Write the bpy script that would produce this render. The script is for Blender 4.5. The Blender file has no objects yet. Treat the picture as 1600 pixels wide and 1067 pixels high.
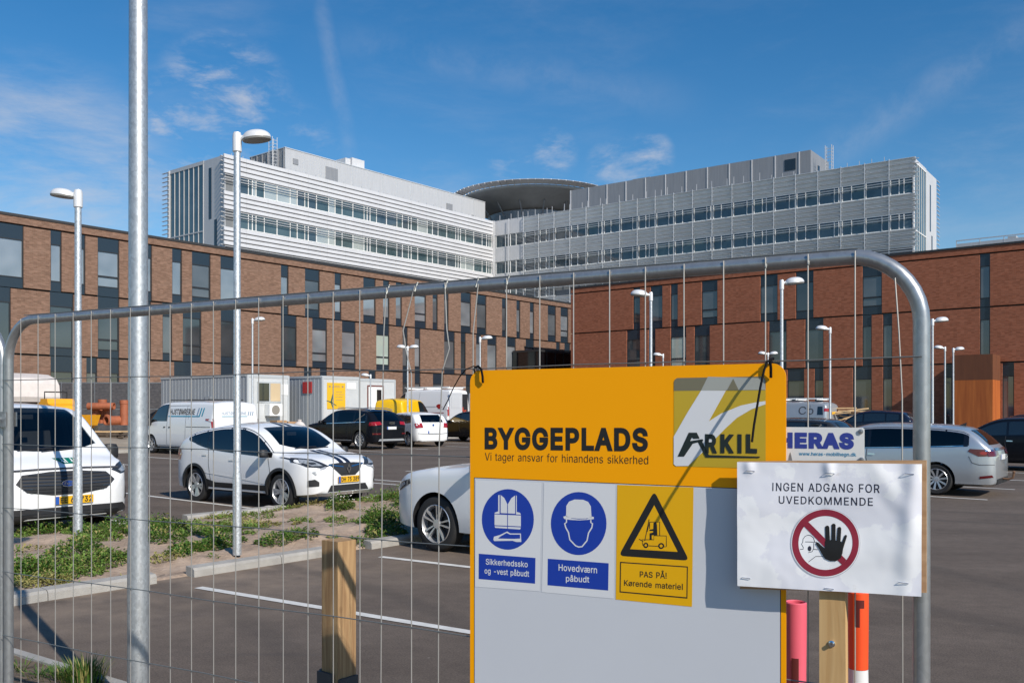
import bpy, bmesh, math, random
from mathutils import Vector, Matrix
from mathutils.bvhtree import BVHTree
from mathutils.geometry import delaunay_2d_cdt

SC = bpy.context.scene
C = SC.collection
R = math.radians

# ------------------------------------------------------------------ camera, sky, sun, exposure
F, CX, HY, EYE = 1425.0, 800.0, 642.0, 1.75     # focal length and horizon of the photograph (in its own 1600 px)
cam_d = bpy.data.cameras.new('camera')
cam_d.sensor_width = 36.0
cam_d.lens = 36.0 * F / 1600.0
cam_d.shift_y = (HY - 533.5) / 1600.0
cam_d.clip_start = 0.05
cam_d.clip_end = 4000
cam = bpy.data.objects.new('camera', cam_d)
C.objects.link(cam)
cam.location = (0, 0, EYE)
cam.rotation_euler = (R(90), 0, 0)
SC.camera = cam

SUN_AZ, SUN_EL = R(144.0), R(35.0)              # clockwise from +Y
sun_dir = Vector((math.sin(SUN_AZ) * math.cos(SUN_EL), math.cos(SUN_AZ) * math.cos(SUN_EL), math.sin(SUN_EL)))
sun_d = bpy.data.lights.new('sun', 'SUN')
sun_d.energy = 4.9
sun_d.angle = R(0.5)
sun_d.color = (1.0, 0.93, 0.83)
sun = bpy.data.objects.new('sun', sun_d)
C.objects.link(sun)
sun.rotation_euler = sun_dir.to_track_quat('Z', 'Y').to_euler()
SC.view_settings.view_transform = 'Standard'
SC.view_settings.look = 'None'
SC.view_settings.exposure = 0.0
SC.view_settings.gamma = 1.0
SC.view_settings.use_curve_mapping = False

W = bpy.data.worlds.new('World')
SC.world = W
W.use_nodes = True
def build_world():
    nt = W.node_tree
    N = nt.nodes; L = nt.links
    N.clear()
    out = N.new('ShaderNodeOutputWorld'); bg = N.new('ShaderNodeBackground')
    sky = N.new('ShaderNodeTexSky'); sky.sky_type = 'NISHITA'; sky.sun_disc = False
    sky.sun_elevation = SUN_EL; sky.sun_rotation = SUN_AZ
    sky.air_density = 1.0; sky.dust_density = 0.25; sky.ozone_density = 2.2; sky.altitude = 0
    bg.inputs['Strength'].default_value = 0.112
    tc = N.new('ShaderNodeTexCoord')
    def math_(op, a=None, b=None, clamp=False):
        n = N.new('ShaderNodeMath'); n.operation = op; n.use_clamp = clamp
        for i, v in enumerate((a, b)):
            if v is None: continue
            if isinstance(v, (int, float)): n.inputs[i].default_value = v
            else: L.new(v, n.inputs[i])
        return n.outputs[0]
    def blob(px, py, rad):          # soft patch of sky round one direction
        d = Vector(((px - CX) / F, 1, (HY - py) / F)).normalized()
        dot = N.new('ShaderNodeVectorMath'); dot.operation = 'DOT_PRODUCT'
        L.new(tc.outputs['Generated'], dot.inputs[0]); dot.inputs[1].default_value = d
        mr = N.new('ShaderNodeMapRange'); mr.interpolation_type = 'SMOOTHSTEP'
        mr.inputs['From Min'].default_value = math.cos(rad); mr.inputs['From Max'].default_value = math.cos(rad * 0.15)
        L.new(dot.outputs['Value'], mr.inputs['Value'])
        return mr.outputs['Result']
    def noise(scale, stretch, detail, rough, lo, hi, rot=0.0, seed=0.0):
        mp = N.new('ShaderNodeMapping'); mp.inputs['Scale'].default_value = stretch
        mp.inputs['Rotation'].default_value = (0, rot, 0); mp.inputs['Location'].default_value = (seed, seed * .7, 0)
        L.new(tc.outputs['Generated'], mp.inputs['Vector'])
        n = N.new('ShaderNodeTexNoise'); n.inputs['Scale'].default_value = scale
        n.inputs['Detail'].default_value = detail; n.inputs['Roughness'].default_value = rough
        n.inputs['Distortion'].default_value = 0.25
        L.new(mp.outputs['Vector'], n.inputs['Vector'])
        mr = N.new('ShaderNodeMapRange'); mr.interpolation_type = 'SMOOTHSTEP'
        mr.inputs['From Min'].default_value = lo; mr.inputs['From Max'].default_value = hi
        L.new(n.outputs['Fac'], mr.inputs['Value'])
        return mr.outputs['Result']
    puff = noise(15.0, (1, 1, 2.4), 10, 0.64, 0.42, 0.74, 0, 3.1)
    wisp = noise(4.0, (0.8, 1, 3.0), 8, 0.68, 0.42, 0.85, 0.35, 7.7)
    streak = noise(14.0, (1, 1, 1), 6, 0.65, 0.3, 0.75, 0, 1.3)
    cells = None
    for (px, py, rad, src, amp) in ((290, 225, .085, puff, 0.7), (215, 245, .07, puff, .7), (350, 155, .075, puff, .75), (130, 300, .12, wisp, .8), (420, 250, .08, puff, .45), (865, 240, .03, puff, .65), (965, 265, .04, puff, .55),
                                    (1015, 245, .03, puff, .7), (800, 255, .03, puff, .5), (60, 280, .14, wisp, .8), (470, 240, .05, puff, .4),
                                    (750, 130, .26, wisp, .16), (1450, 150, .28, wisp, .14), (1560, 300, .14, wisp, .3), (330, 90, .1, wisp, .22), (1200, 60, .22, wisp, .08), (680, 290, .06, wisp, .4)):
        v = math_('MULTIPLY', math_('MULTIPLY', blob(px, py, rad), src), amp)
        cells = v if cells is None else math_('MAXIMUM', cells, v)
    def contrail(a, b, width, amp):      # a long thin streak between two directions
        d1 = Vector(((a[0]-CX)/F, 1, (HY-a[1])/F)).normalized(); d2 = Vector(((b[0]-CX)/F, 1, (HY-b[1])/F)).normalized()
        dot = N.new('ShaderNodeVectorMath'); dot.operation = 'DOT_PRODUCT'
        L.new(tc.outputs['Generated'], dot.inputs[0]); dot.inputs[1].default_value = d1.cross(d2).normalized()
        ab = math_('ABSOLUTE', dot.outputs['Value'])
        mr = N.new('ShaderNodeMapRange'); mr.interpolation_type = 'SMOOTHSTEP'
        mr.inputs['From Min'].default_value = width; mr.inputs['From Max'].default_value = 0.0
        L.new(ab, mr.inputs['Value'])
        ends = blob((a[0]+b[0])/2, (a[1]+b[1])/2, d1.angle(d2)*.75)
        return math_('MULTIPLY', math_('MULTIPLY', math_('MULTIPLY', mr.outputs['Result'], ends), streak), amp)
    for a_, b_, w_, m_ in (((500, 0), (548, 250), .014, .22), ((1270, 255), (1620, 40), .03, .2), ((560, 70), (1020, 150), .035, .14)):
        cells = math_('MAXIMUM', cells, contrail(a_, b_, w_, m_))
    sep = N.new('ShaderNodeSeparateXYZ'); L.new(tc.outputs['Generated'], sep.inputs[0])
    everywhere = math_('MULTIPLY', math_('MULTIPLY', wisp, puff), 0.06)
    cells = math_('MAXIMUM', cells, everywhere)
    hor = N.new('ShaderNodeMapRange'); hor.inputs['From Min'].default_value = 0.0; hor.inputs['From Max'].default_value = 0.06
    L.new(sep.outputs['Z'], hor.inputs['Value'])
    cells = math_('MULTIPLY', cells, hor.outputs['Result'])
    hs = N.new('ShaderNodeHueSaturation'); hs.inputs['Saturation'].default_value = 1.39; hs.inputs['Value'].default_value = 1.04
    L.new(sky.outputs[0], hs.inputs['Color'])
    mix = N.new('ShaderNodeMix'); mix.data_type = 'RGBA'
    L.new(cells, mix.inputs['Factor']); L.new(hs.outputs[0], mix.inputs[6])
    mix.inputs[7].default_value = (5.2, 5.4, 6.0, 1)
    L.new(mix.outputs[2], bg.inputs['Color']); L.new(bg.outputs[0], out.inputs['Surface'])
build_world()

# ------------------------------------------------------------------ helpers
rnd = random.Random(7)
def gz(x, y):                     # the car park rises slightly away from the fence
    return 0.0085 * (min(max(y, 16.0), 60.0) - 16.0)
def G(px, py):                    # ground point seen at a pixel of the photograph
    Y = EYE * F / (py - HY)
    for _ in range(20):
        X = (px - CX) / F * Y
        Y = (EYE - gz(X, Y)) * F / (py - HY)
    return Vector(((px - CX) / F * Y, Y, gz(0, Y)))
def at(px, py, Y):
    return Vector(((px - CX) / F * Y, Y, EYE + (HY - py) / F * Y))
UL = Vector((1145, 1425, 0)).normalized()       # direction of the left hand walls
UR = Vector((1775, -1425, 0)).normalized()      # direction of the right hand walls
ANG_L, ANG_R = math.atan2(UL.y, UL.x), math.atan2(UR.y, UR.x)

def tag(o, label=None, cat=None, group=None, kind=None):
    if label: o['label'] = label
    if cat: o['category'] = cat
    if group: o['group'] = group
    if kind: o['kind'] = kind
    return o
def empty(name, loc=(0, 0, 0), rz=0.0, label=None, cat=None, group=None):
    o = bpy.data.objects.new(name, None); C.objects.link(o)
    o.location = loc; o.rotation_euler = (0, 0, rz); o.empty_display_size = 0.2
    return tag(o, label, cat, group)
def copy_tree(o, parent=None):
    c = o.copy(); C.objects.link(c)
    if parent: c.parent = parent
    for ch in list(o.children): copy_tree(ch, c)
    return c

class MB:
    def __init__(s): s.v = []; s.f = []; s.m = []
    def add(s, vs, fs, m=0):
        o = len(s.v); s.v += [tuple(p) for p in vs]
        for f in fs: s.f.append([i + o for i in f]); s.m.append(m)
        return s
    def box(s, x0, x1, y0, y1, z0, z1, m=0):
        v = [(x0,y0,z0),(x1,y0,z0),(x1,y1,z0),(x0,y1,z0),(x0,y0,z1),(x1,y0,z1),(x1,y1,z1),(x0,y1,z1)]
        return s.add(v, [(0,3,2,1),(4,5,6,7),(0,1,5,4),(1,2,6,5),(2,3,7,6),(3,0,4,7)], m)
    def obox(s, c, ax, ay, az, m=0):      # oriented box: centre and three half-axis vectors
        c, ax, ay, az = map(Vector, (c, ax, ay, az))
        v = [c + i*ax + j*ay + k*az for k in (-1,1) for j in (-1,1) for i in (-1,1)]
        return s.add(v, [(0,2,3,1),(4,5,7,6),(0,1,5,4),(1,3,7,5),(3,2,6,7),(2,0,4,6)], m)
    def prism(s, poly, y0, y1, m=0):      # polygon in x,z extruded along y
        n = len(poly)
        v = [(x, y0, z) for x, z in poly] + [(x, y1, z) for x, z in poly]
        f = [list(range(n)), list(range(2*n-1, n-1, -1))] + [[i, i+n, (i+1)%n+n, (i+1)%n] for i in range(n)]
        return s.add(v, f, m)
    def prismz(s, poly, z0, z1, m=0):
        n = len(poly)
        v = [(x, y, z0) for x, y in poly] + [(x, y, z1) for x, y in poly]
        f = [list(range(n-1, -1, -1)), list(range(n, 2*n))] + [[i, (i+1)%n, (i+1)%n+n, i+n] for i in range(n)]
        return s.add(v, f, m)
    def tube(s, path, r, n=10, m=0, caps=True):
        path = [Vector(p) for p in path]
        rs = r if isinstance(r, (list, tuple)) else [r] * len(path)
        rings = []; up = None
        for i, p in enumerate(path):
            d = (path[min(i+1, len(path)-1)] - path[max(i-1, 0)]).normalized()
            if up is None:
                up = Vector((0,0,1)) if abs(d.z) < .9 else Vector((1,0,0))
            a = d.cross(up)
            if a.length < 1e-4: a = d.cross(Vector((0.3,1,0.2)))
            a.normalize(); b = a.cross(d).normalized(); up = b
            rings.append([p + (a*math.cos(2*math.pi*k/n) + b*math.sin(2*math.pi*k/n)) * rs[i] for k in range(n)])
        v = [q for ring in rings for q in ring]
        f = []
        for i in range(len(path)-1):
            for k in range(n):
                f.append([i*n+k, i*n+(k+1)%n, (i+1)*n+(k+1)%n, (i+1)*n+k])
        if caps: f += [list(range(n-1,-1,-1)), list(range((len(path)-1)*n, len(path)*n))]
        return s.add(v, f, m)
    def lathe(s, prof, n=24, axis='z', c=(0,0,0), m=0, close=False):   # prof: (radius, height)
        v = []; f = []
        for r, h in prof:
            for k in range(n):
                a = 2*math.pi*k/n
                if axis == 'z': p = (r*math.cos(a), r*math.sin(a), h)
                elif axis == 'y': p = (r*math.cos(a), h, r*math.sin(a))
                else: p = (h, r*math.cos(a), r*math.sin(a))
                v.append((p[0]+c[0], p[1]+c[1], p[2]+c[2]))
        q = len(prof)
        for i in range(q - (0 if close else 1)):
            for k in range(n):
                f.append([i*n+k, i*n+(k+1)%n, ((i+1)%q)*n+(k+1)%n, ((i+1)%q)*n+k])
        return s.add(v, f, m)
    def xform(s, M):
        s.v = [tuple(M @ Vector(p)) for p in s.v]; return s
    def build(s, name, mats, parent=None, smooth=False, loc=None, rz=None, fix=True, sharp=40):
        me = bpy.data.meshes.new(name)
        me.from_pydata(s.v, [], s.f)
        mats = mats if isinstance(mats, (list, tuple)) else [mats]
        for m in mats: me.materials.append(m)
        if len(mats) > 1:
            for p, k in zip(me.polygons, s.m): p.material_index = k
        if fix:
            bm = bmesh.new(); bm.from_mesh(me)
            bmesh.ops.recalc_face_normals(bm, faces=bm.faces)
            bm.to_mesh(me); bm.free()
        if smooth:
            for p in me.polygons: p.use_smooth = True
            me.set_sharp_from_angle(angle=R(sharp))
        me.update()
        o = bpy.data.objects.new(name, me); C.objects.link(o)
        if parent: o.parent = parent
        if loc is not None: o.location = loc
        if rz is not None: o.rotation_euler = (0, 0, rz)
        return o

# ------------------------------------------------------------------ materials
MATS = {}
def mat(name, col, rough=0.6, metal=0.0, coat=0.0, spec=0.5, var=0.0, vscale=6.0, vdetail=5, bump=0.0, bscale=60.0, stretch=None, emit=None, rvar=0.0, col2=None):
    if name in MATS: return MATS[name]
    m = bpy.data.materials.new(name); m.use_nodes = True
    nt = m.node_tree; N = nt.nodes; L = nt.links
    b = N['Principled BSDF']
    b.inputs['Base Color'].default_value = (*col, 1)
    b.inputs['Roughness'].default_value = rough
    b.inputs['Metallic'].default_value = metal
    b.inputs['Coat Weight'].default_value = coat
    b.inputs['Coat Roughness'].default_value = 0.04
    b.inputs['Specular IOR Level'].default_value = spec
    if var or bump or rvar or col2:
        tc = N.new('ShaderNodeTexCoord'); mp = N.new('ShaderNodeMapping')
        L.new(tc.outputs['Object'], mp.inputs[0])
        if stretch: mp.inputs['Scale'].default_value = stretch
    if var or rvar or col2:
        nz = N.new('ShaderNodeTexNoise'); nz.inputs['Scale'].default_value = vscale; nz.inputs['Detail'].default_value = vdetail
        nz.inputs['Roughness'].default_value = 0.6
        L.new(mp.outputs[0], nz.inputs['Vector'])
        if var or col2:
            cr = N.new('ShaderNodeValToRGB')
            cr.color_ramp.elements[0].position = 0.3; cr.color_ramp.elements[1].position = 0.7
            c2 = col2 if col2 else tuple(min(1, c*(1+var)) for c in col)
            c1 = col if col2 else tuple(c*(1-var) for c in col)
            cr.color_ramp.elements[0].color = (*c1, 1); cr.color_ramp.elements[1].color = (*c2, 1)
            L.new(nz.outputs['Fac'], cr.inputs[0]); L.new(cr.outputs[0], b.inputs['Base Color'])
        if rvar:
            mr = N.new('ShaderNodeMapRange'); mr.inputs['To Min'].default_value = max(0, rough-rvar); mr.inputs['To Max'].default_value = min(1, rough+rvar)
            L.new(nz.outputs['Fac'], mr.inputs[0]); L.new(mr.outputs[0], b.inputs['Roughness'])
    if bump:
        n2 = N.new('ShaderNodeTexNoise'); n2.inputs['Scale'].default_value = bscale; n2.inputs['Detail'].default_value = 4
        L.new(mp.outputs[0], n2.inputs['Vector'])
        bp = N.new('ShaderNodeBump'); bp.inputs['Strength'].default_value = bump; bp.inputs['Distance'].default_value = 0.02
        L.new(n2.outputs['Fac'], bp.inputs['Height']); L.new(bp.outputs[0], b.inputs['Normal'])
    MATS[name] = m
    return m

def brick_mat(name, cols, mortar):
    m = bpy.data.materials.new(name); m.use_nodes = True
    nt = m.node_tree; N = nt.nodes; L = nt.links; b = N['Principled BSDF']
    b.inputs['Roughness'].default_value = 0.9; b.inputs['Specular IOR Level'].default_value = 0.2
    tc = N.new('ShaderNodeTexCoord'); sep = N.new('ShaderNodeSeparateXYZ'); cmb = N.new('ShaderNodeCombineXYZ')
    L.new(tc.outputs['Object'], sep.inputs[0])
    add = N.new('ShaderNodeMath'); add.operation = 'ADD'
    L.new(sep.outputs['X'], add.inputs[0]); L.new(sep.outputs['Y'], add.inputs[1])
    L.new(add.outputs[0], cmb.inputs['X']); L.new(sep.outputs['Z'], cmb.inputs['Y'])
    br = N.new('ShaderNodeTexBrick'); br.inputs['Scale'].default_value = 1.0
    br.inputs['Brick Width'].default_value = 0.24; br.inputs['Row Height'].default_value = 0.075; br.inputs['Mortar Size'].default_value = 0.007
    br.inputs['Color1'].default_value = (*cols[0], 1); br.inputs['Color2'].default_value = (*cols[1], 1); br.inputs['Mortar'].default_value = (*mortar, 1)
    br.inputs['Bias'].default_value = -0.1
    L.new(cmb.outputs[0], br.inputs['Vector'])
    mp = N.new('ShaderNodeMapping'); mp.inputs['Scale'].default_value = (1.1, 4.2, 1); L.new(cmb.outputs[0], mp.inputs[0])
    nz = N.new('ShaderNodeTexNoise'); nz.inputs['Scale'].default_value = 1.6; nz.inputs['Detail'].default_value = 9; nz.inputs['Roughness'].default_value = .75
    L.new(mp.outputs[0], nz.inputs['Vector'])
    mp2 = N.new('ShaderNodeMapping'); mp2.inputs['Scale'].default_value = (4.2, 13.3, 1); L.new(cmb.outputs[0], mp2.inputs[0])
    wn = N.new('ShaderNodeTexWhiteNoise'); wn.noise_dimensions = '2D'
    fl = N.new('ShaderNodeVectorMath'); fl.operation = 'FLOOR'; L.new(mp2.outputs[0], fl.inputs[0]); L.new(fl.outputs[0], wn.inputs['Vector'])
    mr = N.new('ShaderNodeMapRange'); mr.inputs['To Min'].default_value = 0.82; mr.inputs['To Max'].default_value = 1.18
    L.new(nz.outputs['Fac'], mr.inputs[0])
    mr2 = N.new('ShaderNodeMapRange'); mr2.inputs['To Min'].default_value = 0.84; mr2.inputs['To Max'].default_value = 1.16
    L.new(wn.outputs['Value'], mr2.inputs[0])
    mu = N.new('ShaderNodeMath'); mu.operation = 'MULTIPLY'; L.new(mr.outputs[0], mu.inputs[0]); L.new(mr2.outputs[0], mu.inputs[1])
    mx = N.new('ShaderNodeMix'); mx.data_type = 'RGBA'; mx.blend_type = 'MULTIPLY'; mx.inputs['Factor'].default_value = 1.0
    L.new(br.outputs['Color'], mx.inputs[6]); L.new(mu.outputs[0], mx.inputs[7])
    # pale salt bloom in a few courses
    mp3 = N.new('ShaderNodeMapping'); mp3.inputs['Scale'].default_value = (0.18, 0.8, 1); L.new(cmb.outputs[0], mp3.inputs[0])
    n3 = N.new('ShaderNodeTexNoise'); n3.inputs['Scale'].default_value = 1.5; n3.inputs['Detail'].default_value = 8; L.new(mp3.outputs[0], n3.inputs['Vector'])
    m3 = N.new('ShaderNodeMapRange'); m3.inputs['From Min'].default_value = .6; m3.inputs['From Max'].default_value = .85; m3.inputs['To Max'].default_value = .35
    L.new(n3.outputs['Fac'], m3.inputs[0])
    mx2 = N.new('ShaderNodeMix'); mx2.data_type = 'RGBA'; L.new(m3.outputs[0], mx2.inputs['Factor']); L.new(mx.outputs[2], mx2.inputs[6])
    mx2.inputs[7].default_value = (cols[1][0]*1.3, cols[1][1]*1.6, cols[1][2]*1.8, 1)
    L.new(mx2.outputs[2], b.inputs['Base Color'])
    return m

def galv_mat(name, base=0.52, rough=0.42, tint=(0.96, 1.0, 1.03), spread=1.0):
    m = bpy.data.materials.new(name); m.use_nodes = True
    nt = m.node_tree; N = nt.nodes; L = nt.links; b = N['Principled BSDF']
    b.inputs['Metallic'].default_value = 0.72
    tc = N.new('ShaderNodeTexCoord'); vo = N.new('ShaderNodeTexVoronoi'); vo.inputs['Scale'].default_value = 95
    mp = N.new('ShaderNodeMapping'); mp.inputs['Scale'].default_value = (1, 1, .6); L.new(tc.outputs['Object'], mp.inputs[0]); L.new(mp.outputs[0], vo.inputs['Vector'])
    nz = N.new('ShaderNodeTexNoise'); nz.inputs['Scale'].default_value = 22; nz.inputs['Detail'].default_value = 7; nz.inputs['Roughness'].default_value = .7
    L.new(tc.outputs['Object'], nz.inputs['Vector'])
    mx = N.new('ShaderNodeMix'); mx.data_type = 'FLOAT'; mx.inputs['Factor'].default_value = .55
    sp = N.new('ShaderNodeSeparateColor'); L.new(vo.outputs['Color'], sp.inputs[0])
    L.new(sp.outputs[0], mx.inputs[2]); L.new(nz.outputs['Fac'], mx.inputs[3])
    cr = N.new('ShaderNodeValToRGB'); e = cr.color_ramp.elements
    e[0].position = .2; e[0].color = tuple(base*(1-.28*spread)*q for q in tint) + (1,)
    e[1].position = .8; e[1].color = tuple(base*(1+.3*spread)*q for q in tint) + (1,)
    L.new(mx.outputs[0], cr.inputs[0]); L.new(cr.outputs[0], b.inputs['Base Color'])
    mr = N.new('ShaderNodeMapRange'); mr.inputs['To Min'].default_value = rough-.1*spread; mr.inputs['To Max'].default_value = rough+.16*spread
    L.new(nz.outputs['Fac'], mr.inputs[0]); L.new(mr.outputs[0], b.inputs['Roughness'])
    bp = N.new('ShaderNodeBump'); bp.inputs['Strength'].default_value = .12*spread; bp.inputs['Distance'].default_value = .004
    L.new(nz.outputs['Fac'], bp.inputs['Height']); L.new(bp.outputs[0], b.inputs['Normal'])
    return m

def asphalt_mat():
    m = bpy.data.materials.new('asphalt'); m.use_nodes = True
    nt = m.node_tree; N = nt.nodes; L = nt.links; b = N['Principled BSDF']
    b.inputs['Roughness'].default_value = .85; b.inputs['Specular IOR Level'].default_value = .3
    geo = N.new('ShaderNodeNewGeometry')
    def nz(scale, det, st=(1,1,1), rough=.6):
        mp = N.new('ShaderNodeMapping'); mp.inputs['Scale'].default_value = st; mp.inputs['Rotation'].default_value = (0, 0, -ANG_R)
        L.new(geo.outputs['Position'], mp.inputs[0])
        n = N.new('ShaderNodeTexNoise'); n.inputs['Scale'].default_value = scale; n.inputs['Detail'].default_value = det; n.inputs['Roughness'].default_value = rough
        L.new(mp.outputs[0], n.inputs['Vector']); return n.outputs['Fac']
    big = nz(.55, 6, (.5, 1.6, 1)); fine = nz(70, 3, (1,1,1), .8); mid = nz(7, 6)
    cr = N.new('ShaderNodeValToRGB'); e = cr.color_ramp.elements
    e[0].position = .32; e[0].color = (.094, .0735, .059, 1); e[1].position = .72; e[1].color = (.150, .119, .097, 1)
    L.new(big, cr.inputs[0])
    def mr(v, a, c):
        n = N.new('ShaderNodeMapRange'); n.inputs['To Min'].default_value = a; n.inputs['To Max'].default_value = c
        n.inputs['From Min'].default_value = .3; n.inputs['From Max'].default_value = .7
        L.new(v, n.inputs[0]); return n.outputs[0]
    mu = N.new('ShaderNodeMath'); mu.operation = 'MULTIPLY'; L.new(mr(fine, .58, 1.42), mu.inputs[0]); L.new(mr(mid, .88, 1.12), mu.inputs[1])
    mx = N.new('ShaderNodeMix'); mx.data_type = 'RGBA'; mx.blend_type = 'MULTIPLY'; mx.inputs['Factor'].default_value = 1
    L.new(cr.outputs[0], mx.inputs[6]); L.new(mu.outputs[0], mx.inputs[7])
    # tyre tracks and oil stains
    n4 = nz(.9, 3, (.35, 3.2, 1)); st = N.new('ShaderNodeMapRange'); st.inputs['From Min'].default_value = .62; st.inputs['From Max'].default_value = .74; st.inputs['To Max'].default_value = .35
    L.new(n4, st.inputs[0])
    mx2 = N.new('ShaderNodeMix'); mx2.data_type = 'RGBA'; L.new(st.outputs[0], mx2.inputs['Factor']); L.new(mx.outputs[2], mx2.inputs[6]); mx2.inputs[7].default_value = (.075, .067, .062, 1)
    # dusty sand near the planting bed
    sp = N.new('ShaderNodeVectorMath'); sp.operation = 'DOT_PRODUCT'; L.new(geo.outputs['Position'], sp.inputs[0]); sp.inputs[1].default_value = (-UR.x, -UR.y, 0)
    ds = N.new('ShaderNodeMapRange'); o = Vector((-2.26, 10.94, 0)).dot(-UR); ds.inputs['From Min'].default_value = o-2.6; ds.inputs['From Max'].default_value = o+.05; ds.inputs['To Max'].default_value = .8
    L.new(sp.outputs['Value'], ds.inputs[0])
    spy = N.new('ShaderNodeSeparateXYZ'); L.new(geo.outputs['Position'], spy.inputs[0])
    lim = N.new('ShaderNodeMapRange'); lim.inputs['From Min'].default_value = 12.5; lim.inputs['From Max'].default_value = 10.; L.new(spy.outputs['Y'], lim.inputs[0])
    dn = N.new('ShaderNodeMath'); dn.operation = 'MULTIPLY'; L.new(ds.outputs[0], dn.inputs[0]); L.new(mr(nz(2.2, 8), .0, 1.), dn.inputs[1])
    dn2 = N.new('ShaderNodeMath'); dn2.operation = 'MULTIPLY'; L.new(dn.outputs[0], dn2.inputs[0]); L.new(lim.outputs[0], dn2.inputs[1])
    mx3 = N.new('ShaderNodeMix'); mx3.data_type = 'RGBA'; L.new(dn2.outputs[0], mx3.inputs['Factor']); L.new(mx2.outputs[2], mx3.inputs[6]); mx3.inputs[7].default_value = (.32, .245, .18, 1)
    vo = N.new('ShaderNodeTexVoronoi'); vo.inputs['Scale'].default_value = 2.3; L.new(geo.outputs['Position'], vo.inputs['Vector'])
    vm = N.new('ShaderNodeMapRange'); vm.inputs['From Min'].default_value = .035; vm.inputs['From Max'].default_value = .02; vm.inputs['To Max'].default_value = .5
    L.new(vo.outputs['Distance'], vm.inputs[0])
    mx4 = N.new('ShaderNodeMix'); mx4.data_type = 'RGBA'; L.new(vm.outputs[0], mx4.inputs['Factor']); L.new(mx3.outputs[2], mx4.inputs[6]); mx4.inputs[7].default_value = (.28, .26, .23, 1)
    last = mx4.outputs[2]
    for cx, cy, r_, wd in ((13, 12, 8.55, .16), (13, 12, 10.1, .16), (-9, 3, 8.2, .14), (-9, 3, 9.7, .14), (11, 22, 7.0, .14), (11, 22, 8.5, .14)):   # curved tyre marks
        dv = N.new('ShaderNodeVectorMath'); dv.operation = 'DISTANCE'; L.new(geo.outputs['Position'], dv.inputs[0]); dv.inputs[1].default_value = (cx, cy, 0)
        s1 = N.new('ShaderNodeMath'); s1.operation = 'SUBTRACT'; L.new(dv.outputs['Value'], s1.inputs[0]); s1.inputs[1].default_value = r_
        s2 = N.new('ShaderNodeMath'); s2.operation = 'ABSOLUTE'; L.new(s1.outputs[0], s2.inputs[0])
        s3 = N.new('ShaderNodeMapRange'); s3.interpolation_type = 'SMOOTHSTEP'; s3.inputs['From Min'].default_value = wd*1.6; s3.inputs['From Max'].default_value = wd*.3; s3.inputs['To Max'].default_value = .42; L.new(s2.outputs[0], s3.inputs[0])
        s4 = N.new('ShaderNodeMath'); s4.operation = 'MULTIPLY'; L.new(s3.outputs[0], s4.inputs[0]); L.new(mr(big, .25, 1.0), s4.inputs[1])
        m5 = N.new('ShaderNodeMix'); m5.data_type = 'RGBA'; L.new(s4.outputs[0], m5.inputs['Factor']); L.new(last, m5.inputs[6]); m5.inputs[7].default_value = (.05, .043, .038, 1)
        last = m5.outputs[2]
    L.new(last, b.inputs['Base Color'])
    bp = N.new('ShaderNodeBump'); bp.inputs['Strength'].default_value = .5; bp.inputs['Distance'].default_value = .006
    L.new(fine, bp.inputs['Height']); L.new(bp.outputs[0], b.inputs['Normal'])
    return m

def wood_mat(name, col, col2, scale=(18, 18, 1.2)):
    m = bpy.data.materials.new(name); m.use_nodes = True
    nt = m.node_tree; N = nt.nodes; L = nt.links; b = N['Principled BSDF']
    b.inputs['Roughness'].default_value = .75; b.inputs['Specular IOR Level'].default_value = .25
    tc = N.new('ShaderNodeTexCoord'); mp = N.new('ShaderNodeMapping'); mp.inputs['Scale'].default_value = scale; L.new(tc.outputs['Object'], mp.inputs[0])
    n = N.new('ShaderNodeTexNoise'); n.inputs['Scale'].default_value = 3.; n.inputs['Detail'].default_value = 6; n.inputs['Distortion'].default_value = 1.2; L.new(mp.outputs[0], n.inputs['Vector'])
    cr = N.new('ShaderNodeValToRGB'); e = cr.color_ramp.elements
    e[0].position = .3; e[0].color = (*col, 1); e[1].position = .68; e[1].color = (*col2, 1)
    L.new(n.outputs['Fac'], cr.inputs[0])
    vo = N.new('ShaderNodeTexVoronoi'); vo.inputs['Scale'].default_value = 9; mp2 = N.new('ShaderNodeMapping'); mp2.inputs['Scale'].default_value = (1, 1, .7)
    L.new(tc.outputs['Object'], mp2.inputs[0]); L.new(mp2.outputs[0], vo.inputs['Vector'])
    km = N.new('ShaderNodeMapRange'); km.inputs['From Min'].default_value = .16; km.inputs['From Max'].default_value = .06; km.inputs['To Max'].default_value = .6; L.new(vo.outputs['Distance'], km.inputs[0])
    mx = N.new('ShaderNodeMix'); mx.data_type = 'RGBA'; L.new(km.outputs[0], mx.inputs['Factor']); L.new(cr.outputs[0], mx.inputs[6]); mx.inputs[7].default_value = (col[0]*.45, col[1]*.38, col[2]*.35, 1)
    L.new(mx.outputs[2], b.inputs['Base Color'])
    bp = N.new('ShaderNodeBump'); bp.inputs['Strength'].default_value = .3; bp.inputs['Distance'].default_value = .003; L.new(n.outputs['Fac'], bp.inputs['Height']); L.new(bp.outputs[0], b.inputs['Normal'])
    return m

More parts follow.
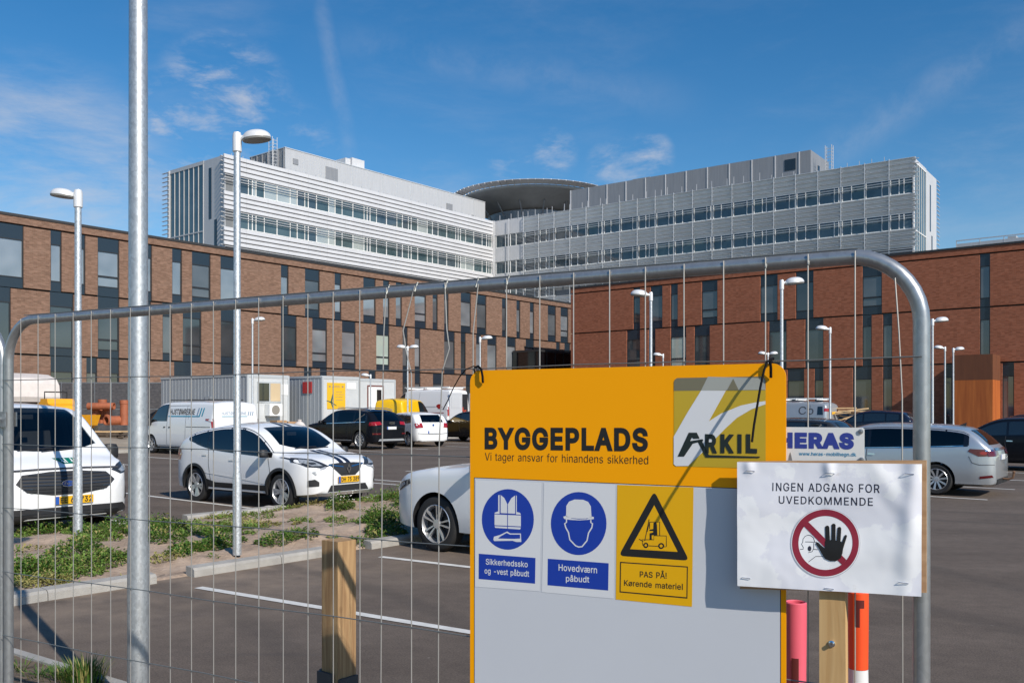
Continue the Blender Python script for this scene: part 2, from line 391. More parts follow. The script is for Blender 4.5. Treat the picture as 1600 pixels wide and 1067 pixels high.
def dusty_paint(name, col, rough=.32, coat=.7, metal=0.0):
    m = bpy.data.materials.new(name); m.use_nodes = True
    nt = m.node_tree; N = nt.nodes; L = nt.links; b = N['Principled BSDF']
    b.inputs['Roughness'].default_value = rough; b.inputs['Coat Weight'].default_value = coat; b.inputs['Coat Roughness'].default_value = .05; b.inputs['Metallic'].default_value = metal; b.inputs['Specular IOR Level'].default_value = .5 if max(col) > .1 else .15
    tc = N.new('ShaderNodeTexCoord'); sp = N.new('ShaderNodeSeparateXYZ'); L.new(tc.outputs['Object'], sp.inputs[0])
    low = N.new('ShaderNodeMapRange'); low.inputs['From Min'].default_value = .75; low.inputs['From Max'].default_value = .15; low.inputs['To Max'].default_value = (.4 if max(col) > .3 else .01); L.new(sp.outputs['Z'], low.inputs[0])
    n = N.new('ShaderNodeTexNoise'); n.inputs['Scale'].default_value = 3.5; n.inputs['Detail'].default_value = 8; L.new(tc.outputs['Object'], n.inputs['Vector'])
    mu = N.new('ShaderNodeMath'); mu.operation = 'MULTIPLY'; L.new(low.outputs[0], mu.inputs[0]); L.new(n.outputs['Fac'], mu.inputs[1])
    mx = N.new('ShaderNodeMix'); mx.data_type = 'RGBA'; L.new(mu.outputs[0], mx.inputs['Factor'])
    mx.inputs[6].default_value = (*col, 1); mx.inputs[7].default_value = (.3, .27, .22, 1)
    L.new(mx.outputs[2], b.inputs['Base Color'])
    return m

ASPH = asphalt_mat()
BRICK_L = brick_mat('brown brick', ((.172, .097, .067), (.236, .139, .10)), (.2, .148, .112))
BRICK_R = brick_mat('red brick', ((.29, .096, .050), (.345, .127, .072)), (.28, .13, .085))
GALV = galv_mat('galvanised steel')
GALV_D = galv_mat('weathered fence tube', .34, .42)
WIRE = mat('fence wire', (.42, .40, .37), .5, .5)
WIRE_D = mat('dull fence wire', (.22, .23, .22), .5, .6)
LAMP = mat('lamp casing', (.72, .73, .74), .4, .2)
LAMP_U = mat('lamp underside', (.2, .2, .19), .5)
POST = galv_mat('painted lamp post', .62, .45)
DARK = mat('dark spandrel panel', (.017, .028, .042), .25, 0, .2)
FRAME = mat('black window frame', (.02, .022, .026), .45)
COPING = mat('black roof coping', (.025, .025, .027), .6)
def glass_mat(name, col, col2, rough=.04, spec=.9, vs=(.4, .4, .5), metal=0.0):
    m = mat(name, col, rough, metal, 0, spec, col2=col2, vscale=.8, stretch=vs, vdetail=2)
    m.node_tree.nodes['Principled BSDF'].inputs['IOR'].default_value = 2.0 if max(col2) > .15 else 1.6
    return m
PANES = [glass_mat('sky toned window glass', (.12, .135, .15), (.26, .275, .295)), glass_mat('clear dark window glass', (.022, .030, .036), (.05, .06, .068)),  # first glass: sky reflection of the top row put into a paler colour
         glass_mat('grey window glass', (.055, .062, .07), (.12, .13, .14)), glass_mat('window glass with pale green blind', (.36, .43, .38), (.42, .48, .43))]
WHITE_PANEL = mat('white louvre metal', (.60, .605, .62), .45, .15, var=.05, vscale=.5)
GREY_PANEL = mat('grey louvre metal', (.62, .64, .66), .38, .35, var=.06, vscale=.5)
ZINC = mat('light metal cladding', (.50, .51, .53), .5, .2, var=.05, vscale=1.2, stretch=(3, 3, .3))
ZINC_D = mat('dark metal cladding', (.27, .28, .30), .5, .25, var=.08, vscale=1.2, stretch=(3, 3, .3))
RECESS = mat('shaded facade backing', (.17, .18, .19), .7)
BAND_GLASS = [glass_mat('tower glass', (.035, .065, .075), (.085, .125, .135), .05), glass_mat('tower glass deep', (.03, .05, .065), (.08, .11, .13), .05), glass_mat('tower glass with blind', (.42, .46, .44), (.3, .34, .34), .1)]
WHITE = mat('white frame', (.8, .81, .8), .45)
CORTEN = mat('rusty weathering steel', (.30, .070, .012), .7, 0, var=.0, col2=(.50, .145, .028), vscale=1.4, stretch=(2.6, 2.6, .18), vdetail=6)
CORTEN_D = mat('reflection darkened rusty steel', (.115, .04, .018), .75, 0, col2=(.16, .055, .022), vscale=1.4, stretch=(2.6, 2.6, .3))  # darker copy of the rust: a reflection put into the colour
KERB = mat('pale kerb concrete', (.34, .325, .30), .9, var=.16, vscale=5, bump=.4, bscale=90)
PAINT_LINE = mat('white road paint', (.62, .61, .58), .8, var=.14, vscale=9, vdetail=8)
SOIL = mat('sandy soil', (.25, .18, .13), .95, col2=(.46, .35, .265), vscale=3.2, vdetail=9, bump=.9, bscale=26)
EARTH = mat('dark bare earth', (.085, .06, .042), .95, col2=(.2, .15, .105), vscale=7, vdetail=9, bump=.9, bscale=40)
GRAVEL = mat('yard gravel', (.23, .19, .145), .95, col2=(.36, .31, .25), vscale=1.1, vdetail=9, bump=.6, bscale=12)
RUBBER = mat('tyre rubber', (.018, .018, .019), .8)
ALLOY = mat('alloy rim', (.62, .63, .65), .32, .75)
ALLOY_D = mat('dark alloy', (.03, .03, .033), .35, .4)
BLACK = mat('black plastic', (.018, .018, .02), .55)
GLOSSBLACK = mat('gloss black', (.006, .006, .008), .12, 0, .5)
CARGLASS = mat('car glass', (.012, .017, .02), .03, 0, 0, .75)
CARGLASS.node_tree.nodes['Principled BSDF'].inputs['IOR'].default_value = 1.7
SEAM = mat('panel seam', (.05, .05, .055), .6)
CHROME = mat('chrome', (.8, .8, .8), .12, 1.0)
SILVERTRIM = mat('silver trim', (.5, .51, .52), .35, .5)
LAMPGLASS = mat('headlamp lens', (.25, .28, .3), .08, .45, .6, rvar=.05, vscale=20, col2=(.6, .63, .66))
LAMPDARK = mat('headlamp surround', (.03, .033, .038), .1, 0, .6)
TAIL = mat('red tail lamp', (.30, .008, .012), .12, 0, .6)
TAIL_D = mat('dark red tail lamp', (.10, .004, .008), .12, 0, .7)
PLATE_Y = mat('yellow number plate', (.72, .40, .01), .4)
PLATE_W = mat('white number plate', (.7, .71, .72), .4)
PLATE_B = mat('blue plate band', (.02, .09, .4), .4)
INK = mat('black lettering', (.012, .012, .014), .5)

# ------------------------------------------------------------------ ground, kerbs, painted lines
def inside(p, poly):
    x, y = p; r = False; n = len(poly)
    for i in range(n):
        x1, y1 = poly[i]; x2, y2 = poly[(i+1) % n]
        if (y1 > y) != (y2 > y) and x < (x2-x1)*(y-y1)/(y2-y1)+x1: r = not r
    return r
def tess(poly, step):
    pts = []; n = len(poly)
    for i in range(n):
        a = Vector(poly[i]); b = Vector(poly[(i+1) % n])
        k = max(1, int((b-a).length/step + .999))
        for j in range(k): pts.append(a.lerp(b, j/k))
    nb = len(pts); edges = [(i, (i+1) % nb) for i in range(nb)]
    xs = [p.x for p in pts]; ys = [p.y for p in pts]
    lim = step*.45
    y = min(ys)+step*.5
    while y < max(ys):
        x = min(xs)+step*.5
        while x < max(xs):
            if inside((x, y), poly) and all((Vector((x, y))-q).length > lim for q in pts[:nb]): pts.append(Vector((x, y)))
            x += step
        y += step
    res = delaunay_2d_cdt(pts, edges, [], 1, 1e-6)
    return [Vector(v) for v in res[0]], [list(f) for f in res[2]]

ground = MB()
xs = [-600, -60, -20, 0, 20, 60, 600]; ys = [-300, -20, 0, 16, 60, 120, 900]
for y in ys:
    for x in xs: ground.v.append((x, y, gz(x, y)))
for j in range(len(ys)-1):
    for i in range(len(xs)-1):
        a = j*len(xs)+i; ground.f.append([a, a+1, a+1+len(xs), a+len(xs)]); ground.m.append(0)
tag(ground.build('ground', ASPH, fix=False), kind='structure')

def sheet(name, poly, z, m, step=2.0, bump=0.0):
    v, f = tess(poly, step)
    b = MB()
    b.add([(p.x, p.y, gz(p.x, p.y) + z) for p in v], f)
    return tag(b.build(name, m, fix=False), kind='structure')
lines = MB()
def line(p, d, length, w=.1):
    d = Vector(d).to_2d().normalized(); n = Vector((-d.y, d.x)) * w / 2
    p = Vector(p).to_2d(); k = max(1, int(length))
    for i in range(k):
        a = p + d*length*i/k; b = p + d*length*(i+1)/k
        q = [a-n, b-n, b+n, a+n]
        lines.add([(c.x, c.y, gz(c.x, c.y) + .006) for c in q], [(0, 1, 2, 3)])
S0 = G(310, 918)
for k in range(-2, 3): line(S0 + UL*2.44*k, (.835, -.55), 5.0)
E0 = G(400, 795)
for k in range(-4, 3): line(E0 + UL*2.46*k, -UR, 5.0)
M0 = G(634, 736)
for k in range(-1, 7): line(M0 + UL*2.5*k, UR, 5.0)
B0 = G(598, 706)
for k in range(-5, 9): line(B0 + UL*2.5*k, -UR, 5.0)
RR0 = G(1543, 781)
for k in range(0, 10): line(RR0 + UL*2.72*k, -UR, 5.0)
for k in range(3, 8): line(RR0 + UL*2.72*k + UR*6.2, UR, 5.0)
tag(lines.build('road_markings', PAINT_LINE, fix=False), kind='structure')

# planting bed between the two rows of stalls
N0 = Vector((-2.26, 10.94, 0)); NB = -UR                       # near kerb line, direction UL; bed extends towards NB
def bed(t, p, z=0): v = N0 + UL*t + NB*p; return Vector((v.x, v.y, gz(v.x, v.y) + z))
T0, T1, BW = -13.0, 26.0, 4.55
from mathutils import noise as mnoise
def soil_h(t, p):
    edge = min(1, max(0, min(p-.12, BW-.12-p)/.5))
    v = bed(t, p)
    return .02 + .13*edge*(.55+.45*math.sin(t*.9+p)) + edge*(.06*mnoise.noise(Vector((v.x*1.3, v.y*1.3, 0))) + .03*mnoise.noise(Vector((v.x*5, v.y*5, 3))) + .022*mnoise.noise(Vector((v.x*9, v.y*9, 5))) + .014*mnoise.noise(Vector((v.x*21, v.y*21, 2))))
sb = MB(); nt_, np_ = 560, 72
for i in range(nt_+1):
    t = T0 + (T1-T0)*i/nt_
    for j in range(np_+1):
        p = .1 + (BW-.2)*j/np_
        v = bed(t, p); sb.v.append((v.x, v.y, v.z + (soil_h(t, p) if 0 < j < np_ else -.02)))
for i in range(nt_):
    for j in range(np_):
        a = i*(np_+1)+j; sb.f.append([a, a+np_+1, a+np_+2, a+1]); sb.m.append(0)
tag(sb.build('soil_bed', SOIL, smooth=True), kind='structure')

def kerb_stone(ta, tb, p0, name='kerb'):
    b = MB(); n = max(1, int((tb-ta)/1.0))
    for i in range(n):
        a = ta+(tb-ta)*i/n + .004; c = ta+(tb-ta)*(i+1)/n - .004
        prof = [(0, -.02), (.004, .07), (.03, .095), (.16, .105), (.16, -.02)]
        v = []
        for t in (a, c):
            for q, z in prof:
                w = bed(t, p0+q); v.append((w.x, w.y, w.z+z))
        k = len(prof)
        b.add(v, [list(range(k)), list(range(2*k-1, k-1, -1))] + [[j, j+k, (j+1)%k+k, (j+1)%k] for j in range(k)])
    return tag(b.build(name, KERB), kind='structure')
def t_near(px, py): return (G(px, py) - N0).dot(UL)
t1, t2, t3, t4 = t_near(250, 912), t_near(303, 902), t_near(556, 862), t_near(580, 858)
kerb_stone(T0, t1, 0); kerb_stone(t2, t3, 0); kerb_stone(t4, T1, 0)
def t_far(px, py): return (G(px, py) - N0).dot(UL)
f0, f1, f2 = t_far(196, 817), t_far(241, 808), t_far(560, 776)
kerb_stone(T0, f0, BW-.15); kerb_stone(f1, f2, BW-.15); kerb_stone(f2+.5, T1, BW-.15)

# strip of bare earth at the foot of the fence, lower left
Q0 = G(20, 1022); QD = (G(150, 1062)-Q0).normalized(); QN = Vector((QD.y, -QD.x, 0))   # QN points to the camera side
if QN.y > 0: QN = -QN
vb = MB()
for i in range(61):
    for j in range(21):
        v = Q0 + QD*(-6+9*i/60) + QN*(.06+2.2*j/20)
        vb.v.append((v.x, v.y, .012 + .02*mnoise.noise(Vector((v.x*3, v.y*3, 0))) + .012*mnoise.noise(Vector((v.x*11, v.y*11, 0))) + .02))
for i in range(60):
    for j in range(20):
        a = i*21+j; vb.f.append([a, a+1, a+22, a+21]); vb.m.append(0)
tag(vb.build('earth_strip', EARTH, smooth=True), kind='structure')
kb = MB()
for i in range(9):
    a = Q0+QD*(-6+i); c = Q0+QD*(-6+i+.992)
    kb.prismz([(p.x, p.y) for p in (a, c, c+QN*.07, a+QN*.07)], -.02, .05)
tag(kb.build('edging_kerb', KERB), kind='structure')

# gravel site yard behind the car park, kerbed
K0 = G(185, 708)
yard_edge = [K0 + UL*t for t in (-16, 0, 8, 16, 21)]
yard = [(p.x, p.y) for p in yard_edge] + [((yard_edge[-1]-UR*26).x, (yard_edge[-1]-UR*26).y), ((K0+UL*4-UR*42).x, (K0+UL*4-UR*42).y), ((yard_edge[0]-UR*42).x, (yard_edge[0]-UR*42).y)]
sheet('gravel_yard', yard, .035, GRAVEL, 2.5)
yk = MB()
for i in range(36):
    a = K0+UL*(-16+i); c = a+UL*.99
    yk.add([(p.x, p.y, gz(p.x, p.y)+z) for p in (a, c) for z in (-.02,)] + [], [])
    q = [a, c, c-UR*.16, a-UR*.16]
    z0 = gz(a.x, a.y)
    yk.prismz([(p.x, p.y) for p in q], z0-.03, z0+.12)
tag(yk.build('yard_kerb', KERB), kind='structure')
# a low bank of earth along the yard kerb
bk = MB()
for i in range(61):
    t = -14+24*i/60
    for j in range(13):
        p = K0+UL*t-UR*(.3+5.2*j/12)
        s = math.sin(math.pi*j/12)
        bk.v.append((p.x, p.y, gz(p.x, p.y)+.03+s*(.42+.25*mnoise.noise(Vector((p.x*.6, p.y*.6, 0)))+.1*mnoise.noise(Vector((p.x*3, p.y*3, 0))))))
for i in range(60):
    for j in range(12):
        a = i*13+j; bk.f.append([a, a+1, a+14, a+13]); bk.m.append(0)
tag(bk.build('earth_bank_terrain', GRAVEL, smooth=True), kind='structure')

# ------------------------------------------------------------------ brick buildings
def t_of(px, P0, u):
    k = (px-CX)/F
    return (k*P0.y - P0.x)/(u.x - k*u.y)
ZR, ZF, Z2, Z1 = 13.57, 12.93, 9.13, 5.17
def brick_building(name, label, P0, u, ang, ta, tb, rows, wallm, depth=16.0, seed=1, palette=((2, 1, 1), (2, 1, 0), (0, 0, 2))):
    rr = random.Random(seed)
    root = empty(name, (P0.x, P0.y, 0), ang, label, 'building')
    levels = [(0.0, Z1), (Z1, Z2), (Z2, ZF)]
    wall = MB(); wins = []
    for (z0, z1), ws in zip(levels, rows):
        a, b_ = z0+(.06 if z0 else 0), z1-.06
        ws = sorted((t_of(p, P0, u), t_of(q, P0, u)) for p, q in ws)
        x = ta
        for w0, w1 in ws:
            if w0 > x: wall.box(x, w0, 0, .28, a, b_)
            x = max(x, w1)
            wins.append((w0, w1, z0, z1))
        if x < tb: wall.box(x, tb, 0, .28, a, b_)
    wall.box(ta, tb, 0, .28, ZF+.06, ZR-.16)
    wall.box(ta, ta+.28, .2805, depth, 0, ZR-.16); wall.box(tb-.28, tb, .2805, depth, 0, ZR-.16)
    wall.build('brick_wall', wallm, root)
    MB().box(ta-.04, tb+.04, -.05, depth, ZR-.16, ZR).build('roof_coping', COPING, root)
    MB().box(ta+.3, tb-.3, .285, .5, 0, ZR-.2).build('inner_wall', FRAME, root)
    for w0, w1, z0, z1 in wins:
        wd = w1-w0; gnd = z0 == 0
        top = .86 if not gnd else .95
        low = .62 if z0 == Z2 else (.5 if not gnd else .1)
        m = MB()
        m.box(w0, w1, .10, .16, z1-top, z1-.02, 0)                    # dark panel above the glass
        m.box(w0, w1, .10, .16, z0+.02, z0+low, 0)
        m.box(w0, w0+.06, .07, .16, z0+low, z1-top, 1); m.box(w1-.06, w1, .07, .16, z0+low, z1-top, 1)
        m.box(w0+.06, w1-.06, .072, .16, z1-top-.06, z1-top, 1); m.box(w0+.06, w1-.06, .072, .16, z0+low, z0+low+.06, 1)
        kind = rr.random()
        vent = wd > 1.4 and kind < .45
        if vent:
            zb = z0+low+.62
            m.box(w0+.06, w1-.06, .071, .16, zb, zb+.12, 1)
        w = m.build('window', [DARK, FRAME], root)
        row = 0 if gnd else (1 if z0 == Z1 else 2)
        pm = PANES[rr.choice(palette[row])] if not (vent and rr.random() < (.35 if row == 1 else .0)) else PANES[3]
        p = MB()
        if vent:
            p.box(w0+.06, w1-.06, .125, .14, zb+.12, z1-top-.06)
            p.box(w0+.06, w1-.06, .125, .14, z0+low+.06, zb)
        else: p.box(w0+.06, w1-.06, .125, .14, z0+low+.06, z1-top-.06)
        p.build('pane', pm, w)
    return root

P_L = Vector((-.5614*54, 54, 0))
rows_L = [
    [(79,115),(135,152),(171,186.5),(272,300),(345,365),(475,487),(500,511),(576,587),(629,637),(648,657),(676.5,693),(728,737),(760,776),(-40,-15)],
    [(-45,-15),(0-8,17),(78,115),(153,186.5),(205,236),(254,269),(285.7,314.7),(345,372),(439,463.6),(488,511),(534.5,555.6),(588,608.5),(629,637),(648,656.7),(694,710.6),(720,727.7),(744,752),(761.5,776),(792,806),(821.5,834.5),(869,875),(882,891)],
    [(-28,37),(79,96.5),(117,133.5),(152.7,186.5),(205,237.6),(269,284.5),(300,329),(344.6,374),(439,451),(476.6,499.6),(523,533.4),(567.7,587),(598.6,608.5),(618.5,628),(648,665.7),(676,684),(694,701),(720,736),(745,760),(784.4,791),(807,813),(828,834.5),(856,868.7),(876,888)]]
bl = brick_building('brick_building', 'long brown brick building with tall dark windows behind the site cabins', P_L, UL, ANG_L, -16, 66, rows_L, BRICK_L, seed=3)
P_R = Vector((.0646*87.3, 87.3, 0))
rows_R = [
    [(930,945),(985,1000),(1030,1052),(1100,1124),(1160,1176),(1230,1256.5),(1272,1286.5),(1332,1362),(1379,1394),(1476,1487.5),(1566,1584.5),(1625,1650)],
    [(979,1000),(1013,1024),(1047.5,1072),(1084.5,1109),(1201,1229),(1257.5,1286.5),(1347,1362),(1379,1394),(1530.6,1547),(1640,1660)],
    [(989,1000),(1016,1035),(1047.5,1059),(1096,1121),(1187.5,1215),(1243,1271),(1347,1378),(1530.6,1547),(1630,1660)]]
br_ = brick_building('brick_building', 'red brick building in half shade with a rusty steel entrance porch', P_R, UR, ANG_R, 0, 52, rows_R, BRICK_R, seed=8, palette=((1, 1, 2), (1, 1, 1, 2), (1, 1, 2)))
# low safety rail on the roof of the red building, right side
rl = MB()
ra, rb = t_of(1478, P_R, UR), 51
rl.box(ra, rb, 3.0, 3.05, ZR+.95, ZR+1.02)
k = ra
while k < rb: rl.box(k, k+.05, 3.0, 3.05, ZR, ZR+1.0); k += 1.6
rl.box(ra, rb, 3.01, 3.04, ZR+.05, ZR+.75)
rl.box(t_of(1552, P_R, UR), t_of(1566, P_R, UR), 5, 6.5, ZR, ZR+1.25)
rl.build('roof_railing', ZINC, br_)

# rusty steel entrance box in front of the red building
cdep = 1.0
NR = Vector((UR.y, -UR.x, 0))                                     # outward normal of the red wall
best = None
for k in range(10, 80):                                             # depth at which its far edge lands where the photograph has it
    d = k*.05; q = P_R + NR*d; tb_ = t_of(1551, q, UR); w = P_R + UR*tb_; e = abs((w.x/w.y*F+CX) - 1563)
    if best is None or e < best[0]: best = (e, d)
cdep = best[1]
tA, tB = t_of(1491, P_R + NR*cdep, UR), t_of(1551, P_R + NR*cdep, UR)
ca = P_R + UR*tA
cor = empty('entrance_porch', (ca.x, ca.y, 0), ANG_R, 'square rusty weathering steel porch against the red brick building', 'porch')
cw = tB-tA; cz = EYE+(HY-555)/F*(ca+NR*cdep).y
MB().box(0, cw, -cdep, -.01, 0, cz-1.75).build('steel_casing', CORTEN, cor)
MB().box(-.004, cw+.004, -cdep-.004, -.006, cz-1.745, cz).build('upper_reflection_band', CORTEN_D, cor)

# dark glazed link between the two brick buildings
lk0 = P_L + UL*t_of(801, P_L, UL)
lk = empty('glazed_link', (lk0.x, lk0.y, 0), ANG_L, 'low black glazed link in the corner between the brick buildings', 'link building')
LL = 17.0
MB().box(0, LL, -3.2, -.02, 4.3, 7.6).build('link_wall', GLOSSBLACK, lk)
MB().box(0, LL, -3.2, -.02, .1, 4.2).build('lower_wall', CARGLASS, lk)
mm = MB()
for i in range(12): mm.box(LL*i/12, LL*i/12+.06, -3.24, -3.2, .1, 7.6)
mm.build('mullion_frame', FRAME, lk)
MB().box(-.05, LL+.05, -3.28, -.02, 7.6, 7.8).build('roof', COPING, lk)

# ------------------------------------------------------------------ white hospital tower with two wings
A_ = Vector((-32.1, 102.1, 0)); LW = 46.9
B_ = A_ + UL*LW
UR2 = Vector((.806, -.592, 0)).normalized(); RW = 59.7
ANG_R2 = math.atan2(UR2.y, UR2.x)
tower = empty('hospital_tower', (B_.x, B_.y, 0), 0, 'white and grey louvred hospital tower with a round helipad on the roof', 'hospital')
def XF(P, ang): return Matrix.Translation(P - B_) @ Matrix.Rotation(ang, 4, 'Z')
ML, MR = XF(A_, ANG_L), XF(B_, ANG_R2)
ZT = 30.5
bands = [(28.3, 30.5), (24.3, 26.4), (20.3, 22.4), (16.3, 18.4)]
recs = [(26.4, 28.3), (22.4, 24.3), (18.4, 20.3)]
def tbuild(m, name, mats, M, **kw): return m.xform(M).build(name, mats, tower, **kw)
def wing(M, L, panel, left):
    body = MB(); body.box(.05, L, .06, 12.0, 0, ZT-.25)
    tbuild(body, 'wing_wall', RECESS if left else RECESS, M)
    x0 = -.35 if left else 5.6
    x1 = L - (.15 if left else -.35)
    for z0, z1 in bands + [(12.2, 14.4)]:
        m = MB(); n = 4; h = (z1-z0)/n
        for i in range(n):
            z = z0+i*h
            d = .03
            k = x0
            step = 2.93 if left else 2.71
            while k < x1-.1:
                e = min(k+step-.012, x1)
                prof = [(-.13, z+.02), (-.36, z+.05), (-.30, z+h-.07), (-.13, z+h-.05)] if left else [(-.10, z+.02), (-.16, z+.02), (-.22, z+h-.15), (-.36, z+h-.13), (-.36, z+h-.07), (-.22, z+h-.05), (-.10, z+h-.05)]
                v = [(X, y, zz) for X in (k, e) for y, zz in prof]; q = len(prof)
                m.add(v, [list(range(q)), list(range(2*q-1, q-1, -1))] + [[j, j+q, (j+1)%q+q, (j+1)%q] for j in range(q)])
                k += step
        tbuild(m, 'louvre_band', panel, M)
    for z0, z1 in recs:
        m = MB()
        for dz in (.16, .44, .72): m.box(x0, x1, -.48, -.38, z1-dz-.03, z1-dz+.025)
        tbuild(m, 'shading_fin', panel, M)
    # ribbon windows
    rr = random.Random(5 if left else 11)
    for bi, (z0, z1) in enumerate(recs):
        x = 1.0 if left else .35
        i = 0
        while x < L-(0.3 if left else 2.2):
            if bi == 2 and ((not left and x > 9) or left): break
            w = 2.93 if left else 2.71
            e = min(x+w, L-.1)
            m = MB()
            m.box(x+.02, x+.12, -.12, .05, z0, z1); m.box(x+.12, e, -.10, .05, z0, z0+.07); m.box(x+.12, e, -.10, .05, z1-.07, z1)
            s1 = x+.12+(e-x)*(.36 if i % 2 else .62)
            m.box(s1, s1+.08, -.11, .05, z0+.07, z1-.07)
            sm = (i % 3 == 0)
            if sm: m.box(s1+.52, s1+.62, -.11, .05, z0+.07, z1-.07)
            f = tbuild(m, 'window', WHITE, M)
            cuts = [x+.12, s1] + ([s1+.08, s1+.5, s1+.62, e] if sm else [s1+.08, e])
            g = MB()
            for c0, c1 in zip(cuts[::2], cuts[1::2]): g.box(c0, c1, -.05, -.02, z0+.07, z1-.07, rr.choice([0, 0, 0, 1, 1, 2]) if left else rr.choice([1, 1, 0, 1, 1]))
            g.xform(M).build('pane', BAND_GLASS, f)
            x += w; i += 1
wing(ML, LW-.55, WHITE_PANEL, True)
wing(MR, RW, GREY_PANEL, False)
m = MB(); m.box(LW-.62, LW+.15, -.25, 3, 0, ZT)
tbuild(m, 'corner_panel', WHITE_PANEL, ML)
m = MB()
for z0, z1 in bands + [(12.2, 14.4)]: m.box(.12, 5.55, -.16, .05, z0, z1)
tbuild(m, 'smooth_panel', WHITE_PANEL, MR)
# upright brackets of the right wing that stick up over the parapet
m = MB(); x = .3; i = 0
while x < RW-.2:
    m.box(x, x+.07, -.44, -.365, 12.5, ZT+.05)
    x += 2.71
tbuild(m, 'bracket_post', GREY_PANEL, MR)
m = MB(); rr = random.Random(4); x = 1.2
while x < 42:
    m.box(x, x+.06, -.2, -.14, ZT-.1, ZT+rr.choice([.75, .95, .85])); x += rr.choice([.9, .9, 2.1, 1.3])
while x < RW-3:
    m.box(x, x+.05, .4, .45, ZT-.1, ZT+.6); x += rr.choice([1.4, 3.2])
tbuild(m, 'roof_spike', ZINC, MR)
m = MB(); x = 1
while x < LW-3:
    m.box(x, x+.05, .3, .35, ZT-.3, ZT+.35); x += 1.5
tbuild(m, 'roof_spike', ZINC, ML)
# end wall of the left wing (glass stair + metal cladding)
m = MB()
m.box(-.05, .04, 4.2, 11.2, 0, ZT-.5, 0)
tbuild(m, 'end_glazing', BAND_GLASS[0], ML)
m = MB(); 
for k in range(8): m.box(-.13, -.05, 4.2+k*1.0-.03, 4.2+k*1.0+.03, 0, ZT-.45)
for z in (14.4, 22.3, ZT-.5): m.box(-.12, -.05, 4.2, 11.2, z, z+.14)
tbuild(m, 'end_mullion', ZINC, ML)
m = MB(); m.box(-.06, .04, .02, 4.15, 0, ZT-.1); m.box(-.1, .04, 4.15, 11.25, ZT-.36, ZT-.05)
tbuild(m, 'end_cladding', ZINC, ML)
m = MB(); m.box(-.09, -.06, 2.6, 3.1, 23.6, 29.4); m.box(-.09, -.06, 1.5, 2.0, 18, 23.4); m.box(-.09, -.06, 2.6, 3.1, 14, 17.8)
tbuild(m, 'end_window', DARK, ML)
m = MB(); z = 12.
while z < ZT:
    m.box(-.3, -.1, 11.3, 12.7, z, z+.06); m.box(-.55, -.1, .0, .25, z, z+.07); z += .52
m.box(-.18, -.06, 11.2, 11.5, 0, ZT-.1)
tbuild(m, 'side_fin', WHITE_PANEL, ML)
# end wall of the right wing
m = MB(); m.box(RW-.02, RW+.06, .5, 6.3, 0, ZT-.45)
tbuild(m, 'end_glazing', BAND_GLASS[0], MR)
m = MB()
for k in range(6): m.box(RW+.06, RW+.11, .6+k*1.13, .65+k*1.13, 0, ZT-.4)
for z in (14.4, 22.3, ZT-.5): m.box(RW+.06, RW+.12, .6, 6.3, z, z+.12)
tbuild(m, 'end_mullion', WHITE, MR)
m = MB(); m.box(RW-.02, RW+.08, 6.4, 12.0, 0, ZT-.1); m.box(RW-.02, RW+.1, -.1, .5, 0, ZT); m.box(RW-.02, RW+.1, .5, 6.35, ZT-.36, ZT)
tbuild(m, 'end_cladding', WHITE_PANEL, MR)
m = MB(); m.box(RW+.08, RW+.11, 8.3, 8.8, 23.4, 29.0); m.box(RW+.08, RW+.11, 9.2, 9.7, 14, 23.0)
tbuild(m, 'end_window', DARK, MR)
m = MB(); z = 12.
while z < ZT:
    m.box(RW+.1, RW+.2, 12.0, 13.4, z, z+.06); m.box(RW, RW+.7, -.35, -.15, z, z+.05); z += .52
tbuild(m, 'side_fin', WHITE_PANEL, MR)
# plant rooms on the roofs
PZ = 34.35
m = MB(); m.box(11, 49.2, 3.75, 11, ZT-.3, PZ)
tbuild(m, 'plant_room', ZINC, ML)
m = MB()
for k in range(14): m.box(11.0+k*2.72, 11.06+k*2.72, 3.70, 3.75, ZT, PZ)
m.box(10.95, 49.2, 3.69, 11.05, PZ, PZ+.1)
tbuild(m, 'plant_room_joint', ZINC_D if False else GREY_PANEL, ML)
for g in ((17.4, 19.4, 31.6, 33.4), (12.2, 13.0, 32.6, 33.3), (40.3, 41.6, 31.5, 32.7), (46, 46.5, 31.3, 31.9)):
    tbuild(MB().box(g[0], g[1], 3.68, 3.75, g[2], g[3]), 'plant_room_grille', ZINC_D, ML)
m = MB(); m.box(11.0, 11.05, 3.72, 11, ZT, PZ)
for k in range(7): m.box(10.9, 11.0, 3.9+k*1.1, 4.0+k*1.1, ZT, PZ-.05)
tbuild(m, 'plant_room_shaded_end', ZINC_D, ML)  # end wall in grazing light, its shade put into a darker cladding colour
m = MB(); m.box(23.0, 25.2, 5, 7.5, PZ+.1, PZ+1.6); m.box(22.0, 22.9, 5.2, 7.3, PZ+.1, PZ+1.4)
tbuild(m, 'roof_unit', WHITE_PANEL, ML)
m = MB()
for X, Y_ in ((9.6, 4.4), (9.6, 5.1), (10.3, 4.4), (10.3, 5.1)): m.tube([(X, Y_, ZT-.3), (X, Y_, PZ+1.2)], .035, 6)
for k in range(12):
    z = ZT+k*.42
    m.box(9.58, 10.32, 4.38, 4.42, z, z+.05); m.box(9.58, 9.62, 4.4, 5.1, z, z+.05)
tbuild(m, 'roof_ladder', ZINC, ML)
m = MB(); m.box(11.2, 46.9, 3.8, 11, ZT-.3, PZ)
tbuild(m, 'plant_room', ZINC_D, MR)
m = MB()
for k in range(12): m.box(11.3+k*3.1, 11.42+k*3.1, 3.73, 3.8, ZT, PZ)
tbuild(m, 'plant_room_joint', WHITE_PANEL, MR)
tbuild(MB().box(43.6, 45.0, 3.74, 3.8, 32.2, 33.6), 'plant_room_grille', DARK, MR)
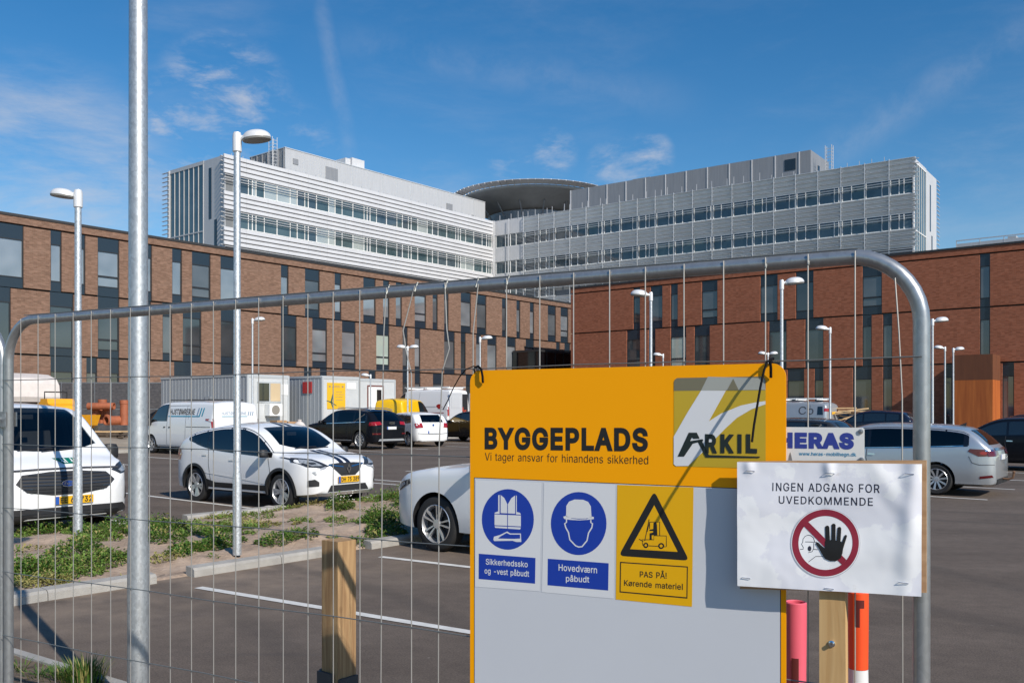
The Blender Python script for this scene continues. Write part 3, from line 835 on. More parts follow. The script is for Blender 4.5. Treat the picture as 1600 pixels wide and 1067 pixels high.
tbuild(MB().box(46.9, 46.95, 6.5, 7.2, 32, 33), 'plant_room_grille', DARK, MR)
m = MB(); m.box(20.5, 23.3, 6, 9, PZ, PZ+.7)
tbuild(m, 'roof_unit', ZINC_D, MR)
m = MB()
for X, Y_ in ((48.5, 4.4), (48.5, 5.0), (49.3, 4.4), (49.3, 5.0)): m.tube([(X, Y_, ZT-.3), (X, Y_, PZ+.4)], .04, 6)
for k in range(10):
    z = ZT+k*.42
    m.box(48.48, 49.32, 4.38, 4.42, z, z+.05); m.box(49.28, 49.32, 4.4, 5.0, z, z+.05)
tbuild(m, 'roof_ladder', ZINC, MR)
# round helipad
hc = Vector((.0235*153, 153, 0)) - B_
m = MB().lathe([(7.6, 28.5), (7.6, 33.9)], 56)
m.v = [(x+hc.x, y+hc.y, z) for x, y, z in m.v]
m.build('curved_wall', ZINC_D, tower, smooth=True)
HD = -1.4
m = MB().lathe([(0.1, 38.15), (12.2, 38.15), (12.3, 38.0), (12.25, 37.75), (11.2, 37.15), (7.5, 35.6), (4.0, 34.6), (0.1, 34.3)], 72)
m.v = [(x+hc.x, y+hc.y, z+HD) for x, y, z in m.v]
m.build('helipad_deck', mat('helipad underside', (.30, .305, .31), .6, .1, var=.1, vscale=.6), tower, smooth=True)
m = MB().lathe([(12.35, 38.25), (13.6, 38.65), (13.65, 38.6), (12.4, 38.15)], 72, close=True)
for k in range(72):
    a = 2*math.pi*k/72
    m.obox((12.9*math.cos(a), 12.9*math.sin(a), 38.3), (.9*math.cos(a), .9*math.sin(a), .25), (-.05*math.sin(a), .05*math.cos(a), 0), (0, 0, .07))
m.v = [(x+hc.x, y+hc.y, z+HD) for x, y, z in m.v]
m.build('helipad_rim', WHITE_PANEL, tower)
m = MB()
for k in range(10):
    a = math.pi*(.9+.13*k)
    m.tube([(hc.x+7.9*math.cos(a), hc.y+7.9*math.sin(a), 33), (hc.x+9.6*math.cos(a), hc.y+9.6*math.sin(a), 36.4+HD)], .12, 8)
m.build('helipad_strut', ZINC_D, tower)

# ------------------------------------------------------------------ lamp posts
def saucer(L=.46, Wd=.33, Hh=.13):
    top = MB(); n, q = 24, 7
    v = []
    for j in range(q+1):
        a = math.pi/2*j/q
        for k in range(n):
            t = 2*math.pi*k/n
            r = math.cos(a)**.75 if j < q else 0.001
            v.append((L/2*r*math.cos(t)*(1.0 if math.cos(t) > 0 else .92), Wd/2*r*math.sin(t), Hh*math.sin(a)))
    f = []
    for j in range(q):
        for k in range(n): f.append([j*n+k, j*n+(k+1)%n, (j+1)*n+(k+1)%n, (j+1)*n+k])
    top.add(v, f)
    und = MB(); v = []
    for s, z in ((1.0, 0), (.97, -.03), (.82, -.035), (.0, -.03)):
        for k in range(n):
            t = 2*math.pi*k/n; v.append((L/2*s*math.cos(t)*(1.0 if math.cos(t) > 0 else .92), Wd/2*s*math.sin(t), z))
    f = []
    for j in range(3):
        for k in range(n): f.append([j*n+k, j*n+(k+1)%n, (j+1)*n+(k+1)%n, (j+1)*n+k])
    und.add(v, f)
    return top, und
def lamp_post(label, px, head_y, Y, sides, z0=None, r=.044, headscale=1.0, tilt=0.12, base=True):
    X = (px-CX)/F*Y
    z0 = gz(X, Y) if z0 is None else z0
    H = EYE + (HY-head_y)/F*Y - z0 - .03
    root = empty('street_lamp', (X, Y, z0), 0, label, 'street lamp', 'slim lamp posts of the car park')
    m = MB(); m.lathe([(r*1.2, 0), (r*1.2, .9), (r, .96), (r*.92, H)], 16); m.lathe([(.001, H), (r*.92, H)], 16)
    m.build('pole', POST, root, smooth=True)
    cap = MB().lathe([(r*.95, H-.16), (r*1.25, H-.15), (r*1.25, H+.03), (r*1.0, H+.07), (.001, H+.075)], 16)
    cap.build('collar', LAMP, root, smooth=True)
    for s in sides:
        hd = MB(); t, u = saucer()
        M = Matrix.Translation((s*(.29*headscale), 0, H+.0)) @ Matrix.Rotation(R(-6*s) if True else 0, 4, 'Y') @ Matrix.Rotation(0 if s > 0 else math.pi, 4, 'Z') @ Matrix.Scale(headscale, 4)
        top = t.xform(M)
        arm = MB().tube([(0, 0, H-.03), (s*.1*headscale, 0, H+.02)], .028, 8)
        o = len(top.v); top.v += arm.v; top.f += [[i+o for i in ff] for ff in arm.f]; top.m += arm.m
        h = top.build('lamp_head', LAMP, root, smooth=True)
        u.xform(M).build('diffuser', LAMP_U, h, smooth=True)
    return root
lamp_post('slim lamp post in front of the white van by the weeds', 122, 302, 11.7, [-1], z0=.10, headscale=.68)
lamp_post('galvanised lamp post in the planting bed beside the parked crossover', 370.5, 213, 10.6, [1], z0=.08, r=.042, headscale=.76)
for px, hy, Y, s, lab in ((1017, 459, 23.4, [-1], 'lamp post above the yellow sign with its head to the left'), (1221.5, 440, 21.2, [1], 'lamp post rising behind the corner of the yellow sign'),
                     (1297, 513, 33.0, [-1], 'lamp post standing just left of the dark cars and timber'), (1457, 500, 30, [1], 'lamp post directly beside the upright of the fence'),
                     (1476.5, 543, 43, [-1], 'far lamp post with a left head in front of the rusty porch'), (1489.5, 545, 43.5, [1], 'far lamp post with a right head in front of the rusty porch'),
                     (394.5, 499, 37.5, [1], 'lamp post in front of the grey site cabin'), (637, 542, 42.6, [-1, 1], 'double headed lamp post above the yellow van'),
                     (750, 528, 37.8, [1], 'lamp post behind the upper left corner of the yellow sign'), (1200, 552, 48, [-1, 1], 'tiny double headed lamp behind the black cable tie'),
                     (1036, 554, 47.5, [-1], 'small far lamp peeping over the yellow sign'), (579, 586, 49, [-1], 'lamp post in front of the cabin with white door')):
    lamp_post(lab, px, hy, Y, s, r=.04)
# the thick near pole, its head above the picture
npx = Vector(((216-CX)/F*4.94, 4.94, 0))
near = empty('street_lamp', npx, 0, 'thick galvanised lamp post rising out of the picture behind the fence', 'street lamp')
m = MB().lathe([(.056, 0), (.056, 1.0), (.051, 1.05), (.049, 3.0), (.045, 5.6)], 32); m.build('pole', galv_mat('galvanised mast', .50, .42, spread=.6), near, smooth=True)
t_, u_ = saucer(.6, .42, .16)
M = Matrix.Translation((.36, 0, 5.6)); h = t_.xform(M); h.tube([(0, 0, 5.55), (.15, 0, 5.62)], .03, 8); hh = h.build('lamp_head', LAMP, near, smooth=True); u_.xform(M).build('diffuser', LAMP_U, hh)

# ------------------------------------------------------------------ lettering: outlines of a plain sans alphabet, in thousandths of the type size
ALPHABET = {
    '!': (196, [[67,160,63,509,132,509,128,160],[98,-4,81,-1,66,9,56,24,52,41,56,58,66,73,81,83,98,86,116,83,130,73,140,58,143,41,140,24,130,9,116,-1]]),
    '-': (453, [[337,244,337,188,114,188,114,244]]),
    '.': (188, [[95,-4,78,-1,63,9,53,24,50,41,53,59,63,73,78,83,95,87,113,83,128,73,138,59,141,41,138,24,128,9,113,-1]]),
    '1': (340, [[240,509,240,0,172,0,172,440,70,372,70,441,174,509]]),
    '2': (453, [[64,0,64,47,234,229,261,257,282,282,299,305,311,327,318,348,320,371,317,397,308,419,293,436,273,449,250,457,224,460,196,457,172,447,153,433,139,413,130,390,127,362,66,362,71,405,86,442,111,473,143,496,182,511,225,516,268,511,306,497,337,474,361,445,376,411,381,372,378,345,371,318,357,290,336,259,306,223,267,180,153,60,389,57,389,0]]),
    '3': (453, [[218,-7,173,-3,133,10,98,30,70,57,52,91,44,132,109,132,115,107,126,87,144,71,165,59,191,52,219,50,248,53,275,61,297,74,315,93,325,116,329,145,326,172,316,196,299,217,275,234,242,244,201,248,157,248,157,299,288,448,288,452,70,452,70,509,372,509,372,461,211,278,211,289,264,288,308,276,344,253,371,222,387,186,393,145,387,103,370,66,344,36,309,12,266,-2]]),
    '5': (453, [[221,-7,178,-2,140,11,108,32,83,60,66,93,60,130,122,130,127,108,138,89,154,73,173,60,196,52,221,50,250,53,276,64,298,82,314,104,324,131,328,162,324,193,314,221,297,244,275,262,248,273,218,277,192,275,167,268,145,258,128,246,67,253,96,509,366,509,366,452,151,452,134,301,155,315,178,325,203,331,229,334,263,330,294,321,321,306,345,285,364,260,379,231,388,199,391,163,385,117,369,76,343,41,309,15,268,-1]]),
    '6': (453, [[226,-7,182,-1,142,15,109,40,84,74,69,115,64,162,68,199,80,239,102,285,137,340,252,509,322,509,151,261,145,261,154,275,165,288,179,299,196,307,214,312,235,314,278,309,316,295,346,271,370,240,384,201,389,157,384,112,368,73,343,39,310,14,271,-2],[226,48,254,52,279,63,299,79,314,101,324,128,327,157,324,187,314,213,299,235,279,251,254,262,226,265,198,262,174,252,153,235,138,214,128,188,125,158,128,128,138,102,153,79,174,63,198,52]]),
    '7': (453, [[97,0,323,448,323,452,62,452,62,509,391,509,391,449,165,0]]),
    '8': (453, [[226,-7,178,-2,136,11,101,33,74,62,57,96,52,135,55,166,65,195,81,220,101,241,125,256,153,265,119,282,93,308,76,342,70,380,75,417,90,450,114,477,146,498,184,511,226,516,269,511,306,498,337,477,361,450,377,417,382,380,376,342,359,308,333,282,300,267,327,256,351,241,372,220,387,195,397,166,401,135,395,96,378,62,352,33,317,11,275,-2],[226,49,258,52,285,60,307,74,323,91,333,113,337,139,333,165,322,189,305,208,283,223,256,232,226,235,196,232,169,223,147,208,130,189,119,165,115,139,119,113,129,91,145,74,167,60,195,52],[226,290,252,292,274,300,293,313,307,330,316,351,319,376,316,399,308,420,294,437,275,449,252,457,226,460,200,457,177,449,159,437,145,420,136,399,133,376,136,351,145,330,159,313,178,300,201,292]]),
    '9': (453, [[226,516,271,510,310,494,343,468,368,434,384,393,389,347,385,309,373,270,350,224,315,168,200,0,130,0,301,248,307,248,299,234,287,221,273,210,257,202,238,196,218,195,175,199,137,214,106,237,83,269,68,307,64,352,69,397,85,436,110,469,143,494,182,510],[226,460,199,457,174,446,154,429,138,407,129,381,125,352,129,322,138,295,154,274,174,257,199,247,226,243,254,247,279,257,299,273,314,295,324,321,327,350,324,381,314,407,299,429,279,446,254,457]]),
    'A': (480, [[16,0,201,509,276,509,463,0,395,0,287,302,276,334,264,372,250,420,232,478,245,478,228,419,213,371,201,333,191,302,85,0],[110,142,110,199,370,199,370,142]]),
    'B': (456, [[60,0,60,509,241,509,289,504,329,491,359,469,381,442,394,410,398,374,395,344,387,320,373,301,356,286,336,275,315,267,315,262,339,257,363,245,385,227,402,203,414,173,418,136,413,100,400,67,377,39,344,18,301,4,247,0],[125,57,245,57,296,63,330,80,349,105,355,137,352,161,342,184,327,203,306,218,279,228,248,231,125,231],[125,285,238,285,265,288,288,296,308,309,323,326,333,348,336,372,330,403,313,429,283,446,240,452,125,452]]),
    'C': (510, [[267,-7,205,1,150,25,104,63,70,115,48,179,40,254,48,329,70,393,104,445,150,484,205,508,267,516,305,513,340,504,373,490,402,471,427,447,448,418,463,385,473,348,408,348,401,373,389,395,375,413,357,428,337,440,315,449,292,454,267,456,223,450,184,432,150,403,125,364,109,314,103,254,109,194,125,145,151,105,184,76,223,59,267,53,292,55,315,60,337,69,357,81,375,96,389,114,401,136,408,160,473,160,463,124,448,91,428,62,402,38,373,19,341,5,305,-4]]),
    'D': (502, [[219,0,96,0,96,57,215,57,272,63,318,81,354,110,379,149,394,198,399,255,394,312,379,361,354,399,320,428,275,446,221,452,93,452,93,509,225,509,294,501,353,478,399,441,433,391,455,329,462,255,455,181,433,119,398,68,351,31,291,8],[125,509,125,0,60,0,60,509]]),
    'E': (419, [[60,0,60,509,372,509,372,452,125,452,125,286,355,286,355,229,125,229,125,57,375,57,375,0]]),
    'F': (410, [[60,0,60,509,369,509,369,452,125,452,125,278,346,278,346,221,125,221,125,0]]),
    'G': (520, [[269,-7,205,1,149,25,104,64,69,116,47,179,40,254,47,329,69,393,103,445,149,484,203,508,265,516,304,513,340,504,374,489,403,469,429,445,449,416,465,384,474,349,408,349,399,372,387,393,373,411,356,427,337,439,315,448,291,454,265,456,222,450,183,432,150,404,125,364,109,314,103,254,109,194,125,145,151,105,184,76,224,59,269,53,309,57,345,71,374,93,396,123,410,160,415,202,434,199,283,199,283,256,478,256,478,200,471,141,451,91,419,50,377,19,326,0]]),
    'H': (517, [[60,0,60,509,125,509,125,289,392,289,392,509,457,509,457,0,392,0,392,232,125,232,125,0]]),
    'I': (250, [[92,0,92,509,158,509,158,0]]),
    'J': (396, [[185,-7,124,3,75,33,44,81,33,145,33,173,98,173,98,145,104,104,122,74,149,56,185,50,220,56,248,74,266,104,272,145,272,509,336,509,336,145,326,81,294,33,246,3]]),
    'K': (467, [[104,145,104,216,122,239,139,261,157,282,174,303,193,324,212,344,364,509,448,509,231,276],[60,0,60,509,125,509,125,334,124,225,125,193,125,0],[372,0,188,259,228,309,449,0]]),
    'L': (393, [[60,0,60,509,125,509,125,57,361,57,361,0]]),
    'M': (628, [[60,0,60,509,152,509,277,187,282,174,287,159,293,141,299,123,305,103,311,84,317,65,322,49,307,49,312,65,318,83,324,102,330,121,336,140,342,158,348,174,352,187,476,509,568,509,568,0,504,0,504,291,504,308,504,327,505,347,505,369,506,391,506,413,507,435,507,457,513,457,505,433,498,409,490,386,482,363,474,341,467,322,461,305,456,291,342,0,286,0,170,291,165,304,159,321,152,340,145,361,137,384,129,408,121,432,112,457,119,457,119,437,120,416,120,394,121,372,121,350,122,328,122,309,122,291,122,0]]),
    'N': (523, [[60,0,60,509,136,509,343,183,352,169,363,151,375,130,388,107,401,82,414,55,405,54,402,81,401,108,400,134,399,157,399,178,399,195,399,509,463,509,463,0,387,0,202,290,190,310,177,331,164,354,148,381,130,413,108,452,119,454,121,417,122,384,123,354,124,328,125,307,125,291,125,0]]),
    'O': (533, [[267,-7,205,1,150,25,105,63,70,115,48,179,40,254,48,329,70,393,105,445,150,484,205,508,267,516,329,508,384,484,429,445,464,393,486,329,493,254,486,179,464,115,429,63,384,25,329,1],[267,53,310,59,349,76,383,105,408,144,425,194,430,254,425,314,408,365,383,404,349,433,310,450,267,456,223,450,184,433,151,404,125,364,109,314,103,254,109,194,125,144,151,105,184,76,223,59]]),
    'P': (445, [[60,0,60,509,235,509,289,503,332,487,366,462,390,430,404,391,409,348,404,304,390,265,366,233,332,207,289,191,235,186,109,186,109,242,233,242,269,246,297,256,318,272,333,294,342,319,344,348,342,376,333,402,318,423,297,439,268,449,232,452,125,452,125,0]]),
    'R': (449, [[60,0,60,509,236,509,290,504,333,489,367,465,390,433,405,395,409,352,405,309,390,271,367,240,333,217,289,203,236,198,96,198,96,255,234,255,269,258,298,267,319,281,334,300,342,324,345,352,342,380,334,405,319,425,298,440,269,449,233,452,125,452,125,0],[353,0,230,229,303,229,428,0]]),
    'S': (447, [[224,-9,172,-4,128,9,91,31,64,60,46,96,38,137,104,137,110,110,123,88,142,71,166,59,194,52,224,49,257,52,286,60,311,74,329,92,341,114,346,139,342,161,332,179,316,193,296,205,272,214,245,222,184,239,128,260,86,289,60,326,52,372,58,413,75,448,102,476,138,498,180,511,227,516,275,511,316,498,351,476,377,449,394,415,401,378,337,378,326,412,302,437,267,453,225,459,194,456,167,448,145,435,129,418,118,398,115,376,119,352,131,334,148,319,169,308,191,300,212,293,264,279,287,272,312,264,336,252,359,238,379,220,395,198,405,171,408,139,403,99,386,64,360,34,323,11,278,-4]]),
    'T': (449, [[32,452,32,509,417,509,417,452,257,452,257,0,193,0,193,452]]),
    'U': (517, [[259,-8,203,-2,154,15,114,43,85,80,66,124,60,173,60,509,124,509,124,178,128,144,141,113,160,87,187,68,220,56,259,52,298,56,331,68,357,87,377,113,389,144,393,178,393,509,457,509,457,173,451,124,433,80,403,43,363,15,315,-2]]),
    'V': (480, [[204,0,16,509,84,509,192,206,203,176,215,137,230,89,248,31,235,31,252,90,267,138,279,176,290,206,395,509,463,509,278,0]]),
    'Y': (472, [[203,0,203,208,16,509,91,509,192,344,208,318,222,292,236,264,250,230,224,230,237,265,251,293,265,318,280,344,381,509,455,509,268,208,268,0]]),
    'a': (389, [[160,-9,126,-5,94,5,68,22,48,45,35,73,30,108,34,138,43,161,58,179,78,193,100,203,125,211,152,216,178,220,209,224,234,227,252,230,265,235,273,243,276,255,273,279,267,297,256,311,240,322,220,329,196,331,171,329,149,322,132,313,118,301,107,288,100,274,41,291,57,322,79,346,104,364,133,375,163,382,194,384,215,383,239,379,263,372,286,360,306,343,322,320,333,290,337,251,337,0,277,0,277,52,272,52,264,38,252,25,236,12,215,1,190,-6],[170,45,202,49,228,59,248,74,263,93,272,115,276,138,276,190,270,186,259,182,246,179,231,176,216,173,200,171,186,169,175,168,154,164,134,159,117,150,103,139,95,124,92,105,94,87,102,72,114,61,130,52,149,47]]),
    'b': (424, [[229,-8,198,-5,172,4,153,17,138,31,127,46,118,59,112,59,112,0,53,0,53,509,114,509,114,319,118,319,127,331,137,346,152,360,171,373,197,381,229,384,274,378,313,361,345,332,370,293,385,245,390,189,385,133,370,84,346,45,313,16,274,-2],[220,47,253,51,279,66,301,88,316,117,325,151,328,189,325,227,316,261,301,290,280,311,253,325,220,330,188,325,161,312,140,291,125,263,116,229,113,189,116,150,125,115,140,86,162,65,188,51]]),
    'd': (424, [[195,-8,151,-2,111,16,79,45,55,84,39,133,34,189,39,245,55,293,79,332,112,361,151,378,196,384,228,381,253,373,272,360,287,346,298,331,306,319,311,319,311,509,372,509,372,0,313,0,313,59,307,59,298,46,287,31,272,17,252,4,227,-5],[205,47,236,51,263,65,284,86,299,115,309,150,312,189,309,229,300,263,284,291,263,312,237,325,205,330,172,325,145,311,124,290,108,261,99,227,96,189,99,151,109,117,124,88,145,66,172,51]]),
    'e': (404, [[212,-8,161,-2,117,16,82,46,56,85,40,132,34,187,39,242,55,290,81,329,115,359,157,378,205,384,236,382,266,374,294,361,319,341,341,315,357,282,368,242,371,194,371,169,75,169,75,221,338,221,310,202,307,237,298,269,283,294,263,314,237,326,205,330,173,326,146,313,125,294,109,270,99,241,96,211,96,178,100,139,110,106,128,80,151,61,179,50,212,46,234,48,254,53,271,61,285,73,297,88,306,105,365,91,353,63,335,39,311,19,283,4,249,-5]]),
    'f': (254, [[228,379,228,327,6,327,6,379],[81,0,81,432,84,461,96,486,113,505,135,519,161,527,187,530,207,529,222,527,234,524,243,521,227,468,222,470,215,472,206,473,195,474,171,470,154,460,145,443,142,419,142,0]]),
    'g': (425, [[207,-151,168,-148,134,-140,105,-127,82,-110,64,-91,51,-69,101,-41,110,-53,122,-66,136,-78,154,-88,178,-95,207,-97,249,-92,282,-75,304,-47,311,-6,311,68,306,68,298,56,287,41,272,28,252,16,227,8,195,5,152,10,113,27,80,53,55,90,39,136,34,191,39,246,55,293,80,332,112,361,152,378,196,384,228,382,253,373,273,360,288,346,299,331,308,319,313,319,313,379,372,379,372,-9,367,-54,350,-90,324,-117,291,-136,251,-147],[205,59,237,63,264,75,285,95,300,121,309,154,312,193,309,231,300,264,285,291,264,312,237,325,205,330,172,325,145,312,124,290,109,262,99,229,96,193,99,155,109,123,124,96,145,76,172,63]]),
    'h': (410, [[114,227,114,0,53,0,53,509,114,509,114,287,102,287,124,332,152,362,187,379,227,384,264,380,295,369,321,349,341,321,353,285,357,240,357,0,296,0,296,235,290,275,273,304,246,323,210,329,184,326,161,317,141,303,126,283,117,257]]),
    'i': (167, [[53,0,53,379,114,379,114,0],[84,443,67,446,54,455,44,468,41,483,44,499,54,512,67,521,84,524,100,521,114,512,123,499,126,483,123,468,114,455,100,446]]),
    'k': (381, [[110,137,110,212,121,212,284,379,360,379,184,199,177,199],[53,0,53,509,114,509,114,0],[294,0,148,186,191,229,372,0]]),
    'l': (196, [[66,0,66,525,130,525,130,0]]),
    'm': (610, [[53,0,53,379,112,379,112,295,108,295,118,323,132,346,151,363,172,376,195,384,219,386,257,380,287,361,309,331,321,295,312,295,322,321,337,343,357,361,381,375,407,383,437,386,468,383,497,372,522,354,541,328,553,296,557,255,557,0,496,0,496,254,490,289,473,313,447,326,419,330,395,328,374,320,358,307,345,290,338,270,335,247,335,0,274,0,274,260,269,288,253,311,229,326,199,330,178,328,158,320,140,307,126,289,117,266,114,238,114,0]]),
    'n': (410, [[114,227,114,0,53,0,53,379,112,379,112,287,102,287,124,332,152,362,187,379,227,384,264,380,295,369,321,349,341,321,353,285,357,240,357,0,296,0,296,235,290,275,273,304,246,323,210,329,184,326,161,317,141,303,126,283,117,257]]),
    'o': (415, [[207,-8,159,-2,117,16,82,46,56,85,40,133,34,187,40,243,56,291,82,330,117,360,159,378,207,384,256,378,299,360,333,330,359,291,376,243,381,187,376,133,359,85,333,46,299,16,256,-2],[207,46,242,51,270,66,292,89,307,117,316,151,319,187,316,224,307,258,292,287,270,310,242,325,207,330,173,325,145,310,124,287,108,258,99,224,96,187,99,151,108,117,124,89,145,66,173,51]]),
    'p': (424, [[53,-143,53,379,112,379,112,319,118,319,126,331,137,346,152,360,171,373,197,381,229,384,274,378,313,361,345,332,370,293,385,245,390,189,385,133,370,84,346,45,313,16,274,-2,229,-8,198,-5,173,4,153,17,138,31,127,46,118,59,114,59,114,-143],[220,47,253,51,279,66,301,88,316,117,325,151,328,189,325,227,316,261,301,290,280,311,253,325,220,330,188,325,161,312,140,291,125,263,116,229,113,189,116,150,125,115,140,86,162,65,188,51]]),
    'r': (259, [[53,0,53,379,112,379,112,321,130,347,152,367,181,380,213,385,221,385,229,384,237,384,243,384,243,322,239,323,230,324,219,325,207,326,182,323,159,315,140,301,126,284,117,262,114,237,114,0]]),
    's': (365, [[182,-8,145,-5,112,3,84,18,62,38,45,63,36,94,94,107,105,79,124,60,150,49,181,45,217,50,244,62,262,81,268,103,265,121,254,136,237,147,212,155,149,170,104,186,72,208,53,237,47,274,51,305,65,332,87,354,115,370,149,381,187,384,223,381,254,372,279,358,299,339,314,316,324,290,268,277,258,298,243,316,219,328,187,333,156,329,131,317,114,299,109,277,112,258,124,243,144,232,172,223,229,209,275,194,306,171,325,142,331,107,326,75,312,47,290,24,260,6,223,-5]]),
    't': (227, [[204,379,204,327,6,327,6,379],[65,471,126,471,126,98,128,76,136,61,150,53,170,50,177,50,185,51,194,52,202,54,213,2,203,-1,192,-3,180,-4,168,-4,125,2,92,21,72,52,65,93]]),
    'u': (410, [[182,-5,146,-1,115,11,89,31,69,59,57,95,53,139,53,379,114,379,114,144,119,105,137,75,164,56,200,50,226,53,249,62,268,77,283,97,293,122,296,153,296,379,357,379,357,0,298,0,298,92,307,92,286,47,257,17,222,0]]),
    'v': (389, [[163,0,17,379,84,379,165,155,177,121,187,87,196,53,206,21,184,21,194,53,203,87,213,121,224,155,305,379,371,379,226,0]]),
    'w': (567, [[138,0,23,379,87,379,133,214,143,177,154,137,165,91,175,41,165,41,175,90,186,135,196,176,206,214,252,379,316,379,362,214,371,176,382,136,392,91,402,41,391,41,402,90,413,135,423,176,434,214,480,379,545,379,429,0,368,0,319,172,312,198,305,225,297,252,291,280,284,309,277,338,291,338,284,309,277,280,270,252,263,225,255,198,248,172,199,0]]),
    'Å': (480, [[16,0,201,509,276,509,463,0,395,0,287,302,276,334,264,372,250,420,232,478,245,478,228,419,213,371,201,333,191,302,85,0],[110,142,110,199,370,199,370,142],[240,527,216,530,195,539,177,553,163,570,154,590,151,612,154,635,163,656,177,673,195,686,216,694,240,697,263,694,284,686,303,673,317,656,326,635,329,612,326,590,317,570,303,553,284,539,263,530],[240,571,256,574,270,583,279,596,282,612,279,629,270,643,256,652,240,655,224,652,210,643,201,629,198,612,201,596,210,583,224,574]]),
    'Ø': (533, [[267,-7,205,1,150,25,105,63,70,115,48,179,40,254,48,329,70,393,105,445,150,484,205,508,267,516,329,508,384,484,429,445,464,393,486,329,493,254,486,179,464,115,429,63,384,25,329,1],[267,53,310,59,349,76,383,105,408,144,425,194,430,254,425,314,408,365,383,404,349,433,310,450,267,456,223,450,184,433,151,404,125,364,109,314,103,254,109,194,125,144,151,105,184,76,223,59],[108,-16,64,15,426,525,470,493]]),
    'å': (389, [[160,-9,126,-5,94,5,68,22,48,45,35,73,30,108,34,138,43,161,58,179,78,193,100,203,125,211,152,216,178,220,209,224,234,227,252,230,265,235,273,243,276,255,273,279,267,297,256,311,240,322,220,329,196,331,171,329,149,322,132,313,118,301,107,288,100,274,41,291,57,322,79,346,104,364,133,375,163,382,194,384,215,383,239,379,263,372,286,360,306,343,322,320,333,290,337,251,337,0,277,0,277,52,272,52,264,38,252,25,236,12,215,1,190,-6],[170,45,202,49,228,59,248,74,263,93,272,115,276,138,276,190,270,186,259,182,246,179,231,176,216,173,200,171,186,169,175,168,154,164,134,159,117,150,103,139,95,124,92,105,94,87,102,72,114,61,130,52,149,47],[189,404,166,407,145,416,126,429,112,447,103,467,100,490,103,512,112,532,126,550,145,563,166,572,189,575,213,572,234,563,252,550,266,532,275,512,278,490,275,467,266,447,252,429,234,416,213,407],[189,447,206,450,219,460,229,473,232,490,229,506,219,519,206,529,189,532,173,529,159,519,150,506,147,490,150,473,159,460,173,450]]),
    'æ': (638, [[161,-9,126,-5,95,5,68,22,48,45,35,74,30,108,34,137,45,162,61,181,83,196,108,207,135,215,164,219,193,221,569,221,541,200,542,235,534,266,520,293,498,313,472,326,440,330,408,326,381,313,359,294,343,270,333,241,329,211,329,178,333,139,344,106,361,81,385,62,413,50,445,46,467,48,487,53,504,61,519,73,531,88,539,105,599,92,587,64,569,40,545,20,516,4,483,-5,445,-8,406,-5,371,6,341,23,317,45,299,72,288,102,298,291,312,318,330,341,352,359,378,373,407,382,440,384,471,382,501,374,528,361,554,341,575,315,591,282,602,242,605,194,605,169,194,169,167,168,143,162,122,154,106,141,95,125,92,105,97,79,114,61,139,50,170,46,202,49,228,59,248,74,263,93,272,115,275,138,275,257,273,278,266,297,255,311,240,322,220,329,196,331,171,329,149,322,132,313,118,301,107,288,100,274,41,291,57,322,79,346,104,364,133,375,163,382,194,384,219,383,245,377,270,367,293,351,311,328,324,296,312,70,306,70,298,54,286,40,271,26,252,15,232,5,210,-2,186,-7]]),
    'ø': (415, [[207,-8,159,-2,117,16,82,46,56,85,40,133,34,187,40,243,56,291,82,330,117,360,159,378,207,384,256,378,299,360,333,330,359,291,376,243,381,187,376,133,359,85,333,46,299,16,256,-2],[207,46,242,51,270,66,292,89,307,117,316,151,319,187,316,224,307,258,292,287,270,310,242,325,207,330,173,325,145,310,124,287,108,258,99,224,96,187,99,151,108,117,124,89,145,66,173,51],[64,-15,27,15,352,395,388,364]]),
}
_glyphs = {}
def winding(p, poly):
    x, y = p; w = 0
    for i in range(len(poly)):
        (x1, y1), (x2, y2) = poly[i-1], poly[i]
        if (y1 > y) != (y2 > y):
            if x < (x2-x1)*(y-y1)/(y2-y1)+x1: w += 1 if y2 > y1 else -1
    return w
def glyph(c, fat):
    key = (c, round(fat, 4))
    if key not in _glyphs:
        loops = []
        for raw in ALPHABET[c][1]:
            loops.append([Vector((raw[i]/1000, raw[i+1]/1000)) for i in range(0, len(raw), 2)])
        out = []; sgn = 1; areas = []
        for k, lp in enumerate(loops):
            area = sum(lp[i-1].x*lp[i].y-lp[i].x*lp[i-1].y for i in range(len(lp)))
            hole = sum(all(inside((p+lp[i-1])/2, [tuple(q) for q in other]) for i, p in enumerate(lp)) for j, other in enumerate(loops) if j != k) % 2
            if (area > 0) == bool(hole): lp = lp[::-1]               # outer loops anticlockwise, holes clockwise
            areas.append(-1 if hole else 1)
            if fat:
                q = []; n = len(lp)
                for i in range(n):
                    d1 = (lp[i]-lp[i-1]).normalized(); d2 = (lp[(i+1) % n]-lp[i]).normalized()
                    n1 = Vector((d1.y, -d1.x)); n2 = Vector((d2.y, -d2.x)); m = n1+n2
                    m = n1 if m.length < .2 else m.normalized()
                    q.append(lp[i]+m*sgn*fat/max(.55, m.dot(n1)))
                lp = q
            out.append(lp)
        pts = [p for lp in out for p in lp]; edges = []; o = 0
        for lp in out: edges += [(o+i, o+(i+1) % len(lp)) for i in range(len(lp))]; o += len(lp)
        r = delaunay_2d_cdt(pts, edges, [], 0, 1e-6)
        v = [tuple(p) for p in r[0]]; polys = [[tuple(p) for p in lp] for lp in out]
        f = []
        for t in r[2]:
            cx = sum(v[i][0] for i in t)/len(t); cy = sum(v[i][1] for i in t)/len(t)
            if sum(winding((cx, cy), lp) for lp in polys) > 0: f.append(list(t))
        _glyphs[key] = (ALPHABET[c][0]/1000, v, f)
    return _glyphs[key]
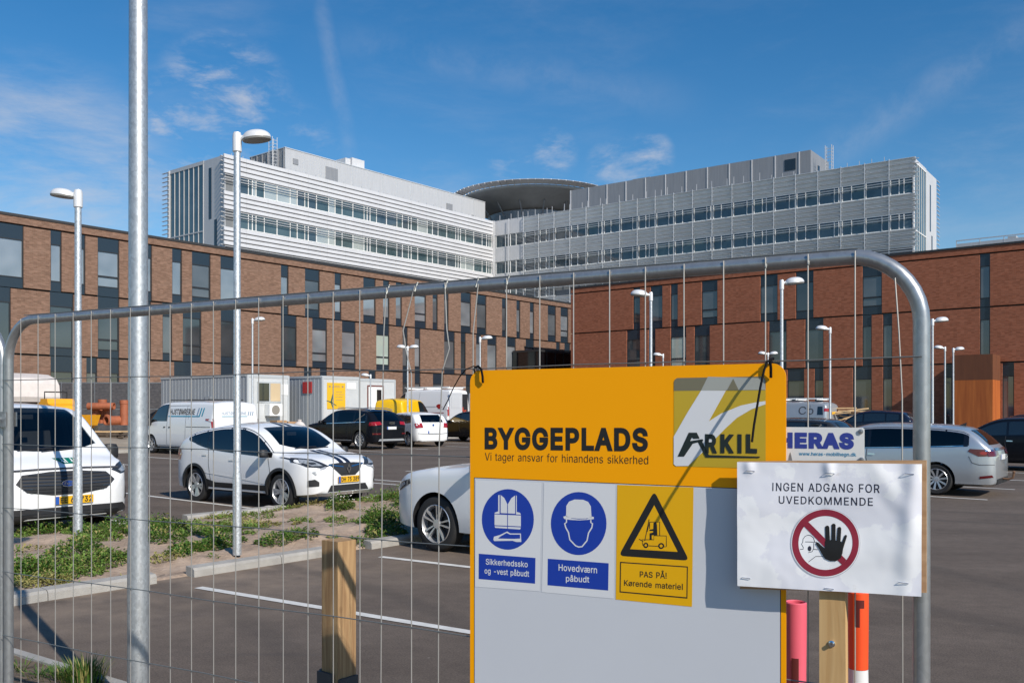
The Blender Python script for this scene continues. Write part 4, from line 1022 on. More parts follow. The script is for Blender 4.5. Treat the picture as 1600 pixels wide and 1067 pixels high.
def text_mb(body, bold=0.0, space=1.0):
    V, FF, x = [], [], 0.0
    for c in body:
        if c == ' ': x += .28; continue
        adv, v, f = glyph(c, bold)
        o = len(V)
        V += [(x+p[0], p[1]) for p in v]; FF += [[i+o for i in t] for t in f]
        x += adv + bold + (space-1)*.5
    return V, FF
CAP = max(y for x, y in text_mb('H')[0])
def text_fit(body, x0, x1, z0, cap, bold=0.0, space=1.0):        # 2-D verts/faces: baseline z0, cap height cap, x from x0 to x1
    v, f = text_mb(body, bold, space)
    a = min(x for x, y in v); b = max(x for x, y in v)
    return [(x0+(x-a)/(b-a)*(x1-x0), z0+y/CAP*cap) for x, y in v], f

# ------------------------------------------------------------------ vehicles
def pchip(pts):
    xs = [p[0] for p in pts]; ys = [p[1] for p in pts]; n = len(xs)
    h = [xs[i+1]-xs[i] for i in range(n-1)]; d = [(ys[i+1]-ys[i])/h[i] for i in range(n-1)]
    m = [d[0]] + [0]*(n-2) + [d[-1]]
    for i in range(1, n-1):
        if d[i-1]*d[i] > 0:
            w1 = 2*h[i]+h[i-1]; w2 = h[i]+2*h[i-1]; m[i] = (w1+w2)/(w1/d[i-1]+w2/d[i])
    def f(x):
        if x <= xs[0]: return ys[0]
        if x >= xs[-1]: return ys[-1]
        i = 0
        while x > xs[i+1]: i += 1
        t = (x-xs[i])/h[i]
        return (1+2*t)*(1-t)**2*ys[i]+t*(1-t)**2*h[i]*m[i]+t*t*(3-2*t)*ys[i+1]+t*t*(t-1)*h[i]*m[i+1]
    return f

SPECS = {
 # top line of the body from tail to nose; x forward, origin midway between the axles
 'crossover': dict(W=1.80, zb=.23, ax=1.32, R=.335, prof=[(-2.09,.96),(-2.05,1.06),(-1.97,1.15),(-1.72,1.31),(-1.4,1.44),(-1.0,1.52),(-.4,1.575),(0,1.575),(.3,1.53),(.55,1.45),(.9,1.26),(1.22,1.06),(1.6,1.0),(1.92,.93),(2.08,.84),(2.15,.74)],
     belt=[(-2.1,1.24),(-1.5,1.21),(-1.15,1.12),(-.7,1.05),(0,1.0),(1.3,.94)], glass=(-1.52,1.06), pil=(-.92,-.05), ws=(1.17,.42,.63), tumble=.30, nose=.62, tail=.5, rearz=(1.10,1.44,.55)),
 'suv': dict(W=1.89, zb=.24, ax=1.41, R=.365, prof=[(-2.33,.98),(-2.26,1.1),(-2.15,1.22),(-1.9,1.45),(-1.7,1.56),(-1.2,1.63),(-.3,1.66),(.2,1.63),(.5,1.53),(.9,1.31),(1.2,1.13),(1.6,1.06),(2.0,.98),(2.2,.88),(2.3,.74)],
     belt=[(-2.3,1.12),(-1,1.08),(1.3,1.0)], glass=(-1.82,1.02), pil=(-1.05,.0), ws=(1.15,.42,.66), tumble=.30, nose=.6, tail=.45, rearz=(1.16,1.50,.58)),
 'hatch': dict(W=1.69, zb=.2, ax=1.235, R=.30, prof=[(-1.92,.92),(-1.87,1.02),(-1.78,1.14),(-1.6,1.33),(-1.45,1.40),(-.9,1.45),(-.2,1.46),(.15,1.42),(.45,1.31),(.8,1.10),(1.05,.97),(1.4,.92),(1.75,.84),(1.95,.74),(2.03,.62)],
     belt=[(-1.9,1.03),(-1,.98),(1.2,.88)], glass=(-1.45,.92), pil=(-.85,.05), ws=(1.02,.34,.58), tumble=.29, nose=.55, tail=.42, rearz=(1.02,1.33,.52)),
 'wagon': dict(W=1.86, zb=.2, ax=1.37, R=.325, prof=[(-2.48,.86),(-2.44,.98),(-2.36,1.05),(-2.2,1.22),(-2.0,1.37),(-1.85,1.43),(-1.2,1.49),(-.4,1.51),(.1,1.49),(.45,1.40),(.9,1.17),(1.25,1.01),(1.6,.95),(2.0,.88),(2.25,.78),(2.36,.64)],
     belt=[(-2.4,1.06),(-1,.99),(1.3,.91)], glass=(-1.98,1.05), pil=(-1.12,.0), ws=(1.2,.33,.62), tumble=.31, nose=.6, tail=.5, rearz=(1.06,1.36,.58)),
 'mpv': dict(W=1.86, zb=.22, ax=1.37, R=.345, prof=[(-2.2,1.0),(-2.15,1.1),(-2.05,1.25),(-1.8,1.5),(-1.6,1.57),(-.8,1.63),(-.35,1.63),(-.05,1.6),(.2,1.52),(.6,1.29),(.95,1.12),(1.4,1.075),(1.95,.985),(2.18,.84),(2.26,.72)],
     belt=[(-2.2,1.12),(-1,1.07),(1.3,.98)], glass=(-1.6,.72), pil=(-1.0,-.2), ws=(.92,.1,.65), tumble=.3, nose=.6, tail=.45, rearz=(1.14,1.48,.56)),
 'van': dict(W=1.99, zb=.24, ax=1.5, R=.34, prof=[(-2.56,1.72),(-2.54,1.84),(-2.46,1.91),(-2.2,1.95),(-1,1.97),(.2,1.97),(.75,1.94),(1.05,1.86),(1.3,1.68),(1.62,1.41),(1.9,1.21),(2.1,1.12),(2.3,1.02),(2.4,.9),(2.44,.8)],
     belt=[(-2.6,1.2),(1.0,1.2),(1.9,1.05)], glass=(.42,1.62), pil=(), ws=(1.86,1.0,.78), tumble=.17, nose=.5, tail=.16, rearz=(1.2,1.8,.72)),
 'caddy': dict(W=1.84, zb=.22, ax=1.38, R=.32, prof=[(-2.2,1.5),(-2.17,1.66),(-2.08,1.76),(-1.7,1.81),(-.6,1.83),(.1,1.81),(.45,1.72),(.85,1.44),(1.2,1.18),(1.5,1.06),(1.85,.97),(2.1,.85),(2.25,.7)],
     belt=[(-2.3,1.12),(.3,1.1),(1.3,1.0)], glass=(-.18,1.0), pil=(), ws=(1.15,.38,.68), tumble=.22, nose=.55, tail=.2, rearz=(1.15,1.62,.62)),
 'tall_van': dict(W=2.02, zb=.28, ax=1.7, R=.35, prof=[(-2.95,2.3),(-2.93,2.46),(-2.84,2.54),(-2.4,2.58),(0,2.6),(.7,2.55),(1.05,2.4),(1.5,1.9),(1.9,1.45),(2.1,1.28),(2.4,1.12),(2.6,.95),(2.7,.8)],
     belt=[(-3,1.3),(1.0,1.3),(2.0,1.15)], glass=(.85,1.75), pil=(), ws=(2.02,1.15,.78), tumble=.17, nose=.5, tail=.12, rearz=(1.3,2.3,.72)),
}

class Body:
    def __init__(s, sp):
        s.sp = sp; s.top = pchip(sp['prof']); s.belt = pchip(sp['belt'])
        s.xr, s.xf = sp['prof'][0][0], sp['prof'][-1][0]; s.H = max(p[1] for p in sp['prof'])
    def plan(s, x):
        n, t = s.sp['nose'], s.sp['tail']
        if x > s.xf-n: d = (x-(s.xf-n))/n; return 1-.27*d**2.6
        if x < s.xr+t: d = ((s.xr+t)-x)/t; return 1-(.13 if t > .3 else .05)*d**2.4
        return 1
    def hw(s, x, z):
        w = s.sp['W']/2; b = s.belt(x)
        lo = .5
        if z < lo: k = 1-.07*((lo-z)/.35)**1.6
        elif z < b: k = 1-.022*((z-lo)/(b-lo))**2 + .0*z
        else: k = .978-s.sp['tumble']*((z-b)/(s.H-b+.001))**1.12*(s.H-b)/.55*.62
        return w*k*s.plan(x)
    def mesh(s, mats):
        L = s.xf-s.xr; n = 64; st = []
        for i in range(n+1):
            u = i/n
            x = s.xr + L*(u + .0*u)
            st.append(x)
        st = sorted(set([s.xr+d for d in (.0, .004, .014, .03, .055, .085, .12)] + [s.xf-d for d in (.0, .004, .014, .03, .055, .085, .12)] + [x for x in st if s.xr+.13 < x < s.xf-.13]))
        m = MB(); rows = []
        for x in st:
            zt = s.top(x); df = max(0, 1-(s.xf-x)/.12); dr = max(0, 1-(x-s.xr)/.12)
            e = max(df, dr); ins = .085*(1-math.sqrt(max(0, 1-e*e)))
            zb = s.sp['zb'] + ins*.7 + (.12*max(0, 1-(s.xf-x)/.7)**2 if s.sp['nose'] > .3 else 0)*.4
            crown = .035 + .02*(zt > s.belt(x)+.1)
            zt -= ins*.35; z1 = zt-crown; r = min(.10, (z1-zb)*.25); w = lambda z: s.hw(x, z)-ins
            row = [(0, zb), (w(zb)*.80, zb), (w(zb+.05), zb+.05)]
            ns = 12
            zs0, zs1 = zb+.05, z1-r
            for j in range(1, ns+1): z = zs0+(zs1-zs0)*j/ns; row.append((w(z), z))
            wt = w(z1-r*.4)
            for a in (25, 50, 72, 90): row.append((w(zs1)-(w(zs1)-wt)*math.sin(R(a))-r*(1-math.cos(R(a))), zs1+r*math.sin(R(a))))
            w0, z0 = row[-1]
            for q in (.72, .45, .2, 0): row.append((w0*q, z0+crown*(1-q*q)))
            rows.append([(x, y, z) for y, z in row] + [(x, -y, z) for y, z in row[-2:0:-1]])
        k = len(rows[0])
        for r_ in rows: m.v += r_
        for i in range(len(rows)-1):
            for j in range(k): m.f.append([i*k+j, (i+1)*k+j, (i+1)*k+(j+1)%k, i*k+(j+1)%k]); m.m.append(0)
        h = k//2
        for i0, fl in ((0, False), ((len(rows)-1)*k, True)):
            for j in range(h):
                q = [i0+j, i0+j+1, i0+(k-j-1) % k, i0+(k-j) % k]
                q = [a for n_, a in enumerate(q) if a not in q[:n_]]
                if len(q) > 2: m.f.append(q if not fl else q[::-1]); m.m.append(0)
        return m

DECAL_N = [0]
def decal(bvh, poly, axis, sign, eps, step=.09, M=None):
    v, f = tess(poly, step) if not isinstance(poly, tuple) else (poly[0], poly[1])
    out = []; nn = []
    for p in v:
        if axis == 'y': o, d = Vector((p[0], sign*3, p[1])), Vector((0, -sign, 0))
        elif axis == 'x': o, d = Vector((sign*6, p[0], p[1])), Vector((-sign, 0, 0))
        else: o, d = Vector((p[0], p[1], 5)), Vector((0, 0, -1))
        loc, nrm, _, _ = bvh.ray_cast(o, d)
        if loc is None:
            loc, nrm, _, _ = bvh.find_nearest(o + d*(3-.8 if axis == 'y' else 3.9))
        if nrm.dot(d) > 0: nrm = -nrm
        out.append(loc + nrm*eps); nn.append(nrm)
    g = []
    for t in f:
        c = (out[t[1]]-out[t[0]]).cross(out[t[2]]-out[t[0]])
        g.append(list(t) if c.dot(nn[t[0]]) >= 0 else list(t)[::-1])
    return MB().add(out, g)
def strip(pts, w):
    pts = [Vector(p) for p in pts]; L_, R_ = [], []
    for i, p in enumerate(pts):
        d = (pts[min(i+1, len(pts)-1)]-pts[max(i-1, 0)]).normalized(); n = Vector((-d.y, d.x))*w/2
        L_.append(tuple(p+n)); R_.append(tuple(p-n))
    return L_ + R_[::-1]
def ell(cx, cy, rx, ry, n=20): return [(cx+rx*math.cos(2*math.pi*i/n), cy+ry*math.sin(2*math.pi*i/n)) for i in range(n)]

_wheel_cache = {}
def wheel(parent, x, y, Rr, side, style):
    key = (Rr, style)
    if key not in _wheel_cache:
        w = .205; t = MB()
        ri = Rr*.70
        t.lathe([(ri, -w/2+.01), (Rr*.9, -w/2), (Rr*.985, -w/2+.025), (Rr, -w/2+.05), (Rr, w/2-.05), (Rr*.985, w/2-.025), (Rr*.9, w/2), (ri, w/2-.01)], 40, 'y')
        rim = MB()
        rim.lathe([(ri*1.01, w/2-.012), (ri*.97, w/2-.004), (ri*.93, w/2-.02), (ri*.90, w/2-.10)], 40, 'y', m=0)
        rim.lathe([(ri*.92, w/2-.095), (.001, w/2-.095)], 32, 'y', m=1)
        ns = {'five': 5, 'split': 5, 'ten': 10, 'steel': 7}[style]
        for i in range(ns):
            a0 = 2*math.pi*i/ns + math.pi/2
            for off in ((-.13, .13) if style in ('split', 'five') else (0,)):
                a = a0
                c, s_ = math.cos(a), math.sin(a)
                def P(rad, lat, yy): return (rad*c-lat*s_, yy, rad*s_+lat*c)
                lw0, lw1 = (.018, .030) if style == 'split' else ((.008, .013) if style == 'five' else (.016, .02))
                l0 = off*.35*ri; l1 = off*(1.35 if style == 'split' else 1.5)*ri
                v = [P(.04, l0-lw0, w/2-.03), P(.04, l0+lw0, w/2-.03), P(ri*.94, l1+lw1, w/2-.012), P(ri*.94, l1-lw1, w/2-.012),
                     P(.04, l0-lw0, w/2-.07), P(.04, l0+lw0, w/2-.07), P(ri*.94, l1+lw1, w/2-.06), P(ri*.94, l1-lw1, w/2-.06)]
                rim.add(v, [(0,1,2,3),(7,6,5,4),(0,4,5,1),(1,5,6,2),(2,6,7,3),(3,7,4,0)], 0)
        rim.lathe([(.06, w/2-.06), (.055, w/2-.022), (.001, w/2-.02)], 20, 'y', m=0)
        mr = [ALLOY, ALLOY_D]
        tyre_o = t.build('wheel', RUBBER, None, smooth=True, sharp=50)
        rim_o = rim.build('rim', mr, None, smooth=True, sharp=35)
        _wheel_cache[key] = (tyre_o.data, rim_o.data)
        bpy.data.objects.remove(tyre_o); bpy.data.objects.remove(rim_o)
    td, rd = _wheel_cache[key]
    o = bpy.data.objects.new('wheel', td); C.objects.link(o); o.parent = parent; o.location = (x, y, Rr); o.rotation_euler = (0, R(rnd.uniform(0, 70)), 0 if side > 0 else math.pi)
    q = bpy.data.objects.new('rim', rd); C.objects.link(q); q.parent = o
    return o

def plate(parent, bvh, axis_sign, y, z, text, yellow, flatx):
    s = axis_sign
    b = MB().box(flatx-.012 if s > 0 else flatx-.0, flatx+.0 if s > 0 else flatx+.012, y-.26, y+.26, z-.056, z+.056, 0)
    o = b.build('number_plate', PLATE_Y if yellow else PLATE_W, parent)
    xf = flatx + s*.0025 if s > 0 else flatx-.0025
    eb = MB().box(min(xf, xf+s*.001), max(xf, xf+s*.001), (y-.26 if s > 0 else y+.21), (y-.21 if s > 0 else y+.26), z-.056, z+.056) if False else None
    # blue band on the reader's left: for a front plate that is +... the car's right side is the viewer's left
    yl = y-.26 if s > 0 else y+.26
    d = 1 if s > 0 else -1
    q = MB().add([(xf, yl, z-.055), (xf, yl+d*.05, z-.055), (xf, yl+d*.05, z+.055), (xf, yl, z+.055)], [(0, 1, 2, 3)])
    q.build('blue_band', PLATE_B, o)
    if text:
        v, f = text_fit(text, .065, .50, -.037, .074, bold=.02)
        MB().add([(xf+s*.001, yl+d*a, z+c) for a, c in v], f).build('lettering', INK, o)
    return o

CABGLASS = {}
def cab_glass(tint):
    if tint not in CABGLASS:
        m = bpy.data.materials.new('car window glass'); m.use_nodes = True
        nt = m.node_tree; N = nt.nodes; L = nt.links; N.remove(N['Principled BSDF'])
        out = N['Material Output']; mx = N.new('ShaderNodeMixShader'); tr = N.new('ShaderNodeBsdfTransparent'); gl = N.new('ShaderNodeBsdfGlossy'); fr = N.new('ShaderNodeLayerWeight'); pw = N.new('ShaderNodeMath'); pw.operation = 'POWER'; pw.inputs[1].default_value = 3.5; ma = N.new('ShaderNodeMath'); ma.operation = 'MULTIPLY_ADD'; ma.inputs[1].default_value = .85; ma.inputs[2].default_value = .06
        tr.inputs['Color'].default_value = (tint, tint*1.06, tint*1.05, 1); gl.inputs['Roughness'].default_value = .015; fr.inputs['Blend'].default_value = .5
        L.new(fr.outputs['Facing'], pw.inputs[0]); L.new(pw.outputs[0], ma.inputs[0]); L.new(ma.outputs[0], mx.inputs[0]); L.new(tr.outputs[0], mx.inputs[1]); L.new(gl.outputs[0], mx.inputs[2]); L.new(mx.outputs[0], out.inputs['Surface'])
        CABGLASS[tint] = m
    return CABGLASS[tint]
SEATM = mat('dark seat fabric', (.035, .036, .04), .9)
DASH = mat('dashboard', (.025, .025, .027), .7)
def car(name, label, cat, kind, ref, world, heading, paint, group=None, scale=1.0, wheels='split', detail=2, yellow=True, plate_text='', front=None, rear=None, extra=None, arch=False, dark_lower=False, label_parts=None, face='both', cab=False, tint=.62, rear_tint=None):
    sp = SPECS[kind]; B = Body(sp)
    h = Vector(heading).to_2d().normalized(); ang = math.atan2(h.y, h.x)
    off = Matrix.Rotation(ang, 3, 'Z') @ (Vector((ref[0], ref[1], 0))*scale)
    loc = Vector((world[0], world[1], 0)) - off; loc.z = gz(loc.x, loc.y)
    root = empty(name, loc, ang, label, cat, group); root.scale = (scale,)*3
    m = B.mesh(None)
    bvh = BVHTree.FromPolygons([Vector(p) for p in m.v], m.f)
    body = m.build('body', [paint, BLACK], root, smooth=True, sharp=32)
    # cut the wheel arches
    yw = sp['W']/2-.115
    cut = MB()
    for x in (sp['ax'], -sp['ax']):
        for s in (-1, 1):
            cut.lathe([(.001, s*(yw-.22)), (sp['R']*1.14, s*(yw-.22)), (sp['R']*1.14, s*(yw+.5)), (.001, s*(yw+.5))], 36, 'y', (x, 0, sp['R']+.005), m=1)
    g0, g1 = sp['glass']; xb, xt, wy = sp['ws']; wt = wy*.84
    def band(a, b, lo, hi):
        n = max(4, int((b-a)/.1)); up = []; dn = []
        for i in range(n+1):
            x = a+(b-a)*i/n; zt = B.top(x)-hi; zb = B.belt(x)+lo
            if zt-zb > .012: up.append((x, zt)); dn.append((x, zb))
        return dn + up[::-1]
    def arcx(x, y, bow): return x - bow*(y/wy)**2
    lo = [(arcx(xb, wy*(-1+2*i/8), .20), wy*(-1+2*i/8)) for i in range(9)]
    up = [(arcx(xt, wt*(-1+2*i/8), .08), wt*(-1+2*i/8)) for i in range(9)]
    wspoly = lo+up[::-1]
    ps = sorted([g0+.05] + list(sp['pil']) + [g1-.06])
    panes = [q for q in (band(a+.03, b-.03, .04, .145) for a, b in zip(ps[:-1], ps[1:])) if len(q) >= 6]
    z0r, z1r, ryr = sp['rearz']; rpoly = [(-ryr, z0r), (ryr, z0r), (ryr*.9, z1r), (-ryr*.9, z1r)]
    cutters = [cut]
    if cab:
        cv = MB(); xc0 = (g0 - .12) if kind != 'van' else g0 - .35; xc1 = xb + .015; nn = 26; rows = []
        for i in range(nn+1):
            x = xc0+(xc1-xc0)*i/nn; zt = max(B.top(x)-.075, .8); zl = .52
            row = []
            for j in range(9):
                z = zl+(zt-zl)*j/8; row.append((B.hw(x, z)-.075 - (.06 if j == 8 else 0), z))
            rows.append([(x, y, z) for y, z in row] + [(x, -y, z) for y, z in row[::-1]])
        kk = len(rows[0]); cv.v = [p for r_ in rows for p in r_]
        for i in range(nn):
            for j in range(kk): cv.f.append([i*kk+j, (i+1)*kk+j, (i+1)*kk+(j+1) % kk, i*kk+(j+1) % kk]); cv.m.append(1)
        cv.f += [list(range(kk)), list(range(nn*kk, (nn+1)*kk))]; cv.m += [1, 1]
        cutters.append(cv)
        sv = MB()
        for q in panes: sv.prism(q, -1.3, 1.3, 1)
        cutters.append(sv)
        cutters.append(MB().prismz([(x-.004, y*.985) for x, y in wspoly], B.top(xb)-.11, 3.0, 1))
        if kind not in ('van', 'caddy', 'tall_van'):
            rv = MB().prismz([(z, y) for y, z in rpoly], 0, 1, 1); rv.v = [(B.xr-.5+k*(xc0+.12-B.xr+.5), y, z) for z, y, k in rv.v]; cutters.append(rv)
    cos = [c.build('cutter', [paint, BLACK], root) for c in cutters]
    co = cos[0]
    bpy.context.view_layer.update()
    md = body.modifiers.new('arches', 'BOOLEAN'); md.object = co; md.operation = 'DIFFERENCE'; md.solver = 'EXACT'
    md.material_mode = 'INDEX'
    for k, c2 in enumerate(cos[1:]):
        m2 = body.modifiers.new('cab', 'BOOLEAN'); m2.object = c2; m2.operation = 'DIFFERENCE'; m2.solver = 'EXACT'; m2.material_mode = 'INDEX'
    bpy.context.view_layer.update()
    me = bpy.data.meshes.new_from_object(body.evaluated_get(bpy.context.evaluated_depsgraph_get()))
    if len(me.polygons) > 200:
        old = body.data; body.modifiers.clear(); body.data = me; bpy.data.meshes.remove(old)
        for p in me.polygons: p.use_smooth = True
        me.set_sharp_from_angle(angle=R(32))
    else: body.modifiers.clear()
    for c2 in cos:
        cd = c2.data; bpy.data.objects.remove(c2); bpy.data.meshes.remove(cd)
    def dc(nm, poly, axis, sign, mt, eps=.004, parent=root, step=.06):
        if axis == 'x': eps += .006
        return decal(bvh, poly, axis, sign, eps, step).build(nm, mt, parent, smooth=True, fix=False)
    # wheels
    for x in (sp['ax'], -sp['ax']):
        for s in (-1, 1): wheel(root, x, s*yw, sp['R'], s, wheels)
    # glazing: dark trim with panes on it
    GL = cab_glass(tint) if cab else CARGLASS; GR = cab_glass(rear_tint or tint) if cab else CARGLASS
    for s in (-1, 1):
        if cab:
            ob = band(g0, g1, .015, .115)
            for q in ob and [strip(ob+[ob[0]], .045)]: dc('window_trim', q, 'y', s, GLOSSBLACK, .003)
            for px_ in sp['pil']: dc('window_pillar', [(px_-.03, B.belt(px_)+.03), (px_+.03, B.belt(px_)+.03), (px_+.03, B.top(px_)-.13), (px_-.03, B.top(px_)-.13)], 'y', s, GLOSSBLACK, .0035)
        else: dc('window_trim', band(g0, g1, .015, .115), 'y', s, GLOSSBLACK, .003)
        for bb in panes:
            front_pane = sum(p[0] for p in bb)/len(bb) > -.1
            dc('side_window', bb, 'y', s, GL if front_pane else GR, .006)
        if detail >= 1 and kind not in ('van', 'caddy', 'tall_van'):
            for px_ in sp['pil']:
                dc('door_handle', strip([(px_-.16+.03, B.belt(px_)-.13), (px_+.02, B.belt(px_)-.125)], .03), 'y', s, paint if kind != 'wagon' else CHROME, .018)
                dc('door_seam', strip([(px_+.04, B.belt(px_)+.01), (px_+.06, .75), (px_-.02 if px_ > -.5 else px_+.14, .42)], .012), 'y', s, SEAM, .0035)
            dc('door_seam', strip([(g1-.10, B.belt(g1)), (g1-.03, .7), (g1-.04, .36)], .012), 'y', s, SEAM, .0035)
        if kind in ('van', 'caddy', 'tall_van'):
            dc('door_seam', strip([(g0-.02, B.top(g0)-.16), (g0-.02, .36)], .014), 'y', s, SEAM, .0035)
            dc('door_seam', strip([(g0-1.25, B.top(g0-1)-.18), (g0-1.25, .36)], .014), 'y', s, SEAM, .0035)
            dc('door_seam', strip([(-2.4 if kind != 'caddy' else -2.0, 1.02), (g0-1.3, 1.02)], .02), 'y', s, SEAM, .0035)
            for hx in (g0+.08, g0-.14): dc('door_handle', strip([(hx, 1.0), (hx+.12 if hx > g0 else hx-.12, 1.0)], .04), 'y', s, BLACK, .015)
    dc('windscreen', wspoly, 'z', 1, GL, .005, step=.12)
    if cab:
        hr = B.top(min(.0, g1-1.0)) - .30
        xf_ = g1-1.12 if kind != 'van' else g1-.95
        for y in (-.36, .36):
            q = MB()
            q.prism([(xf_-.08, .55), (xf_+.10, .55), (xf_-.06, hr-.16), (xf_-.13, hr-.14), (xf_-.20, hr-.16)], y-.23, y+.23); q.prism([(xf_-.20, hr-.12), (xf_-.09, hr-.12), (xf_-.10, hr+.08), (xf_-.19, hr+.08)], y-.13, y+.13)
            q.build('seat', SEATM, root)
        if kind != 'van':
            q = MB().prism([(xf_-.98, .6), (xf_-.80, .6), (xf_-.95, hr-.18), (xf_-1.06, hr-.18)], -.6, .6)
            for y in (-.4, .0, .4): q.prism([(xf_-1.07, hr-.16), (xf_-.97, hr-.16), (xf_-.98, hr+.02), (xf_-1.05, hr+.02)], y-.11, y+.11)
            q.build('rear_bench', SEATM, root)
        ws_z = B.top(xb)-.12
        q = MB().prism([(xb-.02, ws_z-.02), (xb-.35, ws_z-.03), (xb-.55, ws_z-.05), (xb-.62, ws_z-.16), (xb-.5, .6), (xb-.02, .6)], -wy*.9, wy*.9); q.build('dashboard', DASH, root)
        q = MB(); cxs, czs = xb-.78, ws_z-.03
        q.tube([(cxs+.10*math.sin(R(a))*.5, .36+.18*math.cos(R(a)), czs+.17*math.sin(R(a))) for a in range(0, 361, 20)], .016, 6); q.build('steering_wheel', BLACK, root)
        q = MB().box(xt+.10, xt+.13, -.11, .11, B.top(xt)-.17, B.top(xt)-.10); q.build('rear_view_mirror', BLACK, root)
    for s in (-1, 1):
        dc('wiper', strip([(xb+.03-.12*(.2 if s > 0 else .6), .15*s-.25), (xb-.06, .15*s+.28)], .022), 'z', 1, BLACK, .014)
    z0, z1, ry = sp['rearz']
    if rear != 'open':
        rp = [(-ry, z0), (ry, z0), (ry*.9, z1), (-ry*.9, z1)]
        if kind not in ('van', 'tall_van', 'caddy'): dc('rear_window', rp, 'x', -1, GR, .005)
    # mirrors
    for s in (-1, 1):
        mx, mz = g1-.12, B.belt(g1)+.07
        y0 = B.hw(mx, mz)
        mm_ = MB(); sz = (.09, .10, .075) if kind not in ('van', 'tall_van') else (.08, .12, .14)
        q = MB().lathe([(.001, -1), (.7, -.92), (1, -.5), (1, .5), (.75, .92), (.001, 1)], 14)
        q.v = [(x*sz[0]+mx, s*(y0+.12)+y*sz[1], z*sz[2]+mz) for x, y, z in q.v]
        q.box(mx-.02, mx+.03, min(s*(y0-.04), s*(y0+.07)), max(s*(y0-.04), s*(y0+.07)), mz-.06, mz-.03)
        q.build('door_mirror', BLACK if kind in ('van', 'tall_van', 'caddy') or dark_lower else paint, root, smooth=True)
    # sills, bumpers
    zb = sp['zb']
    R_ = sp['R']
    if dark_lower or kind in ('van', 'suv', 'tall_van', 'caddy'):
        hgt = .2 if dark_lower else .1
        for s in (-1, 1):
            a, b = -sp['ax']+R_*1.17, sp['ax']-R_*1.17
            dc('sill_trim', [(a, zb+.01), (b, zb+.01), (b, zb+hgt), (a+.3, zb+hgt-.01), (a, zb+hgt+.05)], 'y', s, BLACK, .006)
    if arch:
        for x in (sp['ax'], -sp['ax']):
            for s in (-1, 1):
                n = 22; r0, r1 = R_*1.135, R_*1.30
                up = [(x+r1*math.cos(R(-12+204*i/n)), R_+r1*math.sin(R(-12+204*i/n))) for i in range(n+1)]
                dn = [(x+r0*math.cos(R(-12+204*i/n)), R_+r0*math.sin(R(-12+204*i/n))) for i in range(n+1)]
                q = MB()
                for i in range(n+1):
                    for (px_, pz), lift in ((up[i], .012), (dn[i], .016)):
                        q.v.append((px_, s*(B.hw(px_, max(pz, .2))+lift), pz))
                    q.v.append((dn[i][0], s*(B.hw(dn[i][0], .4)-.10), dn[i][1]))
                for i in range(n):
                    q.f += [[3*i, 3*i+1, 3*i+4, 3*i+3], [3*i+1, 3*i+2, 3*i+5, 3*i+4]]; q.m += [0, 0]
                q.build('wheel_arch_trim', BLACK, root, smooth=True)
    # front
    xn = B.xf
    if face in ('both', 'front'):
        if front: front(dc, B, root, bvh)
        else:
            w = sp['W']/2
            zt = B.top(xn-.06)
            for s in (-1, 1):
                hl = dc('headlight', [(s*w*.52, zt-.10), (s*w*.74, zt-.02), (s*w*.90, zt+.03), (s*w*.93, zt-.07), (s*w*.75, zt-.14)][::s], 'x', 1, LAMPGLASS, .005)
            dc('grille', [(-w*.42, zt-.22), (w*.42, zt-.22), (w*.5, zt-.06), (-w*.5, zt-.06)], 'x', 1, BLACK, .005)
            dc('lower_grille', [(-w*.6, zb+.06), (w*.6, zb+.06), (w*.52, zb+.2), (-w*.52, zb+.2)], 'x', 1, BLACK, .005)
            if detail: plate(root, bvh, 1, 0, zb+.26, plate_text, yellow, xn+.02)
    # rear
    if face in ('both', 'rear'):
        if callable(rear): rear(dc, B, root, bvh)
        elif rear != 'open':
            w = sp['W']/2; xr = B.xr
            zl = sp['prof'][0][1]-.02
            for s in (-1, 1):
                dc('tail_light', [(s*w*.55, zl-.14), (s*w*.97, zl-.12), (s*w*.98, zl+.02), (s*w*.6, zl+.0)][::s], 'x', -1, TAIL, .006)
            dc('rear_bumper', [(-w*.8, zb+.05), (w*.8, zb+.05), (w*.75, zb+.2), (-w*.75, zb+.2)], 'x', -1, BLACK, .005)
            if detail: plate(root, bvh, -1, 0, zl-.2, '', yellow, xr-.02)
    if extra: extra(dc, B, root, bvh)
    return root

P_WHITE = dusty_paint('white car paint', (.80, .81, .82))
P_PEARL = dusty_paint('pearl white paint', (.70, .72, .74), .3, .8)
P_BLACK = dusty_paint('black car paint', (.006, .007, .010), .25, .18)
P_NAVY = dusty_paint('navy car paint', (.008, .012, .028), .16, .8)
P_SILVER = dusty_paint('silver car paint', (.50, .54, .58), .3, .8, .55)
P_YELLOW = dusty_paint('yellow van paint', (.82, .48, .0), .35, .5)
P_GREY = dusty_paint('grey van paint', (.36, .39, .42), .3, .6, .3)
P_ANTH = dusty_paint('anthracite car paint', (.035, .037, .04), .2, .8, .2)
DECALBLUE = mat('pale blue stripe', (.20, .29, .42), .4)
TEAL = mat('teal sticker', (.0, .28, .42), .4)
GREEN = mat('green badge', (.0, .16, .10), .4)
NAVY = mat('navy stripe', (.012, .016, .035), .3)
GREYTXT = mat('dark grey sticker', (.06, .06, .065), .5)
BADGEBLUE = mat('badge blue', (.02, .06, .25), .3)
